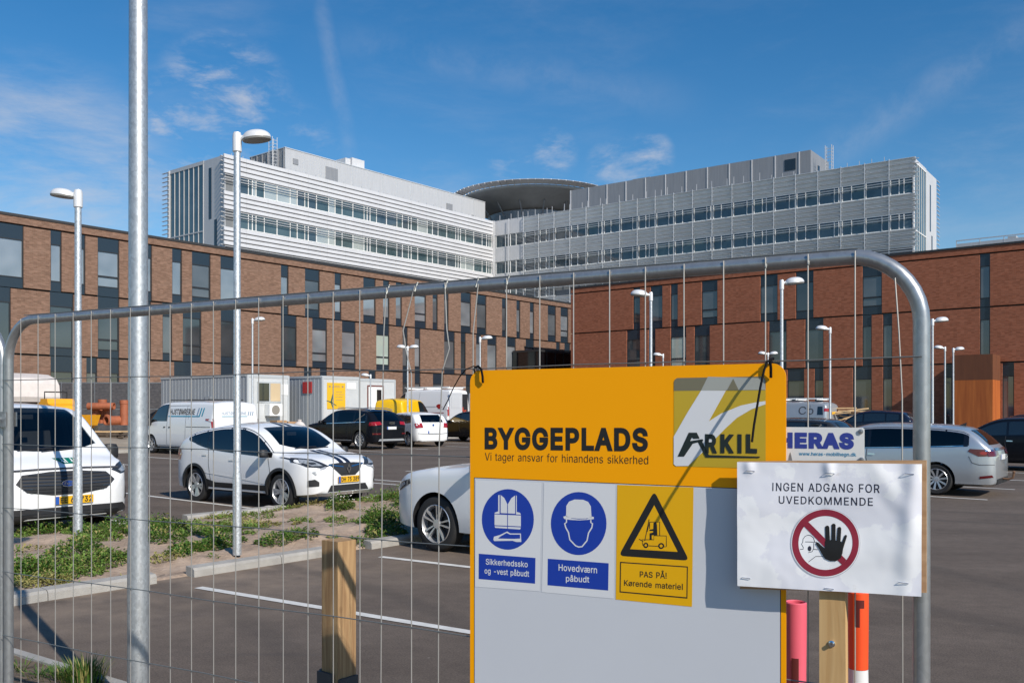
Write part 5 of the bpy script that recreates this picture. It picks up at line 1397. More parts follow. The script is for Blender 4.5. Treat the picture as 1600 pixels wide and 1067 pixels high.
# --- crossover with racing stripes, facing the planting bed
def cross_front(dc, B, root, bvh):
    w = .9; xn = B.xf
    for s in (-1, 1):
        pol = [(s*.42, .80), (s*.62, .92), (s*.86, .955), (s*.88, .88), (s*.80, .80), (s*.60, .77)][::s]
        hl = dc('headlight', pol, 'x', 1, LAMPDARK, .006)
        dc('lens', [(s*.56, .805), (s*.66, .89), (s*.82, .925), (s*.84, .875), (s*.74, .81)][::s], 'x', 1, LAMPGLASS, .011, hl)
        dc('running_light', strip([(s*.50, .78), (s*.62, .755), (s*.74, .70), (s*.70, .665)], .028)[::1], 'x', 1, SILVERTRIM, .009, hl)
        dc('fog_recess', [(s*.66, .46), (s*.80, .45), (s*.80, .56), (s*.72, .58), (s*.66, .53)][::s], 'x', 1, BLACK, .007)
    dc('grille', [(-.40, .83), (-.30, .72), (-.17, .625), (.17, .625), (.30, .72), (.40, .83), (.2, .845), (-.2, .845)], 'x', 1, BLACK, .006)
    dc('chrome_bar', strip([(-.42, .815), (-.2, .79), (-.1, .775)], .02), 'x', 1, CHROME, .012)
    dc('chrome_bar', strip([(.42, .815), (.2, .79), (.1, .775)], .02), 'x', 1, CHROME, .012)
    q = MB()
    x0 = xn+.025
    out = [(0, .09), (.055, 0), (0, -.09), (-.055, 0)]; inn = [(0, .045), (.025, 0), (0, -.045), (-.025, 0)]
    q.v = [(x0, y, z+.745) for y, z in out] + [(x0, y, z+.745) for y, z in inn]
    q.f = [[i, (i+1) % 4, (i+1) % 4+4, i+4] for i in range(4)]; q.m = [0]*4
    q.build('emblem', CHROME, root)
    dc('lower_grille', [(-.50, .345), (.50, .345), (.42, .46), (-.42, .46)], 'x', 1, BLACK, .007)
    dc('skid_trim', [(-.66, .285), (.66, .285), (.62, .335), (-.62, .335)], 'x', 1, SILVERTRIM, .010)
    plate(root, bvh, 1, 0, .555, 'DH 75 389', True, xn+.035)
    for y in (-.085, .085):
        xs_ = [1.22+.9*i/16 for i in range(17)]
        dc('stripe', strip([(x, y) for x in xs_], .105), 'z', 1, NAVY, .004)
        xs_ = [-1.7+2.1*i/16 for i in range(17)]
        dc('stripe', strip([(x, y) for x in xs_], .105), 'z', 1, NAVY, .004)
    for s in (-1, 1):
        dc('door_crease', strip([(-.95, .60), (-.3, .56), (.55, .50), (.92, .47)], .016), 'y', s, P_WHITE, .010)
        dc('tail_light', [(-2.06, .90), (-1.80, .93), (-1.82, 1.04), (-2.07, 1.04)], 'y', s, TAIL_D, .006)
FW, RW_ = G(445, 797), None
ch = Vector((.797, -.605, 0))
car('parked_crossover', 'white crossover car with two dark racing stripes over bonnet and roof', 'car', 'crossover', (1.32, -.785), FW, ch, P_WHITE,
    front=cross_front, arch=True, dark_lower=True, wheels='split', group='vehicles in the car park', cab=True, scale=.965)
# --- white delivery van facing the bed, far left
def van_front(dc, B, root, bvh):
    xn = B.xf
    g = dc('grille', [(-.67, .82), (-.54, .70), (-.2, .645), (.2, .645), (.54, .70), (.67, .82), (.57, .935), (.2, .965), (-.2, .965), (-.57, .935)], 'x', 1, BLACK, .006)
    for z in (.70, .745, .79, .835, .88, .925):
        wq = .59 if .74 < z < .9 else .5
        dc('grille_bar', strip([(-wq, z), (0, z-.012), (wq, z)], .014), 'x', 1, LAMPDARK, .016, g)
    for s in (-1, 1):
        hl = dc('headlight', [(s*.66, .955), (s*.80, 1.03), (s*.97, 1.09), (s*.985, 1.0), (s*.93, .915), (s*.78, .895)][::s], 'x', 1, LAMPDARK, .006)
        dc('lens', [(s*.76, .945), (s*.86, 1.0), (s*.95, 1.02), (s*.93, .945), (s*.80, .915)][::s], 'x', 1, LAMPGLASS, .011, hl)
        dc('fog_recess', [(s*.86, .52), (s*.93, .52), (s*.945, .70), (s*.91, .70)][::s], 'x', 1, BLACK, .006)
    dc('bonnet_seam', strip([(-.78, .985), (-.3, 1.0), (.3, 1.0), (.78, .985)], .022), 'x', 1, SEAM, .008)
    dc('lower_bumper', [(-.93, .26), (.93, .26), (.93, .36), (.80, .47), (-.80, .47), (-.93, .36)], 'x', 1, BLACK, .007)
    dc('lower_grille_bar', strip([(-.7, .40), (.7, .40)], .018), 'x', 1, LAMPDARK, .014)
    e = MB(); x0 = xn+.018
    e.add([(x0, .15*math.cos(2*math.pi*i/28)*.62, .80+.05*math.sin(2*math.pi*i/28)) for i in range(28)], [list(range(28))])
    em = e.build('badge', CHROME, root)
    e = MB().add([(x0+.003, .13*math.cos(2*math.pi*i/28)*.62, .80+.041*math.sin(2*math.pi*i/28)) for i in range(28)], [list(range(28))]); e.build('badge_face', BADGEBLUE, em)
    v, f = text_fit('Ford', -.055, .055, .783, .036, .01)
    MB().add([(x0+.006, y, z) for y, z in v], f).build('lettering', CHROME, em)
    plate(root, bvh, 1, .08, .565, 'EE 61 732', True, xn+.03)
    bd = dc('bonnet_badge', [(2.22, .04), (2.22, .30), (2.05, .30), (2.05, -.04)], 'z', 1, GREEN, .007)
    v, f = text_fit('fi fi', .04, .25, 0, .12, .02)
    pv = [(2.20-z, y) for y, z in v]
    pv = [(2.075+z, y) for y, z in v]
    decal(bvh, ([Vector(p) for p in pv], f), 'z', 1, .010).build('lettering', WHITE, bd, fix=False)
vb_ = Vector((-6.96, 12.86, 0)) + UL*.25
van0 = car('delivery_van', 'white panel van facing the fence with black grille and green bonnet badge', 'van', 'van', (1.5, 0), vb_, UR, P_WHITE, front=van_front, group='vehicles in the car park', wheels='steel', face='front', cab=True)
van0.scale = (1, 1, .955)
# --- carpenter van, rear to the camera side
def joiner(dc, B, root, bvh):
    s = 1
    v, f = text_fit('HJSTØMRERNE', 0, 1.6, 0, .19, .022)
    # left side of the van faces the camera: reader's left is the front of the van
    decal(bvh, ([Vector((.25-x, 1.47+z)) for x, z in v], f), 'y', 1, .007).build('lettering', GREYTXT, root, fix=False)
    dc('logo_line', strip([(.35-2.05*i/12, 1.40) for i in range(13)], .04), 'y', 1, TEAL, .007)
    for k in range(3):
        x = -1.48-.16*k
        dc('logo_slash', [(x, 1.40), (x-.07, 1.40), (x-.15, 1.70), (x-.08, 1.70)], 'y', 1, TEAL if k else DECALBLUE, .008)
    dc('panel_seam', [(.40, 1.28), (.40, 1.78), (.36, 1.81), (-1.0, 1.80), (-1.03, 1.77), (-1.03, 1.28)] and strip([(.40, 1.28), (.40, 1.78), (-.98, 1.79), (-.98, 1.28)], .012), 'y', 1, SEAM, .004)
    v, f = text_fit('HJSTØMRERNE', -.62, .40, 1.46, .10, .005)
    d = decal(bvh, ([Vector((-x, z)) for x, z in v], f), 'x', -1, .007); d.build('lettering', DECALBLUE, root, fix=False)
    for k in range(3):
        y = -.45-.09*k; dc('logo_slash', [(y, 1.43), (y-.035, 1.43), (y-.07, 1.58), (y-.035, 1.58)], 'x', -1, DECALBLUE, .007)
    dc('logo_line', strip([(.62-1.05*i/8, 1.40) for i in range(9)], .02), 'x', -1, TEAL, .007)
    dc('door_seam', strip([(0, .45), (0, 1.8)], .014), 'x', -1, SEAM, .004)
    for s in (-1, 1):
        dc('tail_light', [(s*.90, .95), (s*.97, .95), (s*.965, 1.32), (s*.90, 1.30)][::s], 'x', -1, TAIL, .008)
    q = MB()
    for x in (-1.9, -.6, .6):
        q.box(x-.03, x+.03, -.72, .72, 1.985, 2.02)
    q.build('roof_bar', BLACK, root)
    plate(root, bvh, -1, .35, .62, '', True, B.xr-.015)
Vc = Vector((-.3275*32, 32, 0))
car('carpenter_van', 'white carpenter van with blue slashed logo seen from its rear corner', 'van', 'van', (-2.55, .95), Vc, -UR, P_WHITE, rear=lambda *a: None, extra=joiner, face='rear', wheels='steel', group='vehicles in the car park')
# --- white car nosing over the kerb behind the yellow sign
def mpv_front(dc, B, root, bvh):
    w = .93
    for s in (-1, 1):
        hl = dc('headlight', [(s*.44, .70), (s*.58, .77), (s*.70, .80), (s*.70, .73), (s*.6, .69)][::s], 'x', 1, LAMPDARK, .006)
        dc('lens', [(s*.50, .715), (s*.60, .76), (s*.68, .785), (s*.68, .735), (s*.6, .705)][::s], 'x', 1, LAMPGLASS, .011, hl)
    for s in (-1, 1):
        hs_ = dc('headlight', [(2.20, .70), (2.02, .74), (1.80, .83), (1.82, .885), (2.1, .82)], 'y', s, LAMPDARK, .006)
        dc('lens', [(2.16, .72), (2.02, .755), (1.90, .82), (1.93, .85), (2.08, .80)], 'y', s, LAMPGLASS, .010, hs_)
    dc('grille', [(-.45, .62), (.45, .62), (.5, .82), (-.5, .82)], 'x', 1, BLACK, .006)
    dc('lower_grille', [(-.66, .3), (.66, .3), (.6, .45), (-.6, .45)], 'x', 1, BLACK, .006)
mw = G(690, 860)
car('family_car', 'pearl white car with two tone wheel parked with its nose over the kerb', 'car', 'mpv', (1.37, .80), mw, -UR, P_PEARL, front=mpv_front, wheels='five', arch=False, group='vehicles in the car park', cab=True)
# --- dark SUV, rear towards the lane
def suv_rear(dc, B, root, bvh):
    for s in (-1, 1):
        a = dc('tail_light', [(s*.50, 1.0), (s*.93, .96), (s*.94, 1.10), (s*.55, 1.12)][::s], 'x', -1, TAIL, .007)
        dc('light_return', [(-2.25, .98), (-1.98, 1.0), (-2.02, 1.10), (-2.22, 1.11)], 'y', s, TAIL, .007, a)
        dc('reflector', [(s*.58, .60), (s*.90, .60), (s*.90, .66), (s*.58, .66)][::s], 'x', -1, TAIL_D, .007)
        dc('window_chrome', strip([(x, B.belt(x)+.008) for x in [-1.75+.17*i for i in range(17)]], .02), 'y', s, CHROME, .008)
        dc('sill_chrome', strip([(-.95, .36), (.95, .36)], .03), 'y', s, SILVERTRIM, .01)
        rb_ = MB().tube([(-1.75, s*.60, 1.60), (-1.4, s*.60, 1.665), (-.3, s*.60, 1.70), (.3, s*.59, 1.655)], .018, 8); rb_.build('roof_rail', SILVERTRIM, root, smooth=True)
    dc('skid_trim', [(-.74, .34), (.74, .34), (.66, .42), (-.66, .42)], 'x', -1, SILVERTRIM, .009)
    for k in range(4):
        q = MB(); q.lathe([(.045, -.004), (.045, .004), (.033, .004), (.033, -.004)], 18, 'x', (B.xr-.04, -.11+.072*k, 1.06), close=True); q.build('ring_badge', CHROME, root)
    plate(root, bvh, -1, 0, .86, '', False, B.xr-.025)
    sp_ = dc('roof_spoiler', [(-.62, 1.50), (.62, 1.50), (.60, 1.58), (-.60, 1.58)], 'x', -1, GLOSSBLACK, .03)
car('dark_suv', 'black sport utility car with chrome window trim and lit red tail lamp', 'car', 'suv', (-1.41, .83), G(564, 702), -UR, P_BLACK, rear=suv_rear, face='rear', wheels='ten', group='vehicles in the car park', cab=True, tint=.55, rear_tint=.12)
def polo_rear(dc, B, root, bvh):
    for s in (-1, 1):
        dc('tail_light', [(s*.50, .80), (s*.78, .78), (s*.80, .97), (s*.54, .99)][::s], 'x', -1, TAIL, .007)
    bd = dc('badge', ell(0, .90, .05, .05, 18), 'x', -1, CHROME, .008)
    dc('badge_face', ell(0, .90, .038, .038, 18), 'x', -1, BADGEBLUE, .012, bd)
    dc('bumper_seam', strip([(-.72, .56), (-.3, .53), (.3, .53), (.72, .56)], .016), 'x', -1, SEAM, .005)
    plate(root, bvh, -1, 0, .61, '', False, B.xr-.02)
car('white_hatchback', 'small white hatchback between the black cars with its tail to the lane', 'car', 'hatch', (-1.235, .74), G(640, 698), -UR + UL*.25, P_WHITE, rear=polo_rear, face='rear', wheels='ten', group='vehicles in the car park', scale=1.03, cab=True, rear_tint=.4)
pb = G(692, 689)
car('dark_hatchback', 'black hatchback half hidden by the left edge of the yellow sign', 'car', 'hatch', (1.235, .74), pb, -UR, P_BLACK, face='front', wheels='split', group='vehicles in the car park', scale=1.04)
# --- silver estate
def wagon_rear(dc, B, root, bvh):
    for s in (-1, 1):
        a = dc('tail_light', [(-2.46, .84), (-2.18, .83), (-1.98, .93), (-2.02, .985), (-2.44, .965)], 'y', s, TAIL_D, .007)
        dc('light_core', ell(-2.27, .90, .07, .035, 14), 'y', s, TAIL, .011, a)
        dc('tail_light', [(s*.42, .85), (s*.86, .83), (s*.87, .97), (s*.42, .94)][::s], 'x', -1, TAIL_D, .007)
        dc('reflector', [(-2.44, .40), (-2.2, .37), (-2.2, .42), (-2.42, .45)], 'y', s, TAIL_D, .008)
        dc('bumper_seam', strip([(-2.46, .66), (-2.2, .655), (-2.06, .70), (-2.0, .83)], .012), 'y', s, SEAM, .005)
        dc('window_chrome', strip([(x, B.belt(x)+.008) for x in [-1.9+.17*i for i in range(18)]], .016), 'y', s, CHROME, .008)
    dc('chrome_bar', strip([(-.6, .965), (.6, .965)], .045), 'x', -1, CHROME, .014)
    dc('chrome_bar', strip([(-2.47, .955), (-2.30, .95)], .028), 'y', 1, CHROME, .016)
    plate(root, bvh, -1, 0, .80, '', False, B.xr-.02)
    q = MB().tube([(-2.40, 0, .34), (-2.60, 0, .33), (-2.68, 0, .36), (-2.70, 0, .46)], .025, 10); q.lathe([(.001, .455), (.03, .47), (.03, .50), (.001, .515)], 12, 'z', (-2.70, 0, 0))
    q.build('tow_hook', mat('rusty tow hook', (.15, .08, .045), .8), root, smooth=True)
    f_ = MB().add([(-1.78, -.012, 1.43), (-1.62, -.02, 1.445), (-1.62, .02, 1.445), (-1.78, .012, 1.43), (-1.80, 0, 1.52)], [(0, 1, 4), (1, 2, 4), (2, 3, 4), (3, 0, 4)]); f_.build('roof_antenna', BLACK, root)
    dc('lower_bumper', [(-.7, .25), (.7, .25), (.64, .36), (-.64, .36)], 'x', -1, BLACK, .006)
ww = G(1464, 773)
car('silver_estate', 'silver estate car with tow hook behind the white notice board', 'car', 'wagon', (-1.37, .815), ww, (-.80, .60), P_SILVER, rear=wagon_rear, face='rear', wheels='ten', group='vehicles in the car park', scale=.97, cab=True, rear_tint=.2)
# --- dark cars on the right
def at_k(px, Y): return Vector(((px-CX)/F*Y, Y, 0))
car('dark_estate', 'black car at the right edge of the picture behind the silver estate', 'car', 'wagon', (.35, .6), at_k(1556, 26), -UR, P_BLACK, group='vehicles in the car park', wheels='ten')
car('dark_estate', 'black car of which only the roof shows above another black car', 'car', 'wagon', (.2, .6), at_k(1588, 33), -UR, P_BLACK, group='vehicles in the car park', wheels='ten')
car('navy_hatchback', 'dark blue hatchback with red tail lamp in front of the red building', 'car', 'hatch', (-1.85, .75), at_k(1424, 40), -UR, P_NAVY, group='vehicles in the car park', scale=1.08)
car('dark_hatchback', 'dark car whose curved roof shows just above the small white sign', 'car', 'hatch', (-1.5, .5), at_k(1300, 26), -UR, P_ANTH, group='vehicles in the car park')
def pickup_extra(dc, B, root, bvh):
    q = MB()
    for y in (-.55, .55): q.box(-1.9, .2, y-.03, y+.03, 1.93, 1.98)
    for x in (-1.7, -.7, .1): q.box(x-.03, x+.03, -.7, .7, 1.88, 1.93)
    q.build('roof_rack', WHITE, root)
    v, f = text_fit('Co', 0, .7, 0, .36, .0)
    decal(bvh, ([Vector((-.9-x, 1.22+z)) for x, z in v], f), 'y', 1, .007).build('lettering', GREYTXT, root, fix=False)
    dc('side_window', [(-2.05, 1.2), (-1.78, 1.2), (-1.78, 1.58), (-2.0, 1.58)], 'y', 1, CARGLASS, .007)
car('grey_van', 'grey van with a white roof rack standing behind the small white sign', 'van', 'caddy', (-2.1, .85), at_k(1288, 45), -UR, P_GREY, extra=pickup_extra, group='vehicles in the car park', scale=1.08, wheels='steel')
car('dark_suv', 'dark grey car between the grey van and the dark blue hatchback', 'car', 'suv', (-2.2, .8), at_k(1338, 47), -UR, P_ANTH, group='vehicles in the car park', scale=.95)
# --- yellow van and the tall white van with open doors
def yel(dc, B, root, bvh):
    pass
car('yellow_van', 'bright yellow small delivery van behind the white hatchback', 'van', 'caddy', (2.2, -.6), at_k(688, 47.5), (.36, .93), P_YELLOW, rear=lambda *a: None, face='rear', group='vehicles in the car park', wheels='steel', scale=1.12)
bpy.data.objects['yellow_van'].scale = (.86, .92, 1.16)
def tallvan(dc, B, root, bvh):
    H_ = 2.28; xr = B.xr-.01
    dc('load_shade_patch', [(-.80, .55), (.80, .55), (.74, H_), (-.74, H_)], 'x', -1, BLACK, .006)  # flat black patch: the darkness of the load space painted on the tail
    sh = MB()
    for z in (.9, 1.3, 1.7): sh.box(xr-.02, xr-.008, .15, .7, z, z+.05)
    sh.build('shelf', BADGEBLUE, root)
    cg = MB()
    rr = random.Random(3)
    for i in range(7): y = -.6+rr.random()*1.1; z = .55+rr.random()*.7; cg.box(xr-.03, xr-.01, y, y+.12, z, z+.14+.2*rr.random())
    cg.build('tool_rack', mat('red tools', (.35, .05, .03), .6), root)
    for s in (-1, 1):
        d = MB(); d.box(-.82*0, .80, -.02, .02, .5, 2.34)
        d.box(.12, .68, -.028, -.02, 1.45, 2.1)
        a = R(200) if s > 0 else R(165)
        o = d.build('rear_door', P_WHITE, root, loc=(xr-.01, s*.88, 0), rz=a if s > 0 else a)
        g_ = MB().box(.14, .66, .021, .026, 1.5, 2.1); g_.build('door_window', CARGLASS, o)
        dc('tail_light', [(s*.90, .95), (s*.98, .95), (s*.975, 1.5), (s*.90, 1.5)][::s], 'x', -1, TAIL, .008)
    dc('red_logo', ell(-2.15, 1.55, .22, .12, 14), 'y', 1, TAIL, .007)
    dc('red_line', strip([(-2.6, 1.14), (-.6, 1.14)], .04), 'y', 1, TAIL, .007)
    dc('grey_line', strip([(-1.9, 1.5), (-.5, 1.5)], .07), 'y', 1, mat('faded grey print', (.45, .46, .47), .5), .007)
    q = MB()
    for y in (-.7, .7): q.tube([(-2.8, y, 2.70), (1.0, y, 2.70)], .03, 6)
    for x in (-2.6, -.8, .8): q.box(x-.03, x+.03, -.75, .75, 2.60, 2.68)
    q.build('roof_rack', WHITE, root)
car('tall_white_van', 'tall white van with its rear doors open beside the yellow sign', 'van', 'tall_van', (-2.95, .95), at_k(701, 60), -UR, P_WHITE, rear='open', extra=tallvan, face='rear', group='vehicles in the car park', wheels='steel', scale=1.1)

# ------------------------------------------------------------------ site cabins and yard
CAB = mat('grey cabin sheet', (.36, .39, .42), .55, .1, var=.05, vscale=2)
CAB_SUN = mat('sunlit cabin sheet', (.56, .58, .59), .55, .1, var=.06, vscale=2)  # paler copy of the cabin grey: sunlight on the end walls put into colour
CAB_F = mat('cabin edge', (.5, .53, .55), .5, .2)
POSTER = mat('yellow poster', (.74, .44, .02), .5)
CURTAIN = mat('cream curtain', (.55, .43, .27), .8)
PLY = wood_mat('pale plywood', (.50, .33, .17), (.62, .45, .26), (3, 3, 3))
TIMB = wood_mat('weathered timber', (.25, .17, .10), (.38, .28, .18), (3, 3, 3))
REDS = mat('red sign', (.42, .03, .03), .5)
CARD = mat('cardboard', (.42, .26, .14), .85, var=.1, vscale=4)
CLAY = mat('orange drain pipe', (.34, .105, .048), .6, var=.18, vscale=3)
YELM = mat('yellow machine paint', (.80, .36, .01), .45, 0, .3, var=.08, vscale=5)
TARP = mat('pale tarpaulin', (.62, .57, .54), .7, var=.08, vscale=3, bump=.3, bscale=5)
MESHD = mat('dark screen netting', (.035, .036, .042), .85, col2=(.10, .095, .10), vscale=5, vdetail=7, stretch=(1, 1, 2.2))
def cabin(name, label, px, Y, L_, Wd, ztop_px, lit_end=True):
    P = at_k(px, Y); z0 = gz(P.x, P.y)
    H_ = EYE+(HY-ztop_px)/F*Y - z0 - .35
    c = empty(name, (P.x, P.y, z0+.35), ANG_L, label, 'site cabin', 'site cabins')
    # local x along the end wall (UL), local y away from the camera along -UR
    b = MB(); b.box(0, Wd, 0, L_, 0, H_, 0)
    b.build('cabin_wall', CAB, c)
    e = MB(); e.box(.06, Wd-.06, -.02, -.002, .08, H_-.06); e.build('sunlit_end', CAB_SUN, c)
    f = MB()
    for x0, x1 in ((-.02, .08), (Wd-.08, Wd+.02)):
        f.box(x0, x1, -.05, .06, 0, H_+.02)
    f.box(.08, Wd-.08, -.04, -.021, H_-.12, H_+.02); f.box(-.03, Wd+.03, .061, L_+.02, H_-.06, H_+.04); f.box(-.021, -.003, .06, L_, 0, .1)
    k = .25
    while k < L_-.1:
        f.box(-.009, -.002, k, k+.05, .1, H_-.1); k += .3
    f.build('cabin_frame', CAB_F, c)
    ft = MB()
    for x in (.1, Wd-.3):
        for y in (.2, L_*.5, L_-.4): ft.box(x, x+.2, y, y+.2, -.36, 0)
    ft.build('foot', TIMB, c)
    return c, H_
c1, h1 = cabin('site_cabin', 'long grey site cabin with curtained window and air conditioner', 386, 44, 7.7, 2.45, 585.5)
m = MB(); m.box(.55, 1.95, -.07, -.02, h1-1.32, h1-.30); m.build('window_frame', CHROME if False else CAB_F, c1)
w_ = MB(); w_.box(.62, 1.22, -.09, -.07, h1-1.26, h1-.38); w_.build('window_pane', CARGLASS, c1)
w_ = MB(); w_.box(1.30, 1.88, -.09, -.07, h1-1.26, h1-.38); w_.build('curtained_pane', CURTAIN, c1)
ac = MB(); ac.box(1.0, 1.8, -.42, -.05, h1-1.98, h1-1.40); a_ = ac.build('air_conditioner', WHITE, c1)
q = MB().lathe([(.001, -.44), (.23, -.44), (.23, -.42)], 24, 'y', (1.36, 0, h1-1.69)); q.build('fan_grille', mat('fan grille', (.25, .23, .2), .6), a_)
q = MB().box(2.0, 2.4, -.045, -.02, h1-.95, h1-.42); q.build('notice', WHITE, c1)
q = MB().box(-.04, -.02, 3.0, 3.5, .9, 1.9); q.build('meter_box', CAB, c1)
c2, h2 = cabin('site_cabin', 'grey site cabin with yellow safety poster and small red sign', 503, 45.4, 6.2, 2.45, 588)
p_ = MB().box(.30, 1.48, -.045, -.021, h2-1.62, h2-.30); po = p_.build('poster', POSTER, c2)
q = MB()
def leaf(mb, pts, y): mb.add([(x, y, h2-.30-(h2-.28-z)*.687) for x, z in pts], [list(range(len(pts)))])
cx_, cz_ = .55, h2-1.72
for a, l, wd in ((80, .62, .09), (155, .30, .08), (-75, .42, .07), (-35, .42, .08)):
    d = Vector((math.cos(R(a)), math.sin(R(a)))); n = Vector((-d.y, d.x))
    leaf(q, [tuple(Vector((cx_, cz_))+n*wd*.6), tuple(Vector((cx_, cz_))-n*wd*.6), tuple(Vector((cx_, cz_))+d*l-n*wd*.3), tuple(Vector((cx_, cz_))+d*l+n*wd*.3)], -.048)
q.build('aeroplane_print', mat('dark green print', (.03, .09, .07), .6), po)
q = MB()
for z, x0, x1 in ((h2-.52, .65, 1.1), (h2-.62, .6, 1.15), (h2-.95, .85, 1.25), (h2-1.15, .82, 1.4), (h2-1.35, .82, 1.3), (h2-1.55, .85, 1.3), (h2-2.05, 1.0, 1.38)): leaf(q, [(x0, z), (x1, z), (x1, z+.035), (x0, z+.035)], -.047)
for x in (.46, 1.3): leaf(q, [(x-.06, h2-.62), (x+.06, h2-.62), (x+.06, h2-.5), (x-.06, h2-.5)], -.047)
q.build('poster_print', TIMB, po)
q = MB().box(1.6, 2.2, -.04, -.021, h2-.6, h2-.28); q.build('notice', WHITE, c2)
q = MB().box(-.05, -.017, .75, 1.45, h2-.82, h2-.25); rs = q.build('red_notice', REDS, c2)
c3, h3 = cabin('site_cabin', 'pale site cabin with white door behind the yellow van', 560, 50, 6, 2.75, 592)
q = MB().box(.70, 1.75, -.06, -.02, .35, 2.45); d_ = q.build('door', WHITE, c3)
q = MB().box(1.3, 1.65, -.075, -.06, 1.2, 2.3); q.build('door_window', CARGLASS, d_)
q = MB().box(.62, 1.85, -.05, -.021, 2.47, 2.54); q.box(.62, .69, -.05, -.021, .35, 2.47); q.box(1.76, 1.85, -.05, -.021, .35, 2.47); q.build('door_surround', mat('brown door trim', (.16, .05, .04), .6), c3)

def pallet(name, label, px, Y, sx, sy, boxes, ang=ANG_L):
    P = at_k(px, Y); z0 = gz(P.x, P.y)+.04
    r = empty(name, (P.x, P.y, z0), ang, label, 'pallet')
    m = MB()
    for i in range(3): m.box(-sx/2, sx/2, -sy/2+i*(sy-.1)/2, -sy/2+i*(sy-.1)/2+.1, 0, .1)
    for i in range(7): m.box(-sx/2+i*(sx-.1)/6, -sx/2+i*(sx-.1)/6+.1, -sy/2, sy/2, .1, .125)
    m.build('pallet_deck', TIMB, r)
    return P, z0
def crate(P, z0, dx, dy, s, h, mt, label, name='crate', cat='crate', ang=ANG_L):
    o = MB(); o.box(-s[0]/2, s[0]/2, -s[1]/2, s[1]/2, 0, h, 0)
    n = 4
    for i in range(n):
        z = .02+i*(h-.03)/n
        o.box(-s[0]/2-.015, s[0]/2+.015, -s[1]/2-.015, -s[1]/2-.001, z, z+(h-.05)/n-.015, 0)
    for x in (-s[0]/2, s[0]/2-.06): o.box(x-.018, x+.078, -s[1]/2-.03, -s[1]/2-.016, 0, h, 0)
    b = o.build(name, mt); M = Matrix.Rotation(ang, 3, 'Z'); d = M @ Vector((dx, dy, 0))
    b.location = (P.x+d.x, P.y+d.y, z0); b.rotation_euler = (0, 0, ang+.08*dx)
    return tag(b, label, cat)
Pp, zp = pallet('wooden_pallet', 'wooden pallet under the plywood crate by the air conditioner', 444, 40.5, 1.3, 1.0, 1)
crate(Pp, zp+.13, 0, 0, (1.2, .9), .42, PLY, 'pale plywood crate on the pallet left of the grey buckets')
crate(Pp, zp+.57, -.25, .1, (.5, .5), .52, CARD, 'left cardboard box standing on the plywood crate', 'cardboard_box', 'box')
crate(Pp, zp+.57, .32, .05, (.5, .45), .46, CARD, 'right cardboard box standing on the plywood crate', 'cardboard_box', 'box')
Pq, zq = pallet('wooden_pallet', 'wooden pallet with a single small crate and white sack', 468, 40.5, .9, .8, 1)
crate(Pq, zq+.13, 0, 0, (.7, .6), .38, PLY, 'small plywood crate below the white sack')
sk = MB().lathe([(.001, 0), (.24, .02), (.27, .15), (.25, .33), (.18, .45), (.08, .52), (.10, .60), (.001, .61)], 14)
sk.v = [(x*(1+.1*math.sin(5*z)), y*.8, z) for x, y, z in sk.v]
sko = sk.build('white_sack', TARP, None, smooth=True); sko.location = (Pq.x, Pq.y, zq+.52); tag(sko, 'white sack standing on the small crate', 'sack')
# timber heap on the right
tb = MB(); rr = random.Random(9); P = at_k(1322, 46)
for i in range(12):
    a = Vector((rr.uniform(-.8, .5), rr.uniform(-.3, .3), .5+i*.075+rr.uniform(0, .05))); d = Vector((rr.uniform(.5, .9), rr.uniform(-.3, .3), rr.uniform(-.12, .25)))
    ax = d.normalized(); ay = ax.cross(Vector((0, 0, 1))).normalized(); az = ax.cross(ay)
    tb.obox(a, ax*rr.uniform(.5, .9), ay*.09, az*.03)
tbo = tb.build('timber_pile', PLY); tbo.location = (P.x, P.y, gz(P.x, P.y)+.28); tag(tbo, 'heap of loose pale boards left of the dark blue hatchback', 'timber')
tb2 = MB().box(-1, 1, -.5, .5, 0, .9)
for i in range(5): tb2.box(-1.02, 1.02, -.53, -.501, .06+i*.17, .18+i*.17)
for x in (-1.0, -.03, .94): tb2.box(x, x+.06, -.55, -.531, 0, .9)
o = tb2.build('timber_skip', TIMB); o.location = (P.x, P.y, gz(P.x, P.y)); tag(o, 'timber skip carrying the heap of loose boards', 'skip')

# covered trailer, yellow dumper, drain pipes, plank stack, screens (far left)
P = at_k(40, 47); z0 = gz(P.x, P.y)+.04
tr = empty('covered_trailer', (P.x, P.y, z0), ANG_R, 'yellow flatbed trailer under a pale tarpaulin at the left edge', 'trailer')
tt = 47/F
hb = (HY-628)*tt+EYE-z0; ht = (HY-583)*tt+EYE-z0
m = MB(); n = 14
prof = [(-2.6, hb), (-2.6, ht-.08), (-1.5, ht+.03), (.1, ht-.05), (1.0, ht-.28), (1.22, ht-.55), (1.32, hb+.25), (1.2, hb)]
v = []
for k, yy in enumerate((-1.15, -1.1, -.5, .5, 1.1, 1.15)):
    s = .93 if k in (0, 5) else 1
    v += [(x, yy, hb+(z-hb)*s*(1+.02*math.sin(3*yy+x*2))) for x, z in prof]
q = len(prof)
for k in range(5):
    for j in range(q): m.f.append([k*q+j, k*q+(j+1) % q, (k+1)*q+(j+1) % q, (k+1)*q+j]); m.m.append(0)
m.f += [list(range(q)), list(range(5*q, 6*q))]; m.m += [0, 0]; m.v = v
m.build('tarpaulin', TARP, tr, smooth=True, sharp=25)
MB().box(-2.6, -.6, -1, 1, hb-.42, hb-.02).build('flatbed', YELM, tr)
MB().box(-.58, .5, -.9, .9, hb-.45, hb-.03).build('engine_box', BLACK, tr)
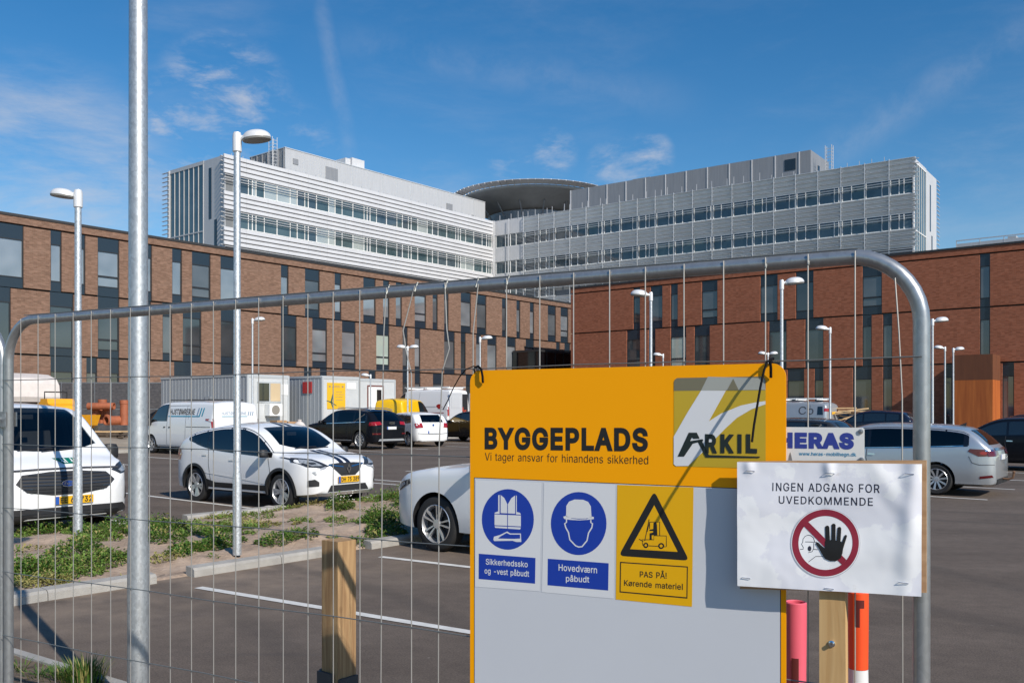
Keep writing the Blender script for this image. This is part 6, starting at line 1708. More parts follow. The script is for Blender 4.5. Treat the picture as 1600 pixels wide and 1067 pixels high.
for x in (-2.0, -.2):
    for y in (-.95, .95): MB().lathe([(.001, -.12), (.30, -.12), (.42, -.1), (.42, .1), (.30, .12), (.001, .12)], 24, 'y', (x, y, .42)).build('wheel', RUBBER, tr, smooth=True)
MB().box(-2.6, 1.0, -.7, .7, .45, hb-.44).build('chassis', BLACK, tr)

P = at_k(93, 40); z0 = gz(P.x, P.y)+.03
du = empty('site_dumper', (P.x, P.y, z0), ANG_R+R(4), 'rounded yellow site dumper seen through the windscreen of the white van', 'dumper')
tt = 40/F; zt = (HY-623)*tt+EYE-z0
m = MB(); pr = [(-.95, .6), (-1.0, zt-.35), (-.7, zt-.2), (-.5, zt-.17), (-.45, zt), (.1, zt), (.14, zt-.2), (.5, zt-.32), (.7, zt-.8), (.78, .6)]
m.prism(pr, -.6, .6); m.build('body', YELM, du)
m = MB().prism([(.72, .55), (1.7, .9), (1.95, 1.35), (.85, 1.35)], -.75, .75); m.build('skip_bucket', YELM, du)
for x in (-.6, 1.0):
    for y in (-.72, .72): MB().lathe([(.001, -.14), (.25, -.14), (.42, -.11), (.42, .11), (.25, .14), (.001, .14)], 24, 'y', (x, y, .42)).build('wheel', RUBBER, du, smooth=True)
m = MB().tube([(-.3, -.5, zt-.2), (-.3, -.5, zt+.3), (-.3, .5, zt+.3), (-.3, .5, zt-.2)], .03, 8); m.build('roll_bar', BLACK, du)

def pipe(px, py_top, py_bot, Y, r, label, lying=None):
    P = at(px, py_bot, Y); L_ = (py_bot-py_top)*Y/F
    m = MB()
    if lying is None:
        m.lathe([(r*.86, L_), (r*1.0, L_), (r, L_-.18), (r*.9, L_-.2), (r*.9, .0), (r*.78, 0), (r*.78, L_*.98)], 20, close=True)
        o = m.build('drain_pipe', CLAY, None, smooth=True); o.location = P
    else:
        m.lathe([(r, -lying/2), (r, lying/2), (r*.8, lying/2), (r*.8, -lying/2)], 22, 'x', close=True)
        o = m.build('drain_pipe', CLAY, None, smooth=True); o.location = (P.x, P.y, P.z+r); 
    return tag(o, label, 'drain pipe', 'orange drain pipes stacked on the planks')
Yp = 42
pipe(149, 630, 661, Yp, .21, 'upright orange drain pipe, leftmost of the stack')
pipe(160, 624, 661, Yp+.3, .20, 'tallest upright orange drain pipe in the stack')
pipe(169, 634, 661, Yp, .19, 'upright orange drain pipe beside the ring end')
pipe(194, 625, 664, Yp, .20, 'orange drain pipe standing alone right of the ring end')
o = pipe(177, 0, 664, Yp-.3, .21, 'short orange drain pipe lying with its round mouth to the lane', lying=.8); o.rotation_euler = (0, 0, R(62))
o = pipe(158, 0, 640, Yp-.35, .16, 'orange drain pipe lying across the top of the upright ones', lying=1.2)
ps_P = at(152, 678, 41.6)
m = MB()
for i in range(4):
    for k in range(6): m.box(-1.25, 1.2-.05*((i*k) % 3), -.6+k*.2, -.42+k*.2, i*.13, i*.13+.1)
    m.box(-1.0, -.9, -.6, .6, i*.13+.1, i*.13+.13); m.box(.8, .9, -.6, .6, i*.13+.1, i*.13+.13)
o = m.build('plank_stack', mat('dark old planks', (.10, .075, .055), .85, var=.25, vscale=3)); o.location = (ps_P.x, ps_P.y, gz(0, 41)+.05); o.rotation_euler = (0, 0, R(-8)); tag(o, 'stack of dark planks under the orange drain pipes', 'planks')
MB().box(-1.1, 1.25, -.55, .55, 0, .06).build('plank_sheet', PLY)
bpy.data.objects['plank_sheet'].location = (ps_P.x, ps_P.y+.1, gz(0, 41)+.57); tag(bpy.data.objects['plank_sheet'], 'sheet of pale board on top of the dark planks', 'board')
cb = MB().box(-.4, .4, -.4, .4, 0, .75); 
for i in range(4): cb.box(-.42, .42, -.42, -.401, .04+i*.18, .18+i*.18)
o = cb.build('timber_crate', PLY); Pc = at(134, 662, 43.5); o.location = (Pc.x, Pc.y, gz(0, 43)+.05); tag(o, 'pale timber crate left of the drain pipes', 'crate')
for i in range(7):
    k0 = 70+i*26
    P = at_k(k0, 51.2)
    s = empty('site_screen', (P.x, P.y, gz(0, 51)+.03), R(3), ('dark netted site screen panel behind the tarpaulin trailer', 'dark netted site screen beside the tarpaulin trailer', 'dark netted site screen behind the yellow dumper', 'dark netted site screen left of the drain pipes', 'dark netted site screen above the drain pipes', 'dark netted site screen behind the thick pole', 'dark netted site screen next to the long grey cabin')[i], 'site screen', 'dark netted screens of the building site')
    H_ = EYE+(HY-598)/F*51.2-.3
    MB().box(.02, .9, -.012, .012, .3, H_-.02).build('netting', MESHD, s)
    f = MB(); f.box(-.02, .02, -.02, .02, 0, H_+.03); f.box(.02, .9, -.016, -.013, H_-.04, H_); f.box(.02, .9, -.016, -.013, H_*.5, H_*.5+.03)
    f.build('screen_frame', GALV_D, s)

# ------------------------------------------------------------------ weeds in the planting bed and by the fence
def leaf_mat(name, c1, c2):
    m = mat(name, c1, .6, 0, 0, .3, col2=c2, vscale=9, vdetail=3)
    m.node_tree.nodes['Principled BSDF'].inputs['Subsurface Weight'].default_value = 0
    return m
LEAF = [leaf_mat('weed leaf', (.035, .085, .008), (.09, .175, .022)), leaf_mat('dry weed', (.2, .21, .05), (.30, .25, .1)), leaf_mat('light weed leaf', (.08, .155, .02), (.15, .23, .045))]
wb = MB(); rw = random.Random(21)
def clump(t, p, r, h, n, mi, up=.6):
    for _ in range(n):
        a = rw.uniform(0, 2*math.pi); d = r*math.sqrt(rw.random())
        tt_, pp = t+d*math.cos(a), p+d*math.sin(a)
        if not .1 < pp < BW-.1: continue
        b = bed(tt_, pp); z = soil_h(tt_, pp)
        hh = h*(1-(d/r)**2*.75)*rw.uniform(.15, 1)
        base = Vector((b.x, b.y, b.z+z+hh*rw.uniform(.0, .85)))
        l = rw.uniform(.025, .075); w = l*rw.uniform(.11, .27)
        dirv = Vector((math.cos(a)*rw.uniform(.2, 1)+rw.uniform(-.5, .5), math.sin(a)*rw.uniform(.2, 1)+rw.uniform(-.5, .5), rw.uniform(0, up)+.1)).normalized()
        sd = dirv.cross(Vector((rw.uniform(-.4, .4), rw.uniform(-.4, .4), 1))).normalized()
        tip = base+dirv*l+Vector((0, 0, -l*.25))
        mid = base+dirv*l*.55+Vector((0, 0, l*.08))
        mi_ = mi if rw.random() > .18 else 1
        wb.add([base, mid+sd*w, tip, mid-sd*w], [(0, 1, 2, 3)], mi_)
def px_clump(px, py, r, h, n, mi):
    g = G(px, py); v = g-N0; clump(v.dot(UL), v.dot(NB), r, h, n, mi)
for px, py, r, h, n, mi in ((45, 838, .5, .34, 700, 0), (85, 838, .5, .36, 800, 0), (110, 842, .4, .3, 500, 0), (60, 846, .4, .3, 400, 0), (130, 850, .35, .2, 300, 2), (162, 852, .5, .26, 600, 0), (190, 838, .4, .36, 500, 0), (150, 862, .4, .2, 350, 2),
        (238, 812, .35, .34, 350, 0), (245, 845, .55, .42, 900, 0), (255, 862, .4, .3, 400, 0), (240, 832, .5, .35, 500, 0), (40, 905, .5, .42, 900, 0), (70, 895, .45, .32, 600, 2), (20, 900, .5, .45, 700, 0), (120, 880, .45, .3, 600, 0), (150, 890, .5, .3, 700, 2), (110, 905, .45, .22, 500, 2), (60, 920, .4, .2, 400, 1), (170, 885, .35, .2, 300, 0),
        (290, 823, .3, .16, 250, 2), (310, 848, .4, .14, 300, 2), (330, 830, .5, .16, 400, 2), (345, 850, .4, .2, 350, 0), (340, 810, .6, .14, 400, 1), (380, 812, .7, .13, 450, 2), (400, 830, .5, .14, 350, 1), (300, 872, .35, .18, 350, 0), (325, 868, .4, .2, 450, 0), (352, 862, .35, .18, 350, 0), (260, 885, .25, .1, 120, 1), (280, 880, .22, .14, 150, 0),
        (395, 842, .3, .16, 250, 2), (432, 862, .35, .2, 380, 0), (470, 856, .3, .18, 300, 0), (440, 800, .5, .14, 300, 2), (480, 798, .6, .16, 350, 1), (470, 818, .25, .15, 180, 2), (524, 815, .25, .14, 160, 2), (565, 818, .2, .12, 120, 2),
        (532, 802, .33, .5, 650, 0), (590, 790, .6, .25, 500, 2), (620, 792, .5, .45, 700, 0), (600, 812, .4, .5, 800, 0), (590, 835, .38, .5, 750, 0), (605, 845, .4, .42, 650, 0), (640, 800, .4, .4, 500, 0), (640, 830, .45, .4, 600, 0), (568, 855, .3, .2, 250, 0), (560, 785, .6, .16, 300, 1), (520, 790, .6, .16, 350, 2), (650, 780, .6, .4, 500, 0)):
    px_clump(px, py, r*.72, h*.8, int(n*1.7), mi)
for _ in range(120): clump(rw.uniform(-9, 9), rw.uniform(.2, BW-.2), rw.uniform(.06, .2), rw.uniform(.03, .09), rw.randint(20, 60), rw.choice([1, 1, 2, 2]))
for _ in range(60): clump(rw.uniform(9, 25), rw.uniform(.2, BW-.2), .4, .25, 90, 0)
# white flower heads of the tall clump
fg = G(530, 797)
for _ in range(40):
    p = Vector((fg.x+rw.uniform(-.28, .28), fg.y+rw.uniform(-.28, .28), fg.z+.1+rw.uniform(.05, .24)))
    wb.add([p+Vector((.011, 0, 0)), p+Vector((0, 0, .009)), p+Vector((-.011, 0, 0)), p+Vector((0, -.003, -.009))], [(0, 1, 2, 3)], 3)
tag(wb.build('weeds', LEAF + [mat('white flowers', (.75, .75, .7), .7)], fix=False), kind='stuff')
gt = MB()
for cx0, cy0, n, hh in ((132, 1075, 260, .17), (118, 1070, 160, .12), (60, 1062, 60, .06), (30, 1050, 40, .05), (95, 1066, 80, .07)):
    g = G(cx0, cy0)
    for _ in range(n):
        a = rw.uniform(0, 6.28); d = rw.uniform(0, .13)
        b = Vector((g.x+d*math.cos(a), g.y+d*math.sin(a), .03)); lean = Vector((math.cos(a), math.sin(a), 0))*rw.uniform(.02, .12)
        h_ = hh*rw.uniform(.5, 1.1); s = Vector((-math.sin(a), math.cos(a), 0))*.004
        gt.add([b+s, b-s, b+lean*.4+Vector((0, 0, h_*.65))-s*.7, b+lean*.4+Vector((0, 0, h_*.65))+s*.7, b+lean+Vector((0, 0, h_))], [(0, 1, 2, 3), (3, 2, 4)], rw.choice([0, 0, 2, 1]))
tag(gt.build('grass', [leaf_mat('grass blade', (.03, .075, .010), (.07, .14, .02)), LEAF[1], LEAF[0]], fix=False), kind='stuff')
# stones by the kerb of the crossover
st = MB()
for px, py, s in ((462, 797, .09), (420, 800, .06), (30, 838, .1), (545, 790, .05)):
    g = G(px, py); q = MB().lathe([(.001, -.5), (.7, -.35), (1, .1), (.7, .5), (.001, .65)], 9)
    q.v = [(x*s*1.6+g.x, y*s+g.y, g.z+.08+z*s) for x, y, z in q.v]
    o = q.build('stone', KERB); tag(o, {462: 'grey stone beside the front wheel of the crossover', 420: 'small grey stone left of the crossover wheel', 30: 'grey stone in front of the white van', 545: 'small stone beneath the bumper of the crossover'}[px], 'stone')

# ------------------------------------------------------------------ mesh fence
PF = Vector(((10-CX)/F*3.811, 3.811, 0))
FE = Vector((2620, -1425, 0)).normalized()           # along the fence towards the right
FN = Vector((FE.y, -FE.x, 0))                        # towards the camera
ANG_F = math.atan2(FE.y, FE.x)
def fpt(px, py, off=0.0):                            # point of the fence plane (or one off metres nearer) seen at a pixel -> local (s, z)
    d = Vector(((px-CX)/F, 1, (HY-py)/F)); P0 = PF + FN*off
    t = P0.dot(FN)/Vector((d.x, d.y, 0)).dot(FN)
    w = Vector((d.x*t, d.y*t, EYE+d.z*t))
    return ((Vector((w.x, w.y, 0))-PF).dot(FE), w.z)
sL, sR = fpt(13.5, 642)[0], fpt(1440, 642)[0]
ztop = fpt(41, 500)[1]
TR = .019; ZB = ztop-2.0
def fence_panel(s0, s1, off, label, verticals, bent={}):
    f = empty('mesh_fence', PF + FN*off, ANG_F, label, 'fence', 'mobile mesh fence panels')
    rc = .165; path = []
    for k in range(11): a = math.pi*(.5*k/10); path.append((s0+rc-rc*math.cos(a), 0, ztop-rc+rc*math.sin(a)))
    right = [(s1-(q[0]-s0), 0, q[2]) for q in path][::-1]
    full = [(s0, 0, ZB)] + path + right + [(s1, 0, ZB)]
    m = MB().tube(full, TR, 20); m.tube([(s0, 0, ZB+.12), (s1, 0, ZB+.12)], TR*.8, 14)
    m.build('tube_frame', GALV_F, f, smooth=True)
    w = MB()
    for s, zt in verticals:
        if (s, zt) in bent: w.tube(bent[(s, zt)], .0019, 6)
        else:
            zz = ztop - (rc-math.sqrt(max(0, rc**2-max(0, rc-min(s-s0, s1-s))**2)))
            w.tube([(s, -TR-.002, zz+.012), (s+.0, -TR-.002, zz-.04), (s, -TR-.001, 1.2), (s, -TR-.001, ZB+.1)], .0018, 6)
    w.build('upright_wire', WIRE, f, smooth=True)
    h = MB(); z = fpt(10, 594.6)[1]
    while z > ZB+.05:
        h.tube([(s0-.004, -TR-.005, z)] + [(s0+(s1-s0)*k/12, -TR-.005, z+.003*math.sin(k*1.7+z*9)) for k in range(1, 12)] + [(s1+.002, -TR-.005, z)], .0018, 6); z -= .264
    h.tube([(s0+.12, -TR*.55, ztop+TR*.95), (s1-.14, -TR*.55, ztop+TR*.95)], .0018, 6)
    h.build('cross_wire', WIRE_D, f, smooth=True)
    return f
GALV_F = GALV_D
GALV_F = galv_mat('fence tube', .40, .34, spread=.35)
vx = [40, 67, 93.6, 121.7, 150, 180, 211, 240.6, 273, 306, 340.5, 375, 411, 449, 487.6, 527, 568.5, 610, 654, 701.6, 749.5, 796.8, 848.5, 901, 957, 1012.5, 1072.5, 1134, 1199, 1265, 1338]
verts = [(fpt(x, 642)[0], 1) for x in vx]
def bend(pts): return [(fpt(x, y)[0], -TR-.002, fpt(x, y)[1]) for x, y in pts]
bt = {(fpt(654, 642)[0], 1): bend([(654, 448), (636, 517), (640, 545), (649, 585), (649, 1300)]),
      (fpt(701.6, 642)[0], 1): bend([(701, 443), (704, 515), (708, 545), (697, 580), (692, 700), (690, 1300)]),
      (fpt(749.5, 642)[0], 1): bend([(753, 445), (745, 520), (745, 580), (745, 1300)]),
      (fpt(610, 642)[0], 1): bend([(610, 451), (606, 520), (604, 640), (600, 1300)])}
fence1 = fence_panel(sL, sR, 0, 'galvanised mesh fence panel with rounded corners in front of the car park', verts, bt)
w = MB().tube(bend([(1400, 436), (1406, 520), (1411, 620), (1412, 1250)]), .0018, 6); w.build('upright_wire', WIRE, fence1, smooth=True)
for (x, y) in ((610, 452), (654, 448), (701, 444), (749, 441), (797, 437), (1199, 410), (1265, 405)):
    s, z = fpt(x, y); MB().tube([(s, -TR-.003, z-.018), (s+.002, -TR*.4, z+.012)], .0032, 6).build("weld", WIRE_D, fence1, smooth=True)
sp_ = [(sL-.04-i*.112-.03, 1) for i in range(8)]
fence2 = fence_panel(sL-.049-3.45, sL-.049, -.004, 'neighbouring mesh fence panel of which only the end post shows at the left edge', sp_)
cl = empty('fence_clamp', PF + FE*(sL-.025), ANG_F, 'steel clamp joining the two fence posts at the left edge', 'clamp')
for zc, nm in ((fpt(10, 655)[1], 'upper'),):
    m = MB()
    m.box(-.048, .044, -TR-.010, -TR-.0045, zc-.032, zc+.032); m.box(-.045, .042, TR+.002, TR+.008, zc-.03, zc+.03)
    m.build('clamp_plate', GALV_D, cl)
    m = MB().tube([(-.004, -TR-.03, zc), (-.004, TR+.02, zc)], .006, 8); m.lathe([(.001, -TR-.022), (.012, -TR-.022), (.012, -TR-.010)], 6, 'y', (-.004, 0, zc)); m.build('clamp_bolt', GALV_D, cl)
for s, lb in ((sL-.02, 'concrete foot block under the left end of the fence'), (sR, 'concrete foot block under the right end of the fence')):
    m = MB().prismz([(-.36, -.11), (.36, -.11), (.36, .11), (-.36, .11)], 0, .1); m.prismz([(-.30, -.08), (.30, -.08), (.30, .08), (-.30, .08)], .1, .13)
    o = m.build('concrete_block', KERB); o.location = PF+FE*s; o.rotation_euler = (0, 0, ANG_F+math.pi/2); tag(o, lb, 'concrete block')

# ------------------------------------------------------------------ signs
class Face:                                            # draws flat shapes given in photograph pixels on one plane of the fence
    def __init__(s, root, off, disp=None): s.root, s.off, s.disp = root, off, disp
    def p(s, px, py): return fpt(px, py, s.off)
    def put(s, pts2, faces, name, mt, layer, parent=None, thick=0):
        v = [(x, -s.off-layer*(.00032 if s.disp else .0003)-(s.disp(x, z) if s.disp else 0), z) for x, z in pts2]
        return MB().add(v, faces).build(name, mt, parent or s.root, fix=False)
    def poly(s, pix, name, mt, layer, parent=None, step=None):
        q = [s.p(*a) for a in pix]
        if s.disp or step: v, f = tess(q, step or .02); return s.put([tuple(a) for a in v], f, name, mt, layer, parent)
        v, f = tess(q, 9.0)
        return s.put([tuple(a) for a in v], f, name, mt, layer, parent)
    def polys(s, lists, name, mt, layer, parent=None):
        V, FF = [], []
        for pix in lists:
            q = [s.p(*a) for a in pix]; v, f = tess(q, .007 if s.disp else 9.0)
            o = len(V); V += [tuple(a) for a in v]; FF += [[i+o for i in ff] for ff in f]
        return s.put(V, FF, name, mt, layer, parent)
    def strokes(s, lists, wpx, name, mt, layer, parent=None):
        out = []
        for pts in lists: out.append(strip(pts, wpx))
        return s.polys(out, name, mt, layer, parent)
    def text(s, body, xl, yl, xr, yr, cap, name, mt, layer, bold=0, space=1.0, parent=None):
        a, b, c = s.p(xl, yl), s.p(xr, yr), s.p(xl, yl-cap)
        v, f = text_fit(body, 0, 1, 0, 1, bold, space)
        V = [(a[0]+x*(b[0]-a[0])+y*(c[0]-a[0]), a[1]+x*(b[1]-a[1])+y*(c[1]-a[1])) for x, y in v]
        return s.put(V, f, name, mt, layer, parent)
def crop(ox, oy, k): return lambda pts: [(ox+x/k, oy+y/k) for x, y in pts]
def ellp(cx, cy, rx, ry, n=48): return [(cx+rx*math.cos(2*math.pi*i/n), cy+ry*math.sin(2*math.pi*i/n)) for i in range(n)]
def ringp(cx, cy, rx, ry, qx, qy, n=48, a0=0, a1=360):
    o = [(cx+rx*math.cos(R(a0+(a1-a0)*i/n)), cy+ry*math.sin(R(a0+(a1-a0)*i/n))) for i in range(n+1)]
    i_ = [(cx+qx*math.cos(R(a0+(a1-a0)*i/n)), cy+qy*math.sin(R(a0+(a1-a0)*i/n))) for i in range(n+1)]
    return o + i_[::-1]
def rounded(x0, x1, z0, z1, r, n=8, corners=(1, 1, 1, 1)):
    out = []
    for (cx, cz, a), on in zip(((x1-r, z1-r, 0), (x0+r, z1-r, 90), (x0+r, z0+r, 180), (x1-r, z0+r, 270)), corners):
        for i in range(n+1): out.append((cx+r*math.cos(R(a+90*i/n)), cz+r*math.sin(R(a+90*i/n))))
    return out
SY = mat('yellow sign board', (.96, .38, .0), .45, 0, 0, .2, var=.015, vscale=1.5, bump=.02, bscale=3)
SG = mat('pale grey sign field', (.60, .62, .66), .22, 0, .45, var=.02, vscale=2.2)
SW = mat('white sticker', (.70, .71, .73), .35, 0, .2)
SB = mat('blue sticker', (.008, .045, .36), .35, 0, .2)
SK = mat('black print', (.014, .013, .013), .45)
SYS = mat('yellow sticker', (.80, .42, .0), .35, 0, .2)
LOGO_Y = mat('olive yellow print', (.52, .36, .02), .35, 0, .3)
LOGO_T = mat('grey olive print', (.17, .155, .10), .35, 0, .3)
LOGO_L = mat('light grey print', (.36, .37, .34), .35, 0, .3)
DKGREEN = mat('dark green lettering', (.012, .02, .02), .4)
# main yellow board
sg = empty('site_sign', PF, ANG_F, 'large yellow building site sign with safety pictograms tied to the fence', 'sign')
OF = .034
A = fpt(734.5, 800, OF)[0]; Bx = fpt(1228, 600, OF)[0]; ZT_ = fpt(985, 573, OF)[1]; ZBT = ZT_-1.02
m = MB().prism(rounded(A, Bx, ZBT, ZT_, .035), -OF, -OF+.004); m.build('board', SY, sg)
fc = Face(sg, OF)
# pale field
zq = fc.p(740, 746.5)[1]; xq0 = fc.p(741.8, 746.5)[0]; xq1 = fc.p(1219, 800)[0]
def rect_local(x0, x1, z0, z1): return [(x0, z0), (x1, z0), (x1, z1), (x0, z1)]
fc.put(rect_local(xq0-.002, xq1+.002, ZBT+.012, zq+.002), [(0, 1, 2, 3)], 'field_outline', SK, 1)
fc.put(rect_local(xq0, xq1, ZBT+.014, zq), [(0, 1, 2, 3)], 'pale_field', SG, 2)
fc.text('BYGGEPLADS', 757.5, 699.5, 1012.5, 703, 29.5, 'heading_lettering', SK, 2, bold=.038, space=1.03)
fc.text('Vi tager ansvar for hinandens sikkerhed', 758, 719, 1013, 725, 12, 'subtitle_lettering', SK, 2, bold=-.004, space=1.02)
K3 = crop(1000, 550, 3.5575)
# logo
lg_pts = []
a0 = fc.p(*K3([(189, 633)])[0]); a1 = fc.p(*K3([(699, 135)])[0])
lg = fc.put([tuple(v) for v in tess(rounded(a0[0], a1[0], a0[1], a1[1], .012), 9)[0]], tess(rounded(a0[0], a1[0], a0[1], a1[1], .012), 9)[1], 'logo_field', LOGO_Y, 2)
zb_ = fc.p(*K3([(400, 213)])[0])[1]
tp = [q for q in rounded(a0[0], a1[0], a0[1], a1[1], .012)]
tp = [(a0[0], zb_), (a1[0], zb_)] + [q for q in tp[:18]]
v, f = tess(tp, 9); fc.put([tuple(q) for q in v], f, 'logo_band', LOGO_T, 3, lg)
fc.poly(K3([(378, 137), (690, 145), (699, 210), (340, 214)]), 'logo_band_light', LOGO_L, 4, lg)
fc.poly(K3([(519, 148), (550, 212), (484, 212)]), 'logo_peak', LOGO_T, 5, lg)
fc.poly(K3([(340, 214), (478, 214), (384, 384), (450, 342), (560, 297), (640, 280), (698, 272), (698, 290), (620, 318), (540, 365), (480, 420), (430, 470), (350, 555), (268, 632), (200, 633), (188, 622), (188, 470), (262, 340)]), 'logo_road', SW, 4, lg)
fc.polys([K3([(210, 580), (272, 447), (317, 447), (333, 480), (298, 482), (290, 474), (280, 494), (340, 484), (352, 484), (352, 494), (295, 508), (246, 580)]),
          K3([(322, 497), (345, 492), (384, 571), (668, 580), (664, 588), (366, 585)])], 'company_lettering', DKGREEN, 6, lg)
for ch, x0, x1 in (('R', 362, 430), ('K', 448, 524), ('I', 543, 566), ('L', 590, 652)):
    p0 = K3([(x0, 553)])[0]; p1 = K3([(x1, 555)])[0]
    fc.text(ch, p0[0], p0[1], p1[0], p1[1], 90/3.5575, 'company_lettering', DKGREEN, 6, bold=.045, parent=lg)
# pictogram stickers
K4 = crop(730, 740, 4.2105)
s1_ = fc.poly(K4([(56, 40), (489, 58), (478, 772), (52, 741)]), 'sticker', SW, 4)
s2_ = fc.poly(K4([(506, 58), (974, 72), (964, 820), (492, 777)]), 'sticker', SW, 4)
s3_ = fc.poly(K4([(988, 72), (1490, 88), (1480, 873), (978, 825)]), 'sticker', SYS, 4)
fc.poly(K4(ellp(269, 299, 171, 199)), 'blue_disc', SB, 5, s1_)
fc.polys([K4([(222, 138), (246, 158), (268, 203), (292, 160), (317, 142), (317, 262), (222, 257)]), K4([(206, 140), (215, 138), (215, 258), (222, 257), (222, 262), (355, 268), (356, 256), (338, 250), (328, 246), (328, 142), (322, 142), (322, 262)][:0] or [(206, 140), (215, 138), (215, 262), (182, 262), (184, 254), (206, 246)]),
          K4([(323, 142), (328, 143), (328, 250), (350, 256), (355, 268), (323, 266)]), K4([(182, 266), (355, 273), (355, 345), (182, 337)]), K4([(182, 343), (355, 351), (350, 365), (186, 354)]),
          K4([(174, 432), (178, 412), (215, 402), (265, 378), (285, 391), (355, 391), (358, 447), (325, 447), (300, 439), (180, 441)])], 'vest_pictogram', SW, 6, s1_)
fc.polys([K4([(218, 412), (262, 387), (283, 398), (350, 398), (350, 424), (310, 426), (206, 424)]), K4([(266, 200), (270, 200), (270, 376), (266, 376)])], 'shoe_detail', SB, 7, s1_)
fc.poly(K4([(78, 524), (451, 552), (448, 721), (77, 690)]), 'blue_label', SB, 5, s1_)
t_ = K4([(124, 594), (400, 613), (116, 653), (409, 675)])
fc.text('Sikkerhedssko', *t_[0], *t_[1], 8.6, 'lettering', SW, 6, bold=.012, parent=s1_)
fc.text('og -vest påbudt', *t_[2], *t_[3], 8.4, 'lettering', SW, 6, bold=.012, parent=s1_)
fc.poly(K4(ellp(735, 326, 183, 207)), 'blue_disc', SB, 5, s2_)
fc.polys([K4([(652, 282), (654, 210), (672, 182), (708, 168), (765, 170), (798, 184), (815, 213), (820, 286), (780, 293), (735, 294), (690, 290)]), K4([(633, 281), (652, 275), (690, 293), (735, 299), (790, 296), (820, 279), (836, 284), (834, 297), (800, 301), (740, 305), (680, 302), (640, 296)])], 'helmet_pictogram', SW, 6, s2_)
fc.strokes([K4([(655, 298), (655, 318), (643, 326), (650, 352), (668, 385), (677, 432), (715, 472), (735, 480), (757, 478), (790, 438), (800, 388), (822, 352), (826, 326), (815, 320), (815, 302)])], 2.0, 'face_outline', SW, 6, s2_)
fc.poly(K4([(532, 557), (932, 587), (929, 766), (530, 731)]), 'blue_label', SB, 5, s2_)
t_ = K4([(603, 634), (856, 652), (651, 705), (805, 713)])
fc.text('Hovedværn', *t_[0], *t_[1], 9.6, 'lettering', SW, 6, bold=.012, parent=s2_)
fc.text('påbudt', *t_[2], *t_[3], 9.0, 'lettering', SW, 6, bold=.012, parent=s2_)
def fillet(tri, r, n=5):
    out = []
    for i in range(3):
        p, a, b = Vector(tri[i]), Vector(tri[i-1]), Vector(tri[(i+1) % 3]); u, w = (a-p).normalized(), (b-p).normalized()
        for k in range(n+1): t = k/n; out.append(tuple(p+u*r*(1-t)**2+w*r*t**2))
    return out
ot = fillet(K4([(1232, 112), (1462, 570), (998, 538)]), 9)
fc.poly(ot, 'warning_triangle', SK, 5, s3_)
fc.poly(K4([(1232, 206), (1386, 512), (1073, 494)]), 'triangle_field', SYS, 6, s3_)
fc.strokes([K4([(1199, 298), (1170, 440)]), K4([(1186, 380), (1202, 316), (1268, 316), (1268, 404)]), K4([(1202, 316), (1202, 360)]), K4([(1158, 470), (1152, 432), (1230, 432), (1230, 405), (1312, 407), (1312, 478), (1298, 478)]), K4([(1196, 472), (1258, 475)]), K4([(1132, 428), (1160, 443)])], 1.1, 'forklift_outline', SK, 7, s3_)
fc.polys([K4([(1228, 320), (1246, 318), (1250, 335), (1253, 402), (1216, 402), (1216, 434), (1202, 434), (1202, 390), (1226, 384), (1226, 375), (1200, 374), (1201, 366), (1226, 362)])], 'driver', SK, 7, s3_)
fc.polys([K4(ellp(1177, 469, 17, 18, 20)), K4(ellp(1278, 473, 20, 20, 20))], 'forklift_wheels', SK, 7, s3_)
fc.polys([K4(ellp(1177, 469, 8, 8, 14)), K4(ellp(1278, 473, 10, 10, 14))], 'forklift_hubs', SYS, 8, s3_)
c_ = K4([(1007, 577), (1453, 608), (1450, 819), (1004, 778)]); fc.poly(c_, 'label_frame', SK, 5, s3_)
c_ = K4([(1014, 585), (1446, 615), (1443, 810), (1011, 771)]); fc.poly(c_, 'label_field', SYS, 6, s3_)
t_ = K4([(1137, 677), (1314, 687), (1034, 733), (1420, 761)])
fc.text('PAS PÅ!', *t_[0], *t_[1], 8.8, 'lettering', SK, 7, bold=.012, parent=s3_)
fc.text('Kørende materiel', *t_[2], *t_[3], 8.6, 'lettering', SK, 7, bold=.012, parent=s3_)
# cable ties
TIE = mat('black cable tie', (.006, .006, .007), .75, spec=.1)
def loc_pts(lst): return [((lambda q: (q[0], -o, q[1]))(fpt(x, y, o))) for x, y, o in lst]
t1_ = MB().tube(loc_pts([(754.5, 598, .040), (754, 588, .046), (752, 577, .044), (747, 572, .02), (740, 576, -.01), (742, 582, -.01), (752, 579, .03)]), .0035, 8)
o = t1_.build('tie_loop', TIE, None, smooth=True); 
tl = empty('cable_tie', PF, ANG_F, 'black cable tie with long tail at the upper left corner of the yellow sign', 'cable tie'); o.parent = tl
MB().tube(loc_pts([(751, 575, .044), (740, 572, .04), (728, 577, .04), (718, 589, .03), (708, 607, .02), (700, 625, .02), (692, 640, .02)]), .0016, 6).build('tie_tail', TIE, tl, smooth=True)
t2_ = MB().tube(loc_pts([(1204.5, 590, .040), (1204.5, 575, .047), (1203, 562, .046), (1208, 560, .02), (1206, 566, -.005), (1203, 567, .04)]), .0036, 8)
tr2 = empty('cable_tie', PF, ANG_F, 'black cable tie with long tail hanging over the logo of the yellow sign', 'cable tie')
t2_.build('tie_loop', TIE, tr2, smooth=True)
MB().tube(loc_pts([(1203, 563, .05), (1199, 565, .058), (1194, 578, .072), (1188, 605, .097), (1183, 635, .125), (1178, 665, .152), (1175, 690, .172)]), .0031, 6).build('tie_tail', TIE, tr2, smooth=True)

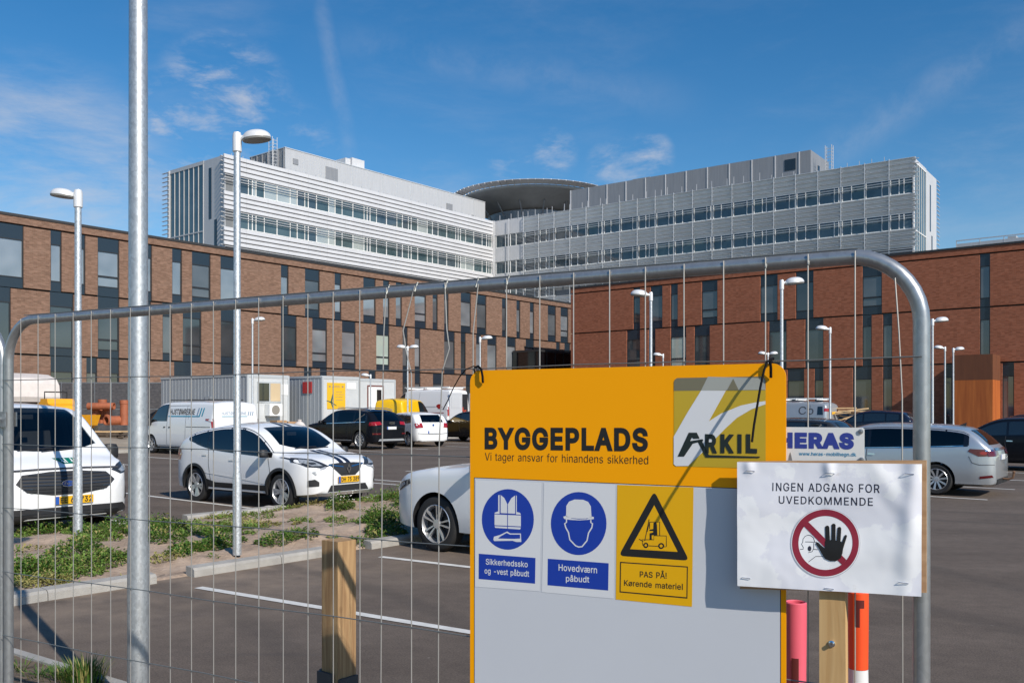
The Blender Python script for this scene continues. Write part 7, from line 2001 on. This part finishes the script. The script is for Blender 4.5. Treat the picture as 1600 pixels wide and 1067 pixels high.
# small white fence maker's plate
hs = empty('fence_plate', PF, ANG_F, "small white plate with the fence maker's blue lettering and web address", 'sign')
OH = .026
hx0, hx1 = fpt(1180, 690, OH)[0], fpt(1350.5, 690, OH)[0]; hz1 = fpt(1350, 668, OH)[1]; hz0 = fpt(1350, 722, OH)[1]
MB().prism(rounded(hx0, hx1, hz0, hz1, .006), -OH, -OH+.003).build('plate', mat('white plastic plate', (.74, .74, .72), .4, 0, .2), hs)
fh = Face(hs, OH)
HB = mat('blue plate lettering', (.03, .05, .28), .4)
fh.text('HERAS', 1216, 697.5, 1334.5, 699.5, 20, 'lettering', HB, 2, bold=.058, space=1.02)
fh.text('www.heras-mobilhegn.dk', 1248.5, 711, 1338, 712.5, 5.2, 'address_lettering', mat('light blue lettering', (.02, .25, .45), .4), 2, bold=.01)
for px, py in ((1345, 674), (1346, 718)):
    s, z = fh.p(px, py); MB().lathe([(.001, -OH-.004), (.006, -OH-.003), (.006, -OH)], 10, 'y', (s, 0, z)).build('screw', GALV_D, hs)
fh.polys([[(1232, 719), (1233, 712), (1235, 706), (1236.5, 712), (1238, 719)]], 'small_mark', mat('grey mark', (.2, .2, .2), .6), 2)

# hand made no entry notice on a plywood board
OB = .074
nb = empty('notice_board', PF, ANG_F, 'creased white no entry paper stapled to a plywood board', 'notice')
bx0, bx1 = fpt(1153.5, 820, OB)[0], fpt(1447.5, 820, OB)[0]; bz1 = fpt(1440, 719, OB)[1]; bz0 = fpt(1445, 925, OB)[1]
q0 = fpt(1158, 920, OB); 
bpoly = [(bx0+.004, q0[1]), (bx1, fpt(1447, 926, OB)[1]), (bx1, fpt(1446, 719, OB)[1]), (bx0, fpt(1153, 720.5, OB)[1])]
MB().prism(bpoly, -OB+.002, -OB+.012).build('board', wood_mat('thin plywood', (.40, .23, .12), (.52, .33, .19), (2, 6, 10)), nb)
pc = [fpt(1152.5, 721.5, OB), fpt(1441, 724.5, OB), fpt(1440, 931, OB), fpt(1153, 914.5, OB)]
def disp(x, z):
    u = (x-pc[0][0])/(pc[1][0]-pc[0][0]); w = (z-pc[3][1])/(pc[0][1]-pc[3][1])
    d = .004 + .0016*math.sin(7*u+3*w)+.0012*math.sin(13*w-4*u)
    d += .008*math.exp(-((u-.94-.05*(w-.5))/.05)**2)*(.35+.65*w)                # vertical fold at the right edge
    d += .0035*math.exp(-(((u-.86)+(w-.78)*.42)/.06)**2)*math.exp(-((w-.85)/.28)**2)
    d += .006*math.exp(-((u-.52)/.03)**2-((w-.97)/.07)**2) + .005*math.exp(-((u-.07)/.03)**2-((w-.97)/.06)**2)
    d += .0016*mnoise.noise(Vector((x*14, z*14, 1.2)))+.0004*mnoise.noise(Vector((x*38, z*38, 4)))
    return d
def paper_mat():
    m = bpy.data.materials.new('stained paper'); m.use_nodes = True; nt = m.node_tree; N = nt.nodes; L = nt.links; b = N['Principled BSDF']
    b.inputs['Roughness'].default_value = .5; b.inputs['Specular IOR Level'].default_value = .35
    tc = N.new('ShaderNodeTexCoord'); n = N.new('ShaderNodeTexNoise'); n.inputs['Scale'].default_value = 5.5; n.inputs['Detail'].default_value = 9; n.inputs['Roughness'].default_value = .55
    mp = N.new('ShaderNodeMapping'); mp.inputs['Location'].default_value = (3.3, 0, 1.9); L.new(tc.outputs['Object'], mp.inputs[0]); L.new(mp.outputs[0], n.inputs['Vector'])
    mr = N.new('ShaderNodeMapRange'); mr.inputs['From Min'].default_value = .49; mr.inputs['From Max'].default_value = .51; L.new(n.outputs['Fac'], mr.inputs[0])
    mx = N.new('ShaderNodeMix'); mx.data_type = 'RGBA'; L.new(mr.outputs[0], mx.inputs['Factor']); mx.inputs[6].default_value = (.93, .93, .94, 1); mx.inputs[7].default_value = (.83, .83, .88, 1)
    n2 = N.new('ShaderNodeTexNoise'); n2.inputs['Scale'].default_value = 16; n2.inputs['Detail'].default_value = 6; L.new(tc.outputs['Object'], n2.inputs['Vector'])
    m2 = N.new('ShaderNodeMapRange'); m2.inputs['From Min'].default_value = .70; m2.inputs['From Max'].default_value = .78; m2.inputs['To Max'].default_value = .5; L.new(n2.outputs['Fac'], m2.inputs[0])
    mx2 = N.new('ShaderNodeMix'); mx2.data_type = 'RGBA'; L.new(m2.outputs[0], mx2.inputs['Factor']); L.new(mx.outputs[2], mx2.inputs[6]); mx2.inputs[7].default_value = (.5, .42, .33, 1)
    L.new(mx2.outputs[2], b.inputs['Base Color'])
    return m
fp = Face(nb, OB, disp)
nx, nz_ = 110, 76; V = []
for j in range(nz_+1):
    for i in range(nx+1):
        u, w = i/nx, j/nz_
        a = Vector(pc[3]).lerp(Vector(pc[2]), u); b = Vector(pc[0]).lerp(Vector(pc[1]), u); c = a.lerp(b, w)
        V.append((c.x, -OB-disp(c.x, c.y), c.y))
pm_ = MB(); pm_.v = V
for j in range(nz_):
    for i in range(nx): k = j*(nx+1)+i; pm_.f.append([k, k+1, k+nx+2, k+nx+1]); pm_.m.append(0)
paper = pm_.build('paper', paper_mat(), nb, smooth=True, fix=False, sharp=60)
K5 = crop(1130, 700, 4.103)
PK = mat('printed dark ink', (.025, .025, .045), .6)
PR = mat('printed red', (.30, .02, .045), .55)
PW = mat('printed white', (.92, .92, .93), .5)
t_ = K5([(318, 272), (1006, 284), (359, 353), (962, 367)])
fp.text('INGEN ADGANG FOR', *t_[0], *t_[1], 12.4, 'lettering', PK, 1.2, bold=.007, space=1.1, parent=paper)
fp.text('UVEDKOMMENDE', *t_[2], *t_[3], 11.6, 'lettering', PK, 1.2, bold=.007, space=1.1, parent=paper)
fp.polys([K5(ellp(658, 606, 224, 224))], 'sign_border', mat('grey print edge', (.62, .62, .68), .6), 3, paper)
fp.polys([K5(ellp(658, 606, 219, 219))], 'sign_disc', PW, 4, paper)
fp.polys([K5(ringp(658, 605, 214, 214, 173, 172, 60, 2, 181)), K5(ringp(658, 605, 214, 214, 173, 172, 60, 180, 363))], 'prohibition_ring', PR, 5, paper)
fp.polys([K5([(515, 495), (545, 468), (792, 712), (765, 745)])], 'prohibition_bar', PR, 6, paper)
fp.strokes([K5([(512, 604), (514, 580), (528, 562), (545, 555), (562, 558), (580, 572), (590, 602)]), K5([(527, 598), (602, 600)]), K5([(512, 602), (504, 612), (516, 632), (516, 645), (495, 646)]),
            K5(ellp(556, 641, 10, 15, 18)+[(566, 641)]), K5([(583, 604), (583, 640), (573, 660), (548, 667)]), K5([(578, 645), (612, 648)]), K5([(550, 726), (595, 691), (645, 691)])], .85, 'head_outline', PK, 5, paper)
def capsule(x0, y0, x1, y1, r0, r1, n=8):
    a, b = Vector((x0, y0)), Vector((x1, y1)); d = (b-a).normalized(); nn = Vector((-d.y, d.x)); ang = math.atan2(d.y, d.x)
    out = [tuple(a+nn*r0), tuple(a-nn*r0)]
    for i in range(n+1): t = ang-math.pi/2+math.pi*i/n; out.append((b.x+r1*math.cos(t), b.y+r1*math.sin(t)))
    return out
hand = [K5(capsule(674, 620, 669, 508, 15, 14)), K5(capsule(709, 620, 710, 494, 14, 13)), K5(capsule(741, 620, 747, 514, 13, 12)), K5(capsule(760, 640, 788, 561, 12, 8)),
        K5([(657, 590), (700, 584), (760, 596), (772, 640), (768, 670), (756, 702), (728, 720), (690, 720), (655, 705), (640, 682), (620, 645), (595, 610), (600, 600), (612, 602), (634, 622), (655, 640)])]
for i, hp in enumerate(hand): fp.polys([hp], 'hand_print', SK, 7+i*.4, paper)
for x, y in ((180, 143), (690, 158), (1197, 161), (153, 827), (682, 896), (1160, 858)):
    s, z = fp.p(*K5([(x, y)])[0]); d0 = disp(s, z)
    MB().tube([(s-.010, -OB-d0+.002, z), (s-.010, -OB-d0-.0025, z), (s+.010, -OB-d0-.0025, z-.001), (s+.010, -OB-d0+.002, z-.001)], .0008, 6).build('staple', CHROME, nb)

# posts behind the fence
NEWW = wood_mat('fresh sawn timber', (.46, .27, .11), (.60, .40, .19), (9, 9, 1.1))
OLDW = wood_mat('sawn timber post', (.25, .145, .07), (.45, .29, .145), (14, 14, .9))
def post_at(name, label, cat, px0, px1, py, Y, mt, thick, rz, sub=None):
    X = ((px0+px1)/2-CX)/F*Y; wdt = (px1-px0)/F*Y; H_ = EYE+(HY-py)/F*Y
    return X, wdt, H_
X, wd, H_ = post_at('', '', '', 503, 556, 843, 3.8, None, 0, 0)
po_ = empty('timber_post', (X, 3.8, 0), R(-38), 'short square timber post standing behind the fence', 'post')
hw_ = .0495
m = MB(); m.prismz([(-hw_, -hw_), (hw_, -hw_), (hw_, hw_), (-hw_, hw_)], 0, H_)
m.build('timber', OLDW, po_)
BR = mat('dark post bracket', (.05, .05, .055), .6)
zb_ = EYE+(HY-1046)/F*3.8
m = MB(); m.box(-hw_-.012, hw_-.02, -hw_-.016, -hw_-.002, zb_-.35, zb_); m.box(-hw_-.016, -hw_-.002, -hw_, hw_*.6, zb_-.35, zb_+.004); m.box(hw_+.002, hw_+.014, -hw_, hw_, zb_-.4, zb_-.02); m.build('bracket', BR, po_)
nb_loc = fpt(1303, 1000, .042)
pw = PF + FE*nb_loc[0] + FN*.0425
sx0 = fpt(1282, 1000, .06)[0]; sx1 = fpt(1324, 1000, .06)[0]
np_ = empty('timber_post', (pw.x, pw.y, 0), ANG_F, 'pale timber upright carrying the no entry board', 'post')
hh = (sx1-sx0)/2
m = MB().prism([(-hh+.003, .3), (hh+.004, .3), (hh, 1.0), (hh-.004, 1.55), (-hh, 1.55), (-hh, 1.0)], -.018, .018); m.build('timber', NEWW, np_)
s, z = fpt(1300, 1005, .06)
m = MB().lathe([(.001, -.027), (.005, -.027), (.005, -.022), (.008, -.021), (.008, -.018)], 12, 'y', (s-nb_loc[0], 0, z)); m.build('bolt', CHROME, np_, smooth=True)

def tubepost(name, label, px, wpx, py_top, Y, mt_list, bands_, slot):
    X = (px-CX)/F*Y; r = wpx/2/F*Y; H_ = EYE+(HY-py_top)/F*Y
    root = empty(name, (X, Y, 0), R(20), label, 'bollard')
    n = 32
    for z0, z1, mt in bands_:
        z1 = H_ if z1 is None else z1
        m = MB(); k = max(1, int((z1-z0)/.03))
        prof = []
        for i in range(k+1):
            z = z0+(z1-z0)*i/k
            rr_ = r*(1+.07*max(0, 1-abs(H_-z-.0)/.10)*0 - .06*math.exp(-((H_-z-.26)/.12)**2) + (.10 if H_-z > .36 else .10*max(0, (H_-z-.22)/.14)))
            prof.append((rr_, z))
        if z1 == H_: prof = prof + [(r*.9, H_+.003), (r*.82, H_), (r*.80, H_-.25)]
        m.lathe(prof, n, 'z'); m.build('sleeve' if z1 == H_ else 'white_band', mt, root, smooth=True)
    return root, r, H_
PINK = mat('faded pink plastic', (.72, .115, .165), .45, 0, .1, var=.08, vscale=5)
ORNG = mat('signal orange plastic', (.86, .085, .018), .4, 0, .15, var=.05, vscale=6)
RETRO = mat('white reflective band', (.72, .72, .72), .35, 0, .2)
HOLE = mat('slot interior', (.10, .008, .006), .8)
pk, pr_, ph = tubepost('marker_post', 'faded pink plastic marker post with open top behind the fence', 1243.5, 33, 941, 2.75, None, [(0, None, PINK)], None)
def slot(root, r, zc, h_, w_, mt, ang, name='slot', rr_=1.06):
    a0 = w_/r/2; m = MB(); n = 6
    for z in (zc-h_/2, zc+h_/2):
        for i in range(n+1):
            a = ang-a0+2*a0*i/n; m.v.append((r*rr_*math.cos(a), r*rr_*math.sin(a), z))
    for i in range(n): m.f.append([i, i+1, n+2+i, n+1+i]); m.m.append(0)
    m.build(name, mt, root, smooth=True)
slot(pk, pr_, ph-.255, .19, .020, HOLE, R(-131), rr_=1.06)
og, orr, oh = tubepost('marker_post', 'orange and white plastic marker post behind the no entry board', 1341, 31, 925, 2.72, None, [(0, EYE+(HY-1043)/F*2.72-.20, ORNG), (EYE+(HY-1043)/F*2.72-.198, EYE+(HY-1043)/F*2.72-.001, RETRO), (EYE+(HY-1043)/F*2.72, None, ORNG)], None)
slot(og, orr, oh-.058, .080, .012, HOLE, R(-134), rr_=1.012); slot(og, orr, oh-.030, .024, .022, HOLE, R(-118), rr_=1.014)
